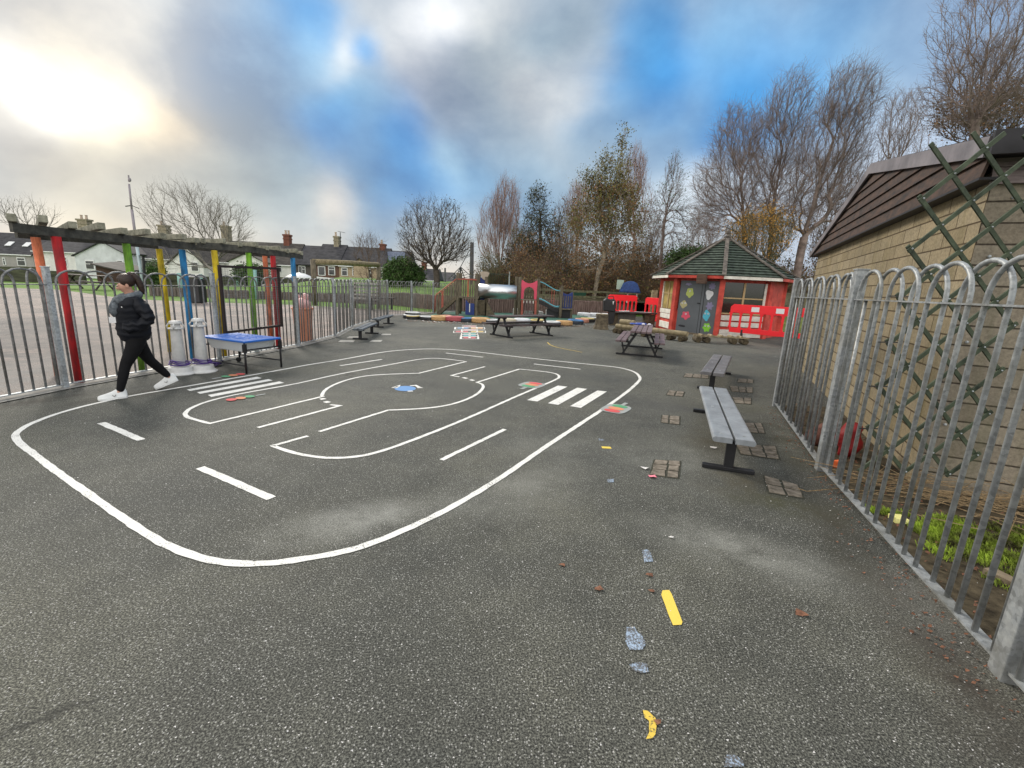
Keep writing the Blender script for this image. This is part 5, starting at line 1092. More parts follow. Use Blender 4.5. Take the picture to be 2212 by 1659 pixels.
# stairs down to the left
a0 = Vector((-3.05, 23.25, 1.80)); a1 = Vector((-4.0, 23.0, 1.0)); b0 = Vector((-3.05, 23.25, .88)); b1 = Vector((-3.95, 23.0, .02))
MB().tube([a0, a1, a1+Vector((-.05, 0, -.15)), (-4.07, 23.0, .05)], .028, 8).build('hand_rail', M_cfr, cf, smooth=True); MB().tube([a0+Vector((0, .9, 0)), a1+Vector((0, .9, 0)), (-4.07, 23.9, .05)], .028, 8).build('hand_rail', M_cfr, cf, smooth=True)
for k in range(8):
    f = (k+.5)/8; p = a0.lerp(a1, f); q = b0.lerp(b1, f); MB().slab([(p.x-.05, 22.98+.25*(1-f), q.z+.05), (p.x+.05, 22.98+.25*(1-f), q.z+.05), (p.x+.05, 22.98+.25*(1-f), p.z-.04), (p.x-.05, 22.98+.25*(1-f), p.z-.08)], (0, .03, 0)).build('board', M_cfr if k == 5 else M_cf, cf)
for yy in (0, .8): MB().bar(b0+Vector((0, yy, 0)), b1+Vector((0, yy, 0)), .05, .17).build('stringer', M_logd, cf)
for k in range(5): p = b0.lerp(b1, (k+.5)/5); MB().box((p.x, p.y+.4, p.z), (.2, .78, .04)).build('step', M_logd, cf)
# navy panels
def panel(pts, M, th=.05, nm='panel'): return MB().slab(pts, (0, th, 0)).build(nm, M, cf, bevel=.006)
y = 23.2; panel([(-2.55, y, .05), (-2.10, y, .05), (-2.10, y, .60)]+[(-2.10-.45*k/8, y, .60+.17*(k/8)**2+.03*math.sin(k)) for k in range(1, 9)], M_navy)
MB().box((-2.33, 23.18, .40), (.04, .02, .42)).build('slot', M_hcream, cf)
y = 24.5; panel([(-1.98, y, .15), (-1.6, y, .15), (-1.6, y, 1.95), (-1.98, y, 1.95)], M_navy, .06); panel([(-1.98, y-.08, 2.2), (-1.82, y-.08, 1.88), (-1.7, y-.08, 1.82), (-1.58, y-.08, 1.88), (-1.45, y-.08, 2.2), (-1.6, y-.08, 2.26), (-1.85, y-.08, 2.26)], mat('pale_tan_panel', (.34, .28, .22), .6, .1))
post(-1.58, 24.2, 2.0); MB().slab([(-1.5, 23.5, .0), (-1.05, 23.5, .0), (-1.5, 23.5, .75)], (0, .7, 0)).build('brace', M_logd, cf); MB().box((-1.8, 23.9, .4), (.42, .3, .8)).build('brace', M_logd, cf)
# tunnel
mb = MB(); n = 28; ri, ro = .355, .37; V = []
for x in (-1.95, .02):
    for r_ in (ro, ri):
        for k in range(n): V.append((x, 24.05+r_*math.cos(6.28318*k/n), 1.26+r_*math.sin(6.28318*k/n)))
fc = []
for k in range(n):
    k2 = (k+1) % n; fc += [(k, k2, 2*n+k2, 2*n+k), (n+k2, n+k, 3*n+k, 3*n+k2), (k2, k, n+k, n+k2), (2*n+k, 2*n+k2, 3*n+k2, 3*n+k)]
mb.add(V, fc).build('tunnel', M_steel, cf, smooth=True)
# middle tower with raspberry arch
for x, y_, zt_ in ((-.0, 24.95, 2.08), (.2, 24.6, 2.06), (1.16, 24.6, 2.02), (1.1, 25.8, 2.0), (.05, 25.8, 2.0)): post(x, y_, zt_, .09)
MB().box((.66, 25.2, .86), (1.05, 1.3, .07)).build('platform', M_cf, cf)
x0, x1 = .27, 1.09; zt_, zb_ = 1.96, .93; y = 24.5; N_ = 14; top = [(x0+(x1-x0)*k/N_, zt_-.20*math.sin(math.pi*k/N_)**.8) for k in range(N_+1)]; cx = (x0+x1)/2; ra = .27
arch = [(cx+ra*math.cos(a), 1.32+ra*.95*math.sin(a)) for a in np.linspace(math.pi, 0, 13)]
arch = [(cx-ra*1.02, zb_+.02)]+arch+[(cx+ra*1.02, zb_+.02)]
mb = MB()                                                     # arch panel: left jamb, right jamb and head joined strip by strip
inn = arch; m2 = len(inn); outp = [(x0, zb_)]+[(x0-.02*(k % 2), zb_+(zt_-zb_)*k/4) for k in range(1, 4)]+top+[(x1+.02*(k % 2), zt_-(zt_-zb_)*k/4) for k in range(1, 4)]+[(x1, zb_)]
def rs(P, n_): 
    P3 = [Vector((p[0], 0, p[1])) for p in P]; return [along(P3, k/(n_-1)) for k in range(n_)]
O_ = rs(outp, 31); I_ = rs(inn, 31)
V = [(p.x, y, p.z) for p in O_]+[(p.x, y, p.z) for p in I_]+[(p.x, y+.03, p.z) for p in O_]+[(p.x, y+.03, p.z) for p in I_]
mb.add(V, [(k, k+1, 32+k, 31+k) for k in range(30)]+[(63+k, 62+k, 93+k, 94+k) for k in range(30)]+[(k+1, k, 62+k, 63+k) for k in range(30)]+[(31+k, 32+k, 94+k, 93+k) for k in range(30)]).build('arch_panel', M_rosep, cf)
for k in range(5): MB().box((.36+k*.15, 25.85, 1.3), (.10, .03, .85)).build('board', M_cf, cf)
mb = MB()
for k in range(5): mb.tube([(.33+k*.17, 24.5, .88), (.36+k*.16, 24.35, .05)], .018, 6)
for k in range(4): mb.tube([(.30, 24.46-k*.03, .75-k*.2), (1.05, 24.46-k*.03, .75-k*.2)], .018, 6)
mb.build('climbing_net', mat('net_rope', (.12, .07, .07), .8, .3, 20), cf)
for x in (.34, 1.06): MB().tube([(x, 24.48, .88), (x+.01, 24.3, .0)], .06, 8).build('net_pole', M_cfr, cf)
for k in range(4): MB().tube([(.42+k*.17, 24.47, .86), (.42+k*.17, 24.46, .72)], .022, 6).build('shackle', M_hcream, cf)
# slide with balusters and teal rails
sl_ = [Zp(*Z8b(x, y), 24.6) for x, y in ((1045, 625), (1110, 620), (1200, 660), (1300, 720), (1380, 765), (1440, 780), (1515, 768))]
hr = [Zp(*Z8b(x, y), 24.6) for x, y in ((1065, 293), (1130, 297), (1200, 325), (1290, 380), (1370, 430), (1440, 462), (1530, 470))]
MB().tube(sl_, .035, 8).build('slide_edge', M_teal, cf, smooth=True); MB().tube([p+Vector((0, .6, 0)) for p in sl_], .035, 8).build('slide_edge', M_teal, cf, smooth=True); MB().tube(hr, .026, 8).build('hand_rail', M_teal, cf, smooth=True)
mb = MB(); mb.add([p+Vector((0, .02, -.08)) for p in sl_]+[p+Vector((0, .58, -.08)) for p in sl_]+[p+Vector((0, .02, -.28)) for p in sl_]+[p+Vector((0, .58, -.28)) for p in sl_], [(k, k+1, 8+k, 7+k) for k in range(6)]+[(14+k, 15+k, 1+k, k) for k in range(6)]+[(7+k, 8+k, 22+k, 21+k) for k in range(6)]+[(15+k, 14+k, 21+k, 22+k) for k in range(6)]).build('slide_bed', M_black, cf)
for k in range(10):
    f = (k+.5)/10; a = along(sl_, f); b = along(hr, f); MB().bar((a.x, 25.2, a.z), (a.x, 25.2, b.z-.02), .03, .075, (0, 1, 0)).build('baluster', M_cfr if k in (6, 7) else M_cf, cf)
MB().slab([(1.75, 24.7, 0), (2.3, 24.7, 0), (2.45, 24.7, .45), (1.7, 24.7, .45)], (0, .6, 0)).build('slide_support', M_black, cf)
# end tower
for x, y_, zt_ in ((2.42, 24.5, 1.72), (3.02, 24.7, 1.35), (3.05, 25.5, 1.35), (2.45, 25.5, 1.6)): post(x, y_, zt_, .075)
y = 24.55; panel([(2.46, y, .52), (3.02, y, .56), (3.02, y, 1.42), (2.86, y, 1.33), (2.74, y, 1.27), (2.62, y, 1.31), (2.46, y, 1.40)], M_navy, .04)
for k in range(4): MB().box((2.56+k*.12, y-.02, .9), (.05, .02, .6)).build('board', M_cf, cf)
MB().box((2.72, 25.0, .50), (.75, 1.0, .07)).build('platform', M_cf, cf); MB().box((2.72, 25.0, .24), (.55, .7, .45)).build('step_box', M_black, cf)
M_wst = mat('white_step', (.60, .59, .57), .6, .15, 4)
for i, (x, y_, w_, h_) in enumerate(((.15, 25.4, .55, .38), (.75, 26.0, .45, .25), (1.42, 26.0, .35, .25), (2.05, 26.3, .6, .35))): tag(MB().box((x, y_, h_/2), (w_, .4, h_)).jit(.03).build('white_block', M_wst, bevel=.04), ('pale block at the foot of the steel tunnel', 'white block behind the climbing net', 'small white block right of the climbing net', 'white block under the slide')[i], 'block')

# ================================================================== things on the court and lawn beyond the left railing
gx, gy = -5.45, 11.62
t = thing('litter_bin', 'pinkish orange bin with pink bags of rubbish behind the left railing', 'bin', (gx, gy, 0)); M_pnk = mat('salmon_plastic', (.62, .27, .17), .5, .12, 3); M_bag = mat('pink_bag', (.72, .42, .40), .45, .15, 12, .6, 20)
MB().lathe((0, 0, 0), [(.20, 0), (.24, .78), (.265, .80), (.265, .84), (.235, .84), (.21, .7), (0, .7)], 24).build('tub', M_pnk, t, smooth=True, bevel=.004)
mb = MB(); mb.ball((0, 0, .92), .22, 14, 10, (1, 1, .75)); mb.ball((-.14, .02, 1.08), .09, 10, 8); mb.ball((.07, .05, 1.1), .10, 10, 8); mb.v = [(x+.02*noise.noise(Vector((x, y, z))*14), y+.02*noise.noise(Vector((y, z, x))*14), z) for x, y, z in mb.v]; mb.build('rubbish_bag', M_bag, t, smooth=True)
gx, gy = G(*zoomer(600, 800, 3.016)(540, 1185)); t = thing('litter_bin', 'tall black litter bin on the lawn edge across the court', 'bin', (gx, gy, 0)); MB().box((0, 0, .62), (.62, .6, 1.2)).build('body', M_blackm, t, bevel=.03); MB().box((0, 0, 1.34), (.66, .64, .12)).build('lid', mat('pale_lid', (.4, .4, .4), .4, .1), t, bevel=.02)
M_turq = mat('pale_turquoise_paint', (.22, .40, .36), .6, .15, 4); Z3 = zoomer(600, 800, 3.016)
for (xb, yb, xt, yt), lb in (((345, 1090, 325, 830), 'pale turquoise post left of the blue pergola post'), ((590, 1040, 545, 840), 'pale turquoise post beside the black bin'), ((1025, 1040, 1010, 780), 'pale turquoise post seen through the net frame at left'), ((1235, 1140, 1215, 790), 'pale turquoise post seen through the net frame, right of the green post')):
    p = Vector((*G(*Z3(xb, yb)), 0)); z1 = Zp(*Z3(xt, yt), p.y).z; tag(MB().tube([(p.x, p.y, 0), (p.x, p.y, z1)], .13, 10).build('turquoise_post', M_turq, smooth=True), lb, 'post', 'pale turquoise posts across the court')
t = thing('log_goal_frame', 'tall timber frame with a pale log crossbar beyond the left railing', 'play frame', (-12, 28, 0), world=True)
a = Zp(*Z5(275, 600), 26); b = Zp(*Z5(1130, 640), 33.0)
MB().tube([a, a.lerp(b, .5)+Vector((0, 0, .03)), b], .16, 12).build('crossbar', M_log, t, smooth=True)
for p in (a, b):
    MB().tube([(p.x, p.y, .0), (p.x, p.y, p.z+.12)], .15, 10).build('post', M_cf, t, smooth=True)
t = thing('picnic_table', 'dark picnic table on the lawn beyond the person', 'picnic table', Vector((*G(*zoomer(0, 1050, 3.016)(1060, 268)), 0)))
MB().box((0, 0, .95), (3.0, .8, .07)).build('top', M_picd, t)
for s_ in (-1, 1):
    MB().box((0, s_*.75, .5), (3.0, .3, .06)).build('seat', M_picd, t); MB().bar((s_*1.1, -.7, 0), (s_*1.1, .25, .92), .08, .08, (1, 0, 0)).build('leg', M_picd, t); MB().bar((s_*1.1, .7, 0), (s_*1.1, -.25, .92), .08, .08, (1, 0, 0)).build('leg', M_picd, t)
p0 = Zp(*Z5(815, 1060), 25.0); t = thing('slatted_bench', 'slatted garden bench on the lawn in front of the grey board wall', 'bench', (p0.x, p0.y, 0), world=True)
for k in range(5): MB().box((p0.x+.65, p0.y, .55+k*.2), (1.35, .05, .09)).build('slat', mat('pale_slat', (.33, .31, .28), .7, .2), t)
for dx in (0, 1.3): MB().box((p0.x+dx, p0.y+.05, .7), (.08, .08, 1.4)).build('leg', M_logd, t)
MB().box((p0.x+.65, p0.y-.3, .45), (1.4, .5, .06)).build('seat', M_picd, t)
p0 = Zp(*Z5(1000, 1145), 24.0); p1 = Zp(*Z5(1330, 1160), 25.5); t = thing('long_bench', 'long low bench on the lawn behind the left benches', 'bench', (p0.x, p0.y, 0), world=True)
MB().bar((p0.x, p0.y, .62), (p1.x, p1.y, .62), .4, .07).build('seat', M_picd, t)
for f in (.1, .9): p = p0.lerp(p1, f); MB().box((p.x, p.y, .3), (.1, .1, .6)).build('leg', M_black, t)
# floodlight mast, lamp, poles
zz0 = zoomer(0, 600, 3.016); bt_ = Zp(*zz0(1700, 1560), 30); Ym = 30
t = thing('floodlight_mast', 'tall pale mast with a camera head and thin crossbar behind the pergola', 'mast', (bt_.x, Ym, 0), world=True)
def zx(x, y): return Zp(*zz0(x, y), Ym)
M_mast = mat('mast_paint', (.26, .23, .25), .5, .15, 3); M_mastb = mat('pale_mast_base', (.36, .44, .46), .5, .1, 3)
MB().tube([(bt_.x, Ym, 0), zx(1625, 1120)], .085, 10).build('lower_pole', M_mastb, t, smooth=True); MB().tube([zx(1625, 1120), zx(1565, 680)], .075, 10).build('middle_pole', M_mast, t, smooth=True); MB().tube([zx(1565, 680), zx(1532, 375)], .055, 10).build('upper_pole', M_mast, t, smooth=True)
MB().bar(zx(1490, 640), zx(1570, 630), .05, .05).build('crossbar', M_black, t); MB().bar(zx(1570, 630), zx(1650, 665), .05, .05).build('crossbar', M_black, t); MB().ball(zx(1540, 325), .10, 10, 8, (.8, .8, 1.3)).build('camera_head', M_mast, t, smooth=True); MB().tube([zx(1530, 350), zx(1526, 270)], .04, 8).build('tip', M_mast, t)
p = zx(1705, 1480); q = zx(1700, 1235); tag(MB().tube([(p.x, Ym, .0), (q.x, Ym, q.z), (q.x, Ym, q.z+.05)], [.09, .07, .25], 8).build('street_lamp', M_black), 'black street lamp against the white house behind the pergola', 'street lamp')
Z6 = zoomer(1500, 700, 3.318)
for (x0, y0, x1, y1, Y, r_, lb) in ((1185, 1300, 1190, 845, 45, .22, 'tall grey utility pole right of the round bare tree'), (838, 1330, 838, 1178, 50, .12, 'short thin pole right of the round bare tree')):
    a, b = Zp(*Z6(x0, y0), Y), Zp(*Z6(x1, y1), Y); tag(MB().tube([(a.x, Y, .8), tuple(b)], [r_, r_*.8], 8).build('utility_pole', mat('grey_pole', (.10, .10, .11), .7, .2)), lb, 'pole')
Yn = 38; t = thing('rope_pyramid', 'climbing rope pyramid net between the round tree and the climbing frame', 'climbing net', (Zp(*Z6(985, 1330), Yn).x, Yn, 1.2), world=True); M_rope = mat('dark_rope', (.07, .07, .075), .8, .2)
apx = Zp(*Z6(1040, 1165), Yn); apx2 = Zp(*Z6(1160, 940), Yn)
MB().tube([(apx.x, Yn, 1.2), tuple(apx)], .06, 6).build('mast', M_rope, t)
for i, (x, y) in enumerate(((885, 1320), (960, 1340), (1100, 1330), (1180, 1290))):
    e = Zp(*Z6(x, y), Yn+(-1.5 if i % 2 else 1.5)); MB().tube([apx, e], .04, 4).build('rope', M_rope, t)
MB().tube([apx2, apx], .03, 4).build('rope', M_rope, t)
for f in (.25, .45, .65, .85):
    pts = [apx.lerp(Zp(*Z6(x, y), Yn+(-1.5 if i % 2 else 1.5)), f)+Vector((0, 0, -.12 if i % 2 else 0)) for i, (x, y) in enumerate(((885, 1320), (960, 1340), (1100, 1330), (1180, 1290)))]; MB().tube(pts, .025, 4).build('rope', M_rope, t)

# ================================================================== the woman walking
M_skin = mat('skin', (.46, .25, .18), .5, .08, 12, col2=(.52, .29, .21), spec=.4); M_hair = mat('dark_brown_hair', (.012, .007, .005), .45, .4, 30, .5, 60, col2=(.035, .018, .012), stretch=(1, 1, 3))
M_jack = mat('black_puffer_nylon', (.005, .006, .010), .6, .3, 6, .3, 25, spec=.22); M_leg = mat('black_leggings', (.006, .006, .007), .85, .3, 12, spec=.2); M_scarf = mat('grey_scarf_knit', (.045, .055, .066), .9, .3, 25, .6, 80, col2=(.12, .135, .15)); M_shoe = mat('white_trainer', (.68, .69, .68), .45, .06, 8); M_soleg = mat('shoe_grey', (.22, .22, .21), .6, .1)
person = thing('person', 'woman in black puffer jacket, grey scarf, black leggings and white trainers walking past the railing', 'person', (-4.97, 5.85, 0), rad(-135))
def skin_body(name, pts, edges, radii, M, parent, root=0, sub=2, post=None):
    me = bpy.data.meshes.new(name); me.from_pydata(pts, edges, []); me.update(); o = bpy.data.objects.new(name, me); COL.objects.link(o); o.parent = parent
    sk = o.modifiers.new('skin', 'SKIN'); sk.use_smooth_shade = True
    if not me.skin_vertices: 
        bm = bmesh.new(); bm.from_mesh(me); bm.verts.layers.skin.verify(); bm.to_mesh(me); bm.free()
    for i, r_ in enumerate(radii):
        v = me.skin_vertices[0].data[i]; v.radius = r_ if isinstance(r_, tuple) else (r_, r_); v.use_root = (i == root)
    if sub: ss = o.modifiers.new('sub', 'SUBSURF'); ss.levels = sub; ss.render_levels = sub
    me.materials.append(M)
    dg = bpy.context.evaluated_depsgraph_get(); ev = o.evaluated_get(dg); nm = bpy.data.meshes.new_from_object(ev); bpy.data.objects.remove(o)
    o2 = bpy.data.objects.new(name, nm); COL.objects.link(o2); o2.parent = parent; nm.polygons.foreach_set('use_smooth', [True]*len(nm.polygons))
    if post:
        for v in nm.vertices: v.co = post(v.co)
    return o2
# x forward, y towards the camera side (her left), z up
J = dict(pel=(-.01, 0, .80), spine=(-.02, 0, .98), chest=(-.02, 0, 1.16), neck0=(-.03, 0, 1.27), neck=(.0, 0, 1.335), head=(.012, 0, 1.40), head2=(.01, 0, 1.47), hipL=(-.005, .085, .74), kneL=(.135, .12, .43), ankL=(.235, .165, .085), footL=(.32, .17, .04), toeL=(.39, .17, .03),
         hipR=(-.02, -.085, .74), kneR=(-.13, -.10, .42), ankR=(-.335, -.15, .155), footR=(-.27, -.155, .075), toeR=(-.20, -.158, .04), shL=(-.05, .165, 1.23), elL=(-.15, .235, .99), wrL=(.04, .20, .90), haL=(.11, .16, .885), shR=(-.03, -.165, 1.23), elR=(-.10, -.24, .99), wrR=(.06, -.20, .90), haR=(.12, -.16, .885))
nm_ = list(J); ix = {k: i for i, k in enumerate(nm_)}
ED = [('pel','spine'),('spine','chest'),('chest','neck0'),('neck0','neck'),('neck','head'),('head','head2'),('pel','hipL'),('hipL','kneL'),('kneL','ankL'),('ankL','footL'),('footL','toeL'),('pel','hipR'),('hipR','kneR'),('kneR','ankR'),('ankR','footR'),('footR','toeR'),('chest','shL'),('shL','elL'),('elL','wrL'),('wrL','haL'),('chest','shR'),('shR','elR'),('elR','wrR'),('wrR','haR')]
RD = dict(pel=.115, spine=.095, chest=.11, neck0=.06, neck=.05, head=.072, head2=.082, hipL=.088, kneL=.052, ankL=.030, footL=.022, toeL=.016, hipR=.088, kneR=.052, ankR=.030, footR=.022, toeR=.016, shL=.05, elL=.038, wrL=.026, haL=.03, shR=.05, elR=.038, wrR=.026, haR=.03)
def bow_head(c, a=rad(13), z0=1.335):
    k = min(1, max(0, (c[2]-z0)/.05)); a = a*k; x, z = c[0], c[2]-z0; return (x*math.cos(a)+z*math.sin(a), c[1], z0+z*math.cos(a)-x*math.sin(a))
def faceshape(c):
    x, y, z = c
    if z > 1.33 and z < 1.6:
        f = max(0, x-.01)
        if f > 0:
            def gs(y0, z0, sy, sz): return math.exp(-((y-y0)/sy)**2-((z-z0)/sz)**2)
            x += .030*gs(0, 1.395, .016, .020)+.012*gs(0, 1.42, .012, .03)+.016*gs(0, 1.343, .022, .014)+.010*gs(0, 1.365, .022, .008)-.010*gs(.03, 1.43, .014, .011)-.010*gs(-.03, 1.43, .014, .011)+.006*gs(0, 1.455, .05, .012)
    return bow_head((x, y, z)) if z > 1.345 else (x, y, z)
body = skin_body('body', [J[k] for k in nm_], [(ix[a], ix[b]) for a, b in ED], [RD[k] for k in nm_], M_skin, person, 0, 3, faceshape)
mb = MB(); 
for s_ in (-1, 1): mb.ball((-.005, s_*.080, 1.415), .021, 10, 8, (.8, .45, 1.35))
mb.build('ear', M_skin, person, smooth=True)
M_eye = mat('eye_dark', (.03, .02, .015), .3, .1); M_lip = mat('lips', (.30, .09, .08), .5, .05)
for s_ in (-1, 1): MB().ball((.088, s_*.030, 1.428), .010, 8, 6, (.7, 1.4, .75)).build('eye', M_eye, person, smooth=True); MB().tube([(.098, s_*.016, 1.447), (.096, s_*.034, 1.452), (.086, s_*.046, 1.446)], .0035, 5).build('eyebrow', M_hair, person)
MB().ball((.098, 0, 1.364), .014, 8, 6, (.6, 1.5, .4)).build('lips', M_lip, person, smooth=True)
# hair: cap drawn back to a high pony tail
hp = []; mb = MB(); mb.ball((-.022, 0, 1.475), .094, 20, 14, (1.04, .98, 1.0))
mb.v = [(x if not (x > .045 and z < 1.50) else .045+(x-.045)*.15, y, z if z > 1.40 else 1.40+(z-1.40)*.5) for x, y, z in mb.v]
hair = mb.build('hair', M_hair, person, smooth=True)
MB().ball((-.075, 0, 1.545), .035, 12, 8, (1, 1, .8)).build('hair_band', M_hair, hair, smooth=True)
MB().tube([(-.07, 0, 1.55), (-.11, .0, 1.535), (-.135, .005, 1.48), (-.142, .01, 1.41), (-.138, .012, 1.35), (-.15, .014, 1.31)], [.03, .04, .043, .04, .03, .008], 12).build('ponytail', M_hair, hair, smooth=True)
# jacket
JK = [(-.015, 0, .665), (.0, 0, .88), (-.005, 0, 1.06), (-.01, 0, 1.17), (-.03, 0, 1.26), (-.03, 0, 1.315), (-.05, .155, 1.215), (-.13, .235, 1.10), (-.15, .245, .99), (-.05, .235, .93), (.125, .165, .885), (-.04, -.155, 1.215), (-.11, -.235, 1.08), (-.11, -.245, .99), (-.03, -.23, .93), (.13, -.165, .885)]
jr = [(.19, .185), (.215, .20), (.205, .19), (.18, .17), (.12, .12), (.085, .085), .098, .088, .084, .080, .075, .098, .088, .084, .080, .075]
def puff(c):
    x, y, z = c; k = 1+.035*math.sin(z*2*math.pi/.078)+.015*math.sin(z*61+y*25); cx, cy = (-.02, 0)
    if abs(y) > .17: return (cx+(x-cx)*(1+(k-1)*.6), y*(1+(k-1)*.8), z+.008*math.sin(x*70))
    return (cx+(x-cx)*k, cy+(y-cy)*k, z)
jacket = skin_body('jacket', JK, [(0, 1), (1, 2), (2, 3), (3, 4), (4, 5), (3, 6), (6, 7), (7, 8), (8, 9), (9, 10), (3, 11), (11, 12), (12, 13), (13, 14), (14, 15)], jr, M_jack, person, 0, 3, puff)
MB().ball((.085, .165, 1.155), .022, 12, 8, (1, .5, .8)).build('badge', M_refl, jacket, smooth=True)
# scarf: thick wrap hanging at the front
MB().tube([(-.10, .0, 1.315), (-.085, .075, 1.30), (-.02, .115, 1.285), (.06, .10, 1.255), (.115, .04, 1.215), (.115, -.04, 1.22), (.06, -.10, 1.26), (-.02, -.115, 1.29), (-.085, -.075, 1.31)], [.046, .05, .05, .054, .060, .060, .054, .05, .046], 12, closed=True).build('scarf', M_scarf, person, smooth=True)
MB().tube([(.12, .02, 1.22), (.155, .03, 1.14), (.165, .035, 1.08), (.15, .035, 1.03)], [.058, .062, .055, .035], 12).build('scarf_end', M_scarf, person, smooth=True)
MB().slab([(.17, .12, 1.03), (.235, .12, 1.03), (.235, .12, .955), (.17, .12, .955)], (0, .004, 0)).build('id_card', M_refl, person)
for o_ in list(person.children)+[c for h_ in person.children for c in h_.children]:      # head bowed a little
    if o_.name.split('.')[0] in ('hair', 'ear', 'eye', 'eyebrow', 'lips', 'hair_band', 'ponytail'):
        for v_ in o_.data.vertices: v_.co = bow_head(v_.co)
# leggings
LG = [(-.012, 0, .93), (-.008, 0, .74), (.0, .085, .68), (.06, .10, .56), (.135, .12, .43), (.175, .14, .29), (.235, .165, .07), (-.02, -.085, .68), (-.07, -.09, .56), (-.13, -.10, .425), (-.22, -.125, .31), (-.335, -.15, .155)]
skin_body('leggings', LG, [(0, 1), (1, 2), (2, 3), (3, 4), (4, 5), (5, 6), (1, 7), (7, 8), (8, 9), (9, 10), (10, 11)], [(.13, .12), (.145, .13), .108, .092, .066, .062, .042, .108, .09, .066, .062, .042], M_leg, person, 0, 2)
def shoe(heel, toe, lift, rz_):
    h = Vector(heel); d = Vector(toe)-h; Ln = d.length; d.normalize(); sd = Vector((-d.y, d.x, 0)).normalized(); up = d.cross(sd)*-1 if d.cross(sd).z < 0 else d.cross(sd)
    secs = [(-.10, .026, .07), (-.04, .042, .10), (.16, .046, .105), (.32, .046, .098), (.50, .048, .075), (.72, .052, .056), (.90, .046, .045), (1.0, .030, .034), (1.03, .010, .016)]
    mb = MB(); V = []; n = 12
    for f, w, hh in secs:
        for k in range(n):
            a = 2*math.pi*k/n; yy = w*math.cos(a)*(1 if math.sin(a) < 0 else .82); zz = hh*max(0, math.sin(a))**.8 if math.sin(a) > 0 else -.004
            V.append(h+d*(f*Ln)+sd*yy+up*(zz+.018))
    mb.add(V, [(i*n+k, i*n+(k+1) % n, (i+1)*n+(k+1) % n, (i+1)*n+k) for i in range(len(secs)-1) for k in range(n)]+[tuple(range(n-1, -1, -1)), tuple((len(secs)-1)*n+k for k in range(n))])
    s_ = mb.build('shoe', M_shoe, person, smooth=True)
    so_ = MB(); V = []
    for f, w, hh in secs: V += [h+d*(f*Ln)+sd*(w+.004), h+d*(f*Ln)-sd*(w+.004), h+d*(f*Ln)+sd*(w+.004)+up*.022, h+d*(f*Ln)-sd*(w+.004)+up*.022]
    q = len(secs); so_.add(V, [f_ for i in range(q-1) for f_ in ((4*i, 4*i+4, 4*i+6, 4*i+2), (4*i+1, 4*i+3, 4*i+7, 4*i+5), (4*i, 4*i+1, 4*i+5, 4*i+4), (4*i+2, 4*i+6, 4*i+7, 4*i+3))]); so_.build('sole', M_shoe, s_, smooth=False)
    for sg in (-1, 1):
        c_ = h+d*(.42*Ln)+sd*(sg*.041)+up*.045; MB().bar(c_+d*-.018+up*.014, c_+up*-.012, .006, .006).build('side_stripe', M_soleg, s_); MB().bar(c_+d*.018+up*.014, c_+up*-.012, .006, .006).build('side_stripe', M_soleg, s_)
shoe((.19, .155, .0), (.445, .175, .0), 0, 0); shoe((-.405, -.15, .095), (-.165, -.16, .0), 0, 0)

# ================================================================== houses beyond the field
M_slate = mat('dark_slate_roof', (.022, .022, .025), .85, .3, 1.6, .5, 8, col2=(.05, .048, .053), stretch=(1, 1, 3)); M_slate2 = mat('brown_tile_roof', (.034, .030, .027), .85, .3, 1.4, .5, 8, col2=(.068, .06, .052), stretch=(1, 1, 3))
M_rend = {k: mat('render_'+k, v, .85, .12, 1.2, .2, 8, col2=tuple(min(1, x*1.1) for x in v)) for k, v in dict(white=(.62, .61, .59), cream=(.64, .61, .54), blue=(.52, .535, .55), stone=(.30, .28, .27), dark=(.07, .06, .055)).items()}
M_rbrick = mat('red_brown_brick', (.085, .045, .032), .85, .3, 7, .4, 20, col2=(.14, .075, .055)); M_tstone = mat('tan_stone', (.33, .245, .165), .85, .2, 5, .4, 20, col2=(.42, .33, .23)); M_bgwall = mat('blue_grey_wall', (.095, .11, .145), .8, .15, 2)
M_upvc = mat('white_upvc', (.70, .70, .70), .4, .04, 3); M_wing = mat('window_glass', (.03, .032, .035), .1, .4, .8, spec=.7); M_chim = mat('chimney_stone', (.20, .17, .12), .9, .3, 3, .5, 20, col2=(.29, .25, .18)); M_chimr = mat('chimney_red_brick', (.16, .06, .04), .9, .25, 3); M_potc = mat('chimney_pot', (.42, .33, .26), .8, .15, 8)
Z1 = zoomer(0, 600, 3.016)
def wbox(mbx, a, b, Y, out, th): # rectangle between two sight points on plane Y
    x0, x1 = sorted((a.x, b.x)); z0, z1 = sorted((a.z, b.z)); mbx.box(((x0+x1)/2, Y-out+th/2, (z0+z1)/2), (x1-x0, th, z1-z0))
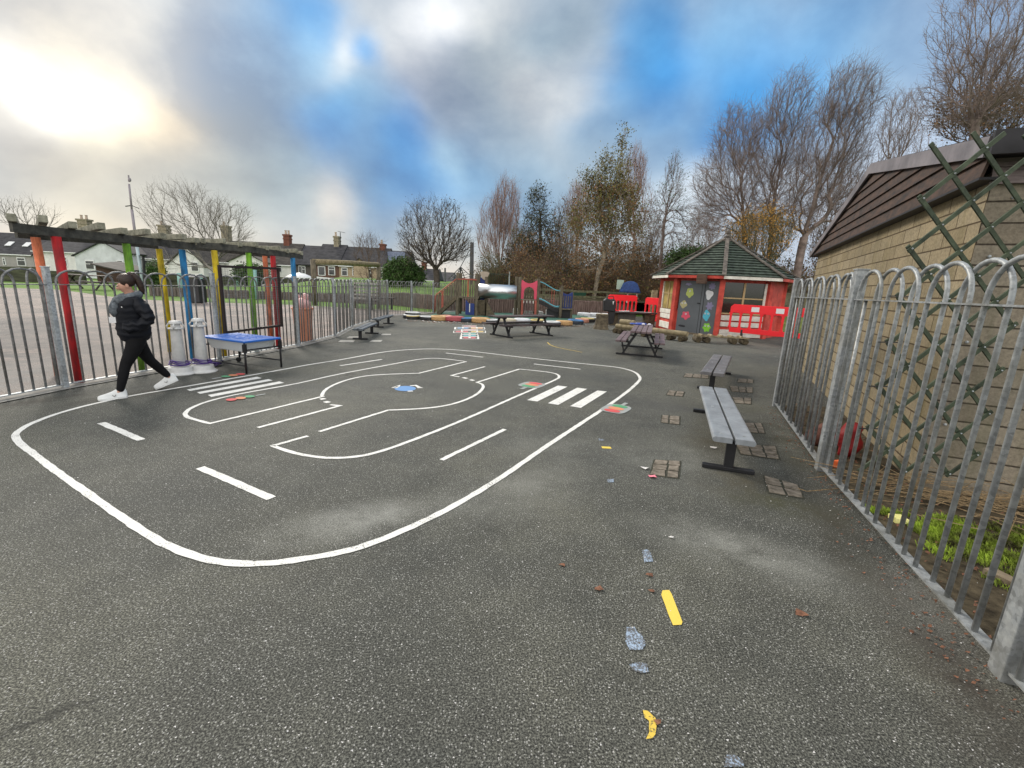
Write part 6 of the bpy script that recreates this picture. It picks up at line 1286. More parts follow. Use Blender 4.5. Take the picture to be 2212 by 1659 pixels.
def house(label, Y, Z, x0, x1, ye, yr, M, win=(), roofM=None, depth=7.0, chim=(), zb=-.5, name='terraced_house', skylights=(), gable=None):
    """x0..x1 and eaves/ridge heights surveyed on the facade plane Y"""
    roofM = roofM or M_slate
    eL, eR = Zp(*Z(x0, ye[0]), Y), Zp(*Z(x1, ye[1]), Y); rL, rR = Zp(*Z(x0, yr[0]), Y+depth/2), Zp(*Z(x1, yr[1]), Y+depth/2)
    ze = (eL.z+eR.z)/2; zr = (rL.z+rR.z)/2; X0, X1 = eL.x, eR.x
    t = thing(name, label, 'house', ((X0+X1)/2, Y, 0), world=True, group='row of houses beyond the lawn')
    wl = MB(); wl.box(((X0+X1)/2, Y+depth/2, (ze+zb)/2), (X1-X0, depth, ze-zb)).build('wall', M, t)
    rf_ = MB(); yr_ = Y+depth/2; o_ = .25
    rf_.add([(X0, Y-o_, ze-.12), (X1, Y-o_, ze-.12), (X1, yr_, zr), (X0, yr_, zr), (X1, Y+depth+o_, ze-.12), (X0, Y+depth+o_, ze-.12)], [(0, 1, 2, 3), (3, 2, 4, 5), (0, 3, 5), (1, 4, 2)])
    r_ = rf_.build('roof', roofM, t)
    MB().box(((X0+X1)/2, Y-o_, ze-.14), (X1-X0, .12, .12)).build('gutter', M_upvc if M is not M_rend['dark'] else M_black, r_)
    for w in win:
        a, b = Zp(*Z(w[0], w[1]), Y), Zp(*Z(w[2], w[3]), Y); f = MB(); wbox(f, a, b, Y, .08, .1); f = f.build('window', M_upvc, t)
        cx_, cz = (a.x+b.x)/2, (a.z+b.z)/2; hw, hh = abs(a.x-b.x)/2, abs(a.z-b.z)/2; kind = w[4] if len(w) > 4 else 'T'; fr_ = .10
        g_ = MB()
        if kind == 'T': g_.box((cx_, Y-.09, cz+hh*.55), (2*hw-2*fr_, .02, hh*.45)).box((cx_, Y-.09, cz-hh*.33), (2*hw-2*fr_, .02, hh*1.05))
        elif kind == 'V': g_.box((cx_-hw*.47, Y-.09, cz), (hw*.82, .02, 2*hh-2*fr_)).box((cx_+hw*.47, Y-.09, cz+hh*.5), (hw*.78, .02, hh*.6)).box((cx_+hw*.47, Y-.09, cz-hh*.35), (hw*.78, .02, hh*.9))
        else: g_.box((cx_, Y-.09, cz), (2*hw-2*fr_, .02, 2*hh-2*fr_))
        g_.build('pane', M_wing, f)
    for c in chim:                                            # x0, y_top, x1, y_base, material
        a, b = Zp(*Z(c[0], c[1]), yr_), Zp(*Z(c[2], c[3]), yr_); w_ = b.x-a.x; h_ = a.z-b.z; Mx = c[4]
        m_ = MB(); m_.box(((a.x+b.x)/2, yr_, (a.z+b.z)/2-.3), (w_*.82, .9, h_+.6)).box(((a.x+b.x)/2, yr_, a.z-.12), (w_, 1.05, .22)).box(((a.x+b.x)/2, yr_, a.z-.62), (w_*.93, 1.0, .16)); cc = m_.build('chimney', Mx, r_)
        pt = MB()
        for k in range(c[5] if len(c) > 5 else 2): pt.lathe(((a.x+b.x)/2+(k-.5)*w_*.42, yr_, a.z), [(.16, 0), (.13, .42), (.16, .46), (.16, .55)], 8)
        pt.build('chimney_pot', M_potc, cc)
    for s_ in skylights:
        a = Zp(*Z(*s_), Y+1.5); f_ = (1.5+o_)/(depth/2+o_); zz = ze-.12+(zr-ze+.12)*f_; MB().box((a.x, Y+1.42, zz+.05), (.8, .9, .06), M=Matrix.Rotation(math.atan2(zr-ze, depth/2), 3, 'X')).build('skylight', M_upvc, r_)
    if gable:                                                 # projecting rear wing with its own gable: gx0, gx1, gye, gpeak_x, gpeak_y, projection, material
        gx0, gx1, gy0, gy1, px_, py_, pj, Mg, gw_ = gable; Yg = Y-pj
        a, b, p = Zp(*Z(gx0, gy0), Yg), Zp(*Z(gx1, gy1), Yg), Zp(*Z(px_, py_), Yg)
        m_ = MB(); m_.add([(a.x, Yg, zb), (b.x, Yg, zb), (b.x, Yg, b.z), (p.x, Yg, p.z), (a.x, Yg, a.z), (a.x, Y+.2, zb), (b.x, Y+.2, zb), (b.x, Y+.2, b.z), (p.x, Y+.2, p.z), (a.x, Y+.2, a.z)], [(0, 1, 2, 3, 4), (1, 6, 7, 2), (5, 0, 4, 9)]); m_.build('rear_wing', Mg, t)
        q = MB(); up = .12
        for (e, s) in ((a, -1), (b, 1)): q.slab([(p.x, Yg-.25, p.z+up), (e.x+s*.25, Yg-.25, e.z+up-.15), (e.x+s*.25, Y+2.5, e.z+up-.15), (p.x, Y+2.5, p.z+up)], (0, 0, -.12))
        q.build('wing_roof', roofM, r_)
        for w in gw_:
            a_, b_2 = Zp(*Z(w[0], w[1]), Yg), Zp(*Z(w[2], w[3]), Yg); f = MB(); wbox(f, a_, b_2, Yg, .08, .1); f = f.build('window', M_upvc, t)
            cx_, cz = (a_.x+b_2.x)/2, (a_.z+b_2.z)/2; hw, hh = abs(a_.x-b_2.x)/2, abs(a_.z-b_2.z)/2; MB().box((cx_, Yg-.09, cz+hh*.5), (2*hw-.2, .02, hh*.5)).box((cx_, Yg-.09, cz-hh*.35), (2*hw-.2, .02, hh*.95)).build('pane', M_wing, f)
    return t
YH = 62
house('stone-grey house at the far left end of the row with mauve blind', YH, Z1, -420, 385, (1190, 1200), (930, 968), M_rend['stone'], [(30, 1250, 80, 1340), (200, 1245, 318, 1350, 'T')], skylights=[(110, 1020), (320, 1040)])
house('white rendered house with pale blue-grey gable wing behind the red pergola post', YH, Z1, 387, 1470, (1170, 1200), (968, 1040), M_rend['white'], [(765, 1235, 812, 1355)], gable=(885, 1462, 1222, 1190, 1215, 1062, 3.0, M_rend['blue'], [(1010, 1275, 1135, 1395), (1390, 1278, 1470, 1362)]), chim=[(930, 790, 1085, 900, M_chim)])
house('cream house with a two-part window right of the green pergola post', YH, Z1, 1473, 2330, (1240, 1275), (1040, 1060), M_rend['cream'], [(1715, 1275, 1820, 1392, 'V')], chim=[(1885, 860, 2020, 1010, M_chim, 1)])
house('white house with gable wing and boarded window behind the two yellow posts', YH, Z3, 215, 700, (700, 715), (395, 425), M_rend['white'], gable=(190, 600, 720, 720, 400, 520, 3.0, M_rend['white'], [(455, 690, 560, 815)]), roofM=M_slate2)
house('white house with small gable wing behind the orange and red posts', YH, Z3, 702, 1680, (700, 720), (425, 490), M_rend['white'], [(1465, 728, 1545, 822)], gable=(905, 1325, 690, 700, 1120, 592, 3.0, M_rend['white'], []), roofM=M_slate2, chim=[(820, 265, 935, 425, M_chim, 1), (1562, 370, 1650, 500, M_chimr, 2)])
house('dark timber-clad house with a white parasol in its garden', YH, Z3, 1683, 1900, (720, 720), (490, 508), M_rend['dark'], [(1735, 740, 1822, 842, 'V')])
house('red-brown brick house with two arched white windows and pale garden wall', YH, Z5, 268, 612, (612, 640), (350, 385), M_rbrick, [(338, 655, 440, 782, 'O'), (473, 655, 566, 778)], chim=[(550, 265, 632, 440, M_chim, 1)], roofM=M_slate)
house('tan stone house with two white windows and a little gable in its roof', YH, Z5, 614, 1213, (640, 668), (385, 432), M_tstone, [(645, 672, 730, 785), (787, 678, 875, 785), (1000, 690, 1040, 820), (1140, 695, 1188, 815)], gable=(800, 985, 640, 650, 880, 556, .6, M_tstone, []), chim=[(1148, 365, 1228, 480, M_chimr, 1)])
th_ = house('blue-grey end house with solar panels on the roof', YH, Z5, 1215, 1500, (668, 690), (446, 465), M_bgwall, [(1268, 700, 1310, 800)], chim=[(1448, 515, 1500, 600, M_chimr, 0)])
a, b, c_, d_ = Zp(*Z5(1245, 475), YH+3.0), Zp(*Z5(1480, 480), YH+3.0), Zp(*Z5(1470, 608), YH+.6), Zp(*Z5(1270, 605), YH+.6)
sp_ = MB().slab([d_, c_, b, a], (0, -.12, .10)).build('solar_panels', mat('solar_blue', (.05, .06, .10), .25, .3, 2, stretch=(6, 1, 1), col2=(.10, .12, .17)), th_)
house('distant slate-roofed house with red chimney behind the green bush', 75, Z6, 500, 730, (1330, 1335), (1185, 1190), M_rend['white'], chim=[(530, 1105, 598, 1200, M_chimr, 1)])
house('most distant low house right of the round tree trunk', 82, Z6, 735, 935, (1345, 1350), (1215, 1250), M_rend['white'])
tp_ = Zp(*Z5(637, 440), YH+3); tag(MB().tube([(tp_.x, tp_.y, tp_.z-.3), (tp_.x, tp_.y, Zp(*Z5(637, 215), YH+3).z)], .05, 6).bar(Zp(*Z5(595, 200), YH+3), Zp(*Z5(695, 222), YH+3), .05, .05).build('tv_aerial', M_black), 'thin television aerial beside the stone chimney of the brick house', 'aerial')
M_gwall = mat('dark_mossy_garden_wall', (.028, .028, .02), .9, .4, 1.5, .5, 6, col2=(.075, .08, .045), stretch=(.4, 1, 2)); M_shed = mat('brown_shed', (.055, .03, .02), .85, .25, 3, stretch=(4, 4, .5))
for (x0, y0, x1, y1, yb, Y, lb) in ((-700, 1345, 440, 1360, 1560, 38, 'dark mossy garden wall across the lawn at the far left'), (440, 1400, 980, 1420, 1560, 39, 'low dark hedge-topped garden wall behind the red post'), (1560, 1430, 2120, 1440, 1570, 41, 'dark garden fence behind the mast')):
    a, b = Zp(*Z1(x0, y0), Y), Zp(*Z1(x1, y1), Y+1.5); tag(MB().slab([(a.x, a.y, -.2), (b.x, b.y, -.2), (b.x, b.y, b.z), (a.x, a.y, a.z)], (0, .3, 0)).build('garden_wall', M_gwall), lb, 'wall')
a, b = Zp(*Z3(150, 868), 44), Zp(*Z3(1730, 880), 50); tag(MB().slab([(a.x, a.y, -.2), (b.x, b.y, .8), (b.x, b.y, b.z), (a.x, a.y, a.z)], (0, .3, 0)).build('garden_fence', M_gwall), 'long low dark garden fence below the houses, behind the net frame', 'fence')
a, b = Zp(*Z5(240, 812), 52), Zp(*Z5(1500, 850), 56); tag(MB().slab([(a.x, a.y, .8), (b.x, b.y, .8), (b.x, b.y, b.z), (a.x, a.y, a.z)], (0, .3, 0)).build('garden_fence', M_gwall), 'dark garden fence below the brick and tan houses', 'fence')
a, b = Zp(*Z5(295, 790), 51.5), Zp(*Z5(500, 825), 51.5); tag(MB().slab([(a.x, 51.5, b.z), (b.x, 51.5, b.z), (b.x, 51.5, a.z-.1), (a.x, 51.5, a.z)], (0, .25, 0)).build('garden_wall', M_upvc), 'low white garden wall in front of the brick house', 'wall')
a, b, p = Zp(*Z1(1130, 1335), 46), Zp(*Z1(1480, 1420), 46), Zp(*Z1(1150, 1560), 46)
t = thing('garden_shed', 'brown shed with dark sloping roof behind the woman', 'shed', (a.x, 46, 0), world=True); MB().slab([(a.x, 46, -.1), (b.x, 46, -.1), (b.x, 46, b.z), (a.x, 46, a.z)], (0, 3, 0)).build('wall', M_shed, t); MB().slab([(a.x-.2, 45.7, a.z), (b.x+.3, 45.7, b.z-.05), (b.x+.3, 49, b.z+.3), (a.x-.2, 49, a.z+.35)], (0, 0, .12)).build('roof', M_slate2, t)
p = Zp(*Z3(1750, 870), 40); t = thing('parasol', 'white garden parasol open in front of the dark timber house', 'parasol', (p.x, 40, 1.2), world=True); MB().lathe((p.x, 40, Zp(*Z3(1750, 890), 40).z), [(1.15, 0), (1.1, .10), (.6, .32), (.06, .46), (0, .5)], 12).build('canopy', M_upvc, t, smooth=True); MB().tube([(p.x, 40, .8), (p.x, 40, p.z+.2)], .03, 6).build('pole', M_gal, t)

# ================================================================== trees
EXP = 2.25
def fastmesh(name, V, F, nper, M, parent, smooth=False):
    me = bpy.data.meshes.new(name); nf = len(F); me.vertices.add(len(V)); me.vertices.foreach_set('co', V.astype(np.float32).ravel())
    me.loops.add(nf*nper); me.loops.foreach_set('vertex_index', F.astype(np.int32).ravel()); me.polygons.add(nf); me.polygons.foreach_set('loop_start', np.arange(0, nf*nper, nper, dtype=np.int32)); me.polygons.foreach_set('loop_total', np.full(nf, nper, dtype=np.int32))
    if smooth: me.polygons.foreach_set('use_smooth', np.ones(nf, dtype=bool))
    me.update(calc_edges=True); me.materials.append(M); o = bpy.data.objects.new(name, me); COL.objects.link(o); o.parent = parent; return o
def prisms(A, B, ra, rb, n):
    D_ = B-A; ln = np.linalg.norm(D_, axis=1, keepdims=True); D_ = D_/np.maximum(ln, 1e-6); ref = np.where(np.abs(D_[:, 2:3]) > .9, np.array([[1., 0, 0]]), np.array([[0, 0, 1.]]))
    u = np.cross(D_, ref); u /= np.maximum(np.linalg.norm(u, axis=1, keepdims=True), 1e-6); v = np.cross(D_, u); k = len(A); V = np.zeros((k, 2*n, 3))
    for i in range(n):
        a = 2*math.pi*i/n; off = u*math.cos(a)+v*math.sin(a); V[:, i] = A+off*ra[:, None]; V[:, n+i] = B+off*rb[:, None]
    F = np.zeros((k, n, 4), dtype=np.int64); base = (np.arange(k)*2*n)[:, None]
    for i in range(n): j = (i+1) % n; F[:, i] = base+np.array([[i, j, n+j, n+i]])
    return V.reshape(-1, 3), F.reshape(-1, 4)
def leafquads(P, s_, flat=.0):
    k = len(P); a = rng.normal(size=(k, 3)); a /= np.linalg.norm(a, axis=1, keepdims=True); b = rng.normal(size=(k, 3)); b -= a*np.sum(a*b, axis=1, keepdims=True); b /= np.linalg.norm(b, axis=1, keepdims=True)
    sz = (s_*rng.uniform(.6, 1.4, size=k))[:, None]; V = np.stack([P-a*sz, P-b*sz*.55, P+a*sz, P+b*sz*.55], axis=1); return V.reshape(-1, 3), np.arange(4*k).reshape(-1, 4)
M_bark = {k: mat('bark_'+k, tuple(x*1.35 for x in v), .85, .3, 3, .4, 20, col2=tuple(x*2.3 for x in v), spec=.2) for k, v in dict(dark=(.035, .028, .024), brown=(.065, .045, .033), grey=(.10, .09, .08), pink=(.15, .10, .085), birch=(.11, .085, .075), pale=(.14, .12, .09), olive=(.06, .06, .035)).items()}
M_lf = {k: mat('leaf_'+k, tuple(x*1.4 for x in v), .7, .3, 1.2, col2=tuple(x*1.6 for x in v2), spec=.25) for k, v, v2 in (('olive', (.045, .05, .012), (.11, .10, .03)), ('rust', (.085, .04, .018), (.16, .085, .035)), ('dark', (.02, .025, .014), (.05, .055, .03)), ('gold', (.20, .10, .022), (.33, .18, .04)), ('green', (.02, .045, .012), (.05, .09, .025)), ('brown', (.055, .04, .022), (.11, .08, .04)))}
def tree(label, base, Y, lobes, bark='dark', r_tip=.012, ntip=600, up=.6, hub=.25, leader=None, trunk_r=.2, step=.45, twig=(3, .7), leaf=None, zb=None, cat='tree', group=None, name='bare_tree', droop=0.0, wind=0.0, dscale=.8, trunk_path=None, nside=3, z='px'):
    """base (px, py at depth Y); lobes [(cx, cy, rx, ry, share)] sight-line sizes of the crown at depth Y"""
    r_tip *= .62; trunk_r *= .72
    bx = Zp(base[0], base[1], Y); zb = fieldh(bx.x, Y)-.1 if zb is None else zb; B0 = np.array([bx.x, Y, zb])
    T = []; k_ = Y/FPX/.977
    for cx, cy, rx, ry, sh in lobes:
        c = np.array(Zp(cx, cy, Y)); n = int(ntip*sh); q = rng.normal(size=(n, 3)); q /= np.linalg.norm(q, axis=1, keepdims=True); q *= rng.uniform(.12, 1, size=(n, 1))**.45
        T.append(c+q*np.array([rx*k_, rx*k_*dscale, ry*k_]))
    T = np.concatenate(T); T = T[T[:, 2] > zb+.4]
    cen = T.mean(0); zlo = T[:, 2].min()
    if trunk_path: path = [B0]+[np.array(Zp(px, py, Y)) for px, py in trunk_path]
    else:
        h0 = zb+(cen[2]-zb)*hub; top = np.array([B0[0]+(cen[0]-B0[0])*.3, Y, max(h0, zb+.5)]); path = [B0, (B0+top)/2+np.array([.08, 0, 0]), top]
        if leader: 
            tl_ = np.array([cen[0]+(cen[0]-B0[0])*.3*leader, Y, zb+(T[:, 2].max()-zb)*leader]); path += [top*(1-f)+tl_*f+np.array([rng.normal()*.12, rng.normal()*.12, 0]) for f in (.33, .66, 1)]
    N0 = []; 
    for i in range(len(path)-1):
        m_ = max(1, int(np.linalg.norm(path[i+1]-path[i])/step))
        for j in range(m_): N0.append(path[i]+(path[i+1]-path[i])*j/m_)
    N0.append(path[-1]); cap = len(N0)+len(T)*14; P = np.zeros((cap, 3)); par = np.full(cap, -1); n = len(N0); P[:n] = N0; par[1:n] = np.arange(n-1); ntr = n
    hubp = path[2] if len(path) > 2 else path[-1]; first = max(1, int(np.argmin(np.linalg.norm(P[:n]-hubp, axis=1))*.75)) if not trunk_path else max(1, n//3)
    order = np.argsort(np.linalg.norm(T-hubp, axis=1)+rng.uniform(0, .6, len(T)))
    isleaf = []
    for t_ in T[order]:
        dv = t_-P[first:n]; d = np.linalg.norm(dv, axis=1)+1e-6; outd = P[first:n]-hubp; cosu = dv[:, 2]/d
        rad_ = t_-hubp; rad_ = rad_/(np.linalg.norm(rad_)+1e-6); cosr = (dv@rad_)/d
        cost = d*(1+up*(1-cosu))*(1+.9*(1-cosr)); j = int(np.argmin(cost))+first; dist = d[j-first]; m_ = min(12, max(1, int(dist/step)+1)); prev = j; a = P[j].copy(); L_ = dist
        bow = np.array([0, 0, -.06*L_*up]) + rng.normal(size=3)*.012*L_
        for q in range(1, m_+1):
            f = q/m_; P[n] = a+(t_-a)*f+bow*4*f*(1-f)*.8+(rng.normal(size=3)*.012 if q < m_ else 0); par[n] = prev; prev = n; n += 1
        isleaf.append(n-1)
    P = P[:n]; par = par[:n]
    for _ in range(9):                                        # relax kinks along every limb
        S_ = np.zeros_like(P); C_ = np.zeros(n); np.add.at(S_, par[1:], P[1:]); np.add.at(C_, par[1:], 1)
        has = (C_ > 0); has[0] = False; mean = P.copy(); mean[has] = .5*(S_[has]/C_[has][:, None])+.5*P[par[has]]; P[has] = .45*P[has]+.55*mean[has]
    ex = EXP; w = np.zeros(n); cnt = np.zeros(n, bool); cnt[par[1:]] = True; w[~cnt] = r_tip**ex
    for i in range(n-1, 0, -1):
        if w[i] == 0: w[i] = r_tip**ex
        w[par[i]] += w[i]
    r = w**(1/ex); sc_ = trunk_r/r[0]; r = np.maximum(r*(1+(sc_-1)*np.clip(r/r[0], 0, 1)**.6), r_tip*.8)
    i1_ = np.arange(1, n); A, B = P[par[i1_]], P[i1_]; rb = r[i1_]; ra = np.minimum(r[par[i1_]], rb*1.35)
    thick = rb > trunk_r*.30
    t = thing(name, label, cat, (B0[0], B0[1], B0[2]), group=group); o = B0
    V, F = prisms(A[thick]-o, B[thick]-o, np.maximum(ra[thick], rb[thick]), rb[thick], 7); fastmesh('trunk', V, F, 4, M_bark[bark], t, True)
    Vs, Fs = [], []; V, F = prisms(A[~thick]-o, B[~thick]-o, ra[~thick], rb[~thick], nside); Vs.append(V); Fs.append(F); off = len(V)
    lv = np.array(isleaf); pd = P[lv]-P[par[lv]]; pd /= np.maximum(np.linalg.norm(pd, axis=1, keepdims=True), 1e-6); tips = []
    for k in range(twig[0]):
        a = P[lv] if k % 2 == 0 else (P[lv]+P[par[lv]])/2; dr = pd+rng.normal(size=(len(lv), 3))*.55+np.array([wind, 0, up*.35-droop]); dr /= np.linalg.norm(dr, axis=1, keepdims=True); ln = twig[1]*rng.uniform(.5, 1.2, size=(len(lv), 1)); m1 = a+dr*ln*.5; dr2 = dr+rng.normal(size=dr.shape)*.3+np.array([wind*.6, 0, -droop*.8]); b = m1+dr2*ln*.5
        rr = np.full(len(lv), r_tip*.75)
        for p_, q_, x_, y_ in ((a, m1, rr, rr*.75), (m1, b, rr*.75, rr*.4)): V, F = prisms(p_-o, q_-o, x_, y_, nside); Vs.append(V); Fs.append(F+off); off += len(V)
        tips += [m1, b]
    fastmesh('crown', np.concatenate(Vs), np.concatenate(Fs), 4, M_bark[bark], t)
    if leaf:
        for (nm, per, sz, zr_) in leaf:
            pool = np.concatenate(tips+[P[lv]]); 
            if zr_: zz = (pool[:, 2]-pool[:, 2].min())/(np.ptp(pool[:, 2])+1e-6); pool = pool[(zz >= zr_[0]) & (zz <= zr_[1])]
            if len(pool) == 0: continue
            k = int(per*ntip); pk = pool[rng.integers(0, len(pool), k)]+rng.normal(size=(k, 3))*.16; V, F = leafquads(pk-o, sz); fastmesh('foliage', V, F, 4, M_lf[nm], t)
    return t
YF = 'trees beyond the fences'
tree('faint bare tree at the far left behind the roofs', (60, 560), 72, [(55, 465, 62, 38, 1)], 'grey', .022, 200, .5, .4, None, .25, .9, (2, 1.2), group=YF)
tree('spreading bare grey tree behind the two pergolas', (470, 625), 40, [(392, 462, 78, 66, .6), (490, 490, 55, 58, .4), (400, 560, 90, 30, .12)], 'grey', .013, 900, .45, .35, None, .30, .5, (3, .8), group=YF, trunk_path=[(474, 600), (468, 575)])
tree('slender brown bare tree in front of the tan stone house', (806, 610), 42, [(800, 560, 34, 52, .7), (792, 528, 30, 22, .3)], 'brown', .010, 420, .4, .3, .9, .10, .4, (3, .6), group=YF)
tree('round-crowned bare tree standing alone left of the climbing frame', (944, 625), 38, [(938, 505, 76, 70, .75), (905, 540, 42, 30, .12), (985, 535, 40, 34, .13)], 'dark', .013, 1300, .75, .5, None, .36, .45, (4, .6), leaf=[('brown', 1.0, .06, None)], group=YF, trunk_path=[(946, 590), (942, 572)])
tree('pinkish upright poplar behind the steel tunnel', (1078, 612), 50, [(1092, 455, 30, 60, .5), (1060, 500, 34, 62, .3), (1100, 520, 42, 50, .2)], 'pink', .014, 1300, 2.2, .15, .9, .30, .6, (4, 1.0), group=YF)
tree('dark thinly leaved alder above the raspberry arch', (1171, 612), 40, [(1161, 450, 24, 50, .22), (1168, 510, 46, 56, .48), (1172, 570, 46, 36, .3)], 'dark', .012, 800, .7, .2, .92, .20, .5, (3, .5), leaf=[('dark', 6, .075, None), ('rust', 3, .07, (0, .5))], group=YF, trunk_path=[(1168, 520), (1165, 450), (1161, 410)])
tree('tall mixed olive and rust leaved tree with a pale leaning trunk and long top shoot', (1281, 642), 32, [(1318, 390, 40, 56, .22), (1330, 455, 58, 60, .28), (1275, 490, 55, 64, .22), (1300, 560, 70, 42, .22), (1365, 530, 40, 55, .06), (1348, 305, 9, 30, .02), (1268, 400, 22, 26, .03)], 'pale', .011, 1500, .6, .4, .8, .22, .45, (3, .5), leaf=[('olive', 6.5, .062, (.30, 1)), ('rust', 4, .062, (0, .62)), ('brown', 1.5, .062, None)], group=YF, trunk_path=[(1290, 590), (1310, 545), (1322, 500), (1335, 420), (1345, 330)])
tree('pinkish poplar top rising behind the tall mixed tree', (1365, 620), 52, [(1368, 385, 26, 58, .7), (1378, 440, 32, 60, .3)], 'pink', .014, 700, 2.2, .15, .9, .26, .6, (4, 1.0), group=YF)
tree('pinkish poplar half hidden left of the tall mixed tree', (1245, 620), 54, [(1250, 445, 26, 50, 1)], 'pink', .014, 450, 2.0, .2, .9, .22, .6, (4, 1.0), group=YF)
tree('airy young birch left of the hut roof', (1426, 620), 34, [(1452, 400, 22, 58, .3), (1440, 470, 46, 70, .5), (1480, 500, 36, 50, .2)], 'birch', .011, 700, .45, .2, .94, .15, .45, (3, .6), leaf=[('green', 1.2, .045, (.3, 1))], group=YF, wind=.3, trunk_path=[(1428, 540), (1440, 450), (1452, 390), (1460, 345)])
tree('tall windswept birch directly above the hut roof, left crown', (1618, 640), 29, [(1594, 300, 50, 66, .25), (1575, 390, 72, 66, .35), (1590, 470, 84, 60, .3), (1536, 430, 40, 66, .1)], 'birch', .0095, 2300, .35, .3, .9, .20, .42, (4, .75), group=YF, wind=.12, trunk_path=[(1616, 560), (1606, 470), (1598, 380), (1597, 300), (1602, 250)])
tree('tall windswept birch above the hut, middle crown', (1664, 640), 30, [(1704, 230, 48, 66, .25), (1665, 320, 62, 70, .35), (1690, 420, 72, 80, .4)], 'birch', .0095, 2000, .35, .35, .9, .20, .42, (4, .75), group=YF, wind=.2, trunk_path=[(1661, 546), (1672, 440), (1690, 330), (1706, 240), (1716, 185)])
tree('tallest windswept birch with a thick trunk left of the block building', (1722, 660), 27, [(1832, 215, 58, 66, .25), (1795, 310, 72, 76, .3), (1755, 420, 90, 76, .25), (1835, 400, 66, 80, .2)], 'birch', .0095, 2700, .35, .3, None, .30, .42, (4, .75), group=YF, wind=.25, trunk_path=[(1722, 580), (1734, 520), (1756, 450), (1790, 330), (1822, 240), (1842, 175)])
tree('golden-leaved willow just behind the hut roof', (1650, 640), 27, [(1645, 512, 66, 54, 1)], 'olive', .009, 700, 1.6, .2, None, .18, .35, (4, .6), leaf=[('gold', 8, .042, None)], group=YF)
tree('faint violet-brown birch above the lead roof edge', (1935, 500), 40, [(1945, 265, 40, 60, .6), (1960, 350, 60, 60, .4)], 'birch', .013, 900, .5, .3, .9, .2, .6, (3, .8), group=YF, zb=1)
tree('large dark bare tree at the top right corner above the building roof', (2095, 500), 23, [(2140, 60, 105, 95, .35), (2090, 200, 90, 70, .3), (2160, 170, 90, 90, .35)], 'birch', .010, 1800, .35, .35, None, .26, .4, (4, .6), group=YF, trunk_path=[(2098, 330), (2106, 250), (2125, 140)], zb=1)
tree('rust-leaved tree behind the building roof at the right edge', (2150, 500), 28, [(2085, 250, 60, 50, .4), (2170, 240, 70, 50, .6)], 'brown', .011, 1100, .5, .3, None, .2, .45, (3, .5), leaf=[('rust', 3, .06, None), ('brown', 2, .06, None)], group=YF, zb=1)
tree('evergreen holly bush left of the hut roof', (1480, 640), 33, [(1485, 572, 42, 30, 1)], 'dark', .012, 350, .3, .2, None, .12, .4, (2, .4), leaf=[('green', 30, .07, None), ('dark', 12, .07, None)], name='evergreen_bush', cat='bush')
tree('dense dark green conifer bush below the solar panels', (872, 612), 40, [(868, 590, 30, 26, .6), (893, 594, 20, 20, .2), (850, 597, 18, 18, .2)], 'dark', .012, 450, .5, .2, None, .12, .4, (2, .35), leaf=[('green', 40, .09, None), ('dark', 14, .08, None)], name='evergreen_bush', cat='bush')
tree('dark clipped bush seen through the net frame', (545, 625), 40, [(543, 596, 30, 18, 1)], 'dark', .012, 250, .3, .2, None, .1, .4, (2, .3), leaf=[('green', 30, .09, None), ('dark', 20, .09, None)], name='evergreen_bush', cat='bush')
tree('small dark conifer beside the cream house', (338, 612), 42, [(336, 592, 16, 22, 1)], 'dark', .012, 160, .3, .2, None, .1, .4, (2, .3), leaf=[('green', 25, .09, None)], name='evergreen_bush', cat='bush')
for px, Y, lobes_, lb, bk_, lf_ in ((1222, 44, [(1222, 490, 34, 60, .6), (1215, 560, 40, 45, .4)], 'hazy rust-brown tree between the alder and the tall mixed tree', 'brown', 'rust'), (1402, 43, [(1400, 500, 34, 62, .6), (1405, 565, 44, 40, .4)], 'hazy brown tree between the tall mixed tree and the young birch', 'brown', 'brown'),
        (1508, 42, [(1512, 520, 40, 60, .6), (1505, 570, 48, 40, .4)], 'hazy brown tree rising behind the left slope of the hut roof', 'birch', 'brown'), (1122, 46, [(1128, 540, 34, 50, 1)], 'small hazy tree between the poplar and the alder', 'brown', 'olive'), (1795, 38, [(1800, 470, 60, 90, 1)], 'hazy bare tree filling the gap left of the block building', 'birch', 'brown')):
    tree(lb, (px, 630), Y, lobes_, bk_, .012, 750, .8, .2, .85, .14, .5, (4, .6), leaf=[(lf_, 1.6, .065, None)], group=YF)
# thin young trunks standing in the scrub
for i, (px, Y, hgt, lb, bk_) in enumerate(((1200, 35, 110, 'thin brown sapling above the slide', 'brown'), (1240, 37, 130, 'thin sapling left of the pale leaning trunk', 'olive'), (1330, 34, 120, 'thin sapling behind the coat stand', 'brown'), (1360, 33, 100, 'second thin sapling behind the coat stand', 'olive'), (1400, 33, 110, 'thin sapling above the timber post', 'brown'), (1130, 36, 100, 'thin sapling behind the steel tunnel', 'brown'), (1060, 38, 90, 'thin sapling left of the steel tunnel', 'olive'), (1520, 36, 90, 'thin sapling peeping over the left hut eave', 'brown'), (1770, 30, 150, 'thin sapling between hut and building', 'brown'))):
    tree(lb, (px, 640), Y, [(px+random.uniform(-8, 8), 635-hgt*.62, 26, hgt*.38, 1)], bk_, .010, 260, .9, .3, .85, .07, .4, (3, .45), leaf=[('rust' if i % 2 else 'brown', 3, .055, None)], group='saplings in the scrub')
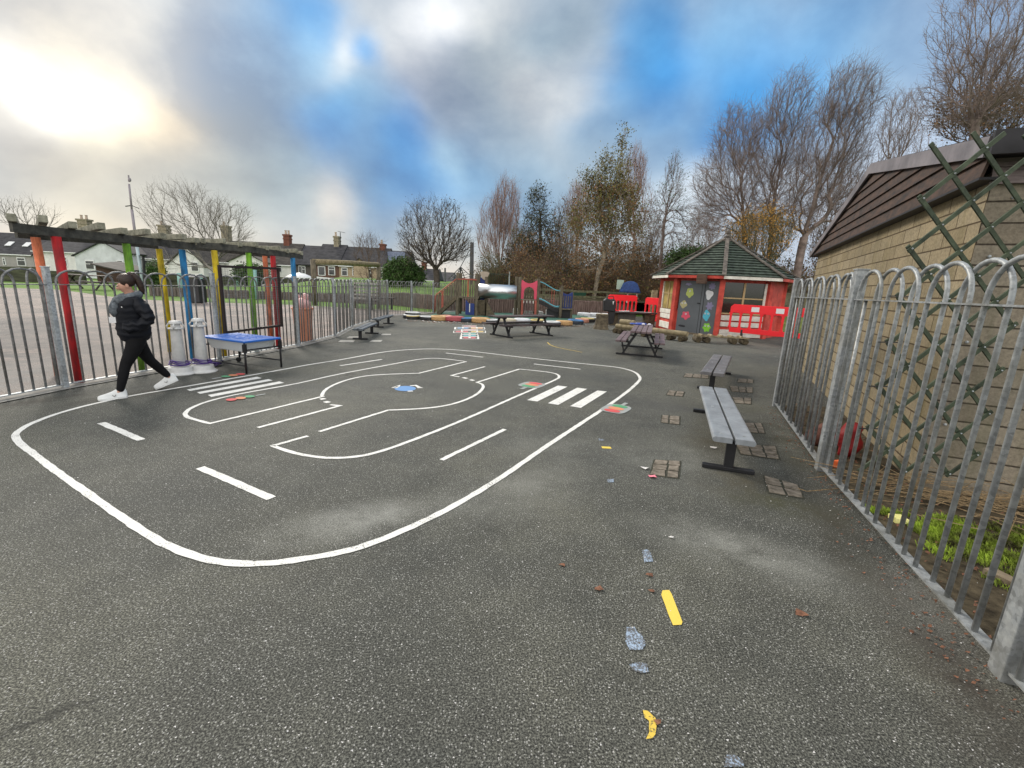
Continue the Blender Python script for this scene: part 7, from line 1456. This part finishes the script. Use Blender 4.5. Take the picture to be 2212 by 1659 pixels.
# scrub along the wood edge
def scrub(name, label, X0, X1, Yf, depth, h, n, per, mats, bark, lsize=.06):
    A = []; B = []; Lp = []
    for _ in range(n):
        x = random.uniform(X0, X1); y = Yf(x)+random.random()**1.2*depth; z = fieldh(x, y) if y > 34 else .8; hh = h(x, y)*random.uniform(.55, 1.1)
        p = np.array([x, y, max(z, .7)])
        for s_ in range(4):
            d = np.array([random.gauss(0, .35), random.gauss(0, .25), 1.0]); q = p+d*hh*random.uniform(.5, 1); mid = (p+q)/2+rng.normal(size=3)*.15; A += [p, mid]; B += [mid, q]
            for _k in range(6):
                f = random.uniform(.25, 1); w_ = p+(q-p)*f; e = w_+rng.normal(size=3)*.35+np.array([0, 0, .25]); A.append(w_); B.append(e); Lp += [w_+(e-w_)*random.random() for _j in range(per)]
    A = np.array(A); B = np.array(B); t = thing(name, label, 'undergrowth', (0, 0, 0)); t['kind'] = 'stuff'
    r_ = np.full(len(A), .008); V, F = prisms(A, B, r_, r_*.6, 3); o = fastmesh('stems', V, F, 4, M_bark[bark], t); o['kind'] = 'stuff'
    Lp = np.array(Lp)+rng.normal(size=(len(Lp), 3))*.12; 
    for i, mm in enumerate(mats): V, F = leafquads(Lp[i::len(mats)], lsize); o = fastmesh('foliage', V, F, 4, M_lf[mm], t); o['kind'] = 'stuff'
scrub('woodland_scrub', 'brown leafy scrub along the wood edge behind the rail fence', 0.5, 17, lambda x: 31.5+max(0, (x-3))*.12, 7, lambda x, y: (1.9+(y-31)*.22)*(1+.35*math.sin(x*1.3)), 560, 3, ('rust', 'brown', 'olive'), 'brown')
scrub('woodland_scrub', 'thin yellowish scrub behind the dark railing on the bank', -3.0, 3.0, lambda x: 38.5, 5, lambda x, y: 2.6, 260, 4, ('olive', 'rust', 'brown'), 'brown')
scrub('woodland_scrub', 'darker scrub deep in the wood', -2, 26, lambda x: 42, 9, lambda x, y: 4.6*(1+.3*math.sin(x*.9)), 420, 4, ('dark', 'brown', 'dark'), 'dark', .11)
scrub('woodland_scrub', 'scrub behind the hut and the block building', 14, 30, lambda x: 27.5, 9, lambda x, y: 3.2, 380, 4, ('brown', 'olive', 'rust'), 'brown')
M_stone = mat('old_stone_wall', (.07, .065, .04), .9, .35, 3, .8, 12, col2=(.14, .125, .08))
tag(MB().slab([(11.8, 25.2, 0), (19, 24.2, 0), (19, 24.2, 1.9), (11.8, 25.2, 1.9)], (0, .3, 0)).build('garden_wall', M_stone), 'old mossy stone wall between the hut and the block building', 'wall')
gs = MB().sheet([(11.0, 19.4, .01), (17, 17, .01), (19, 24.2, .9), (11.8, 25.2, .9)]); tag(gs.build('grass_slope', M_grass2), kind='structure')
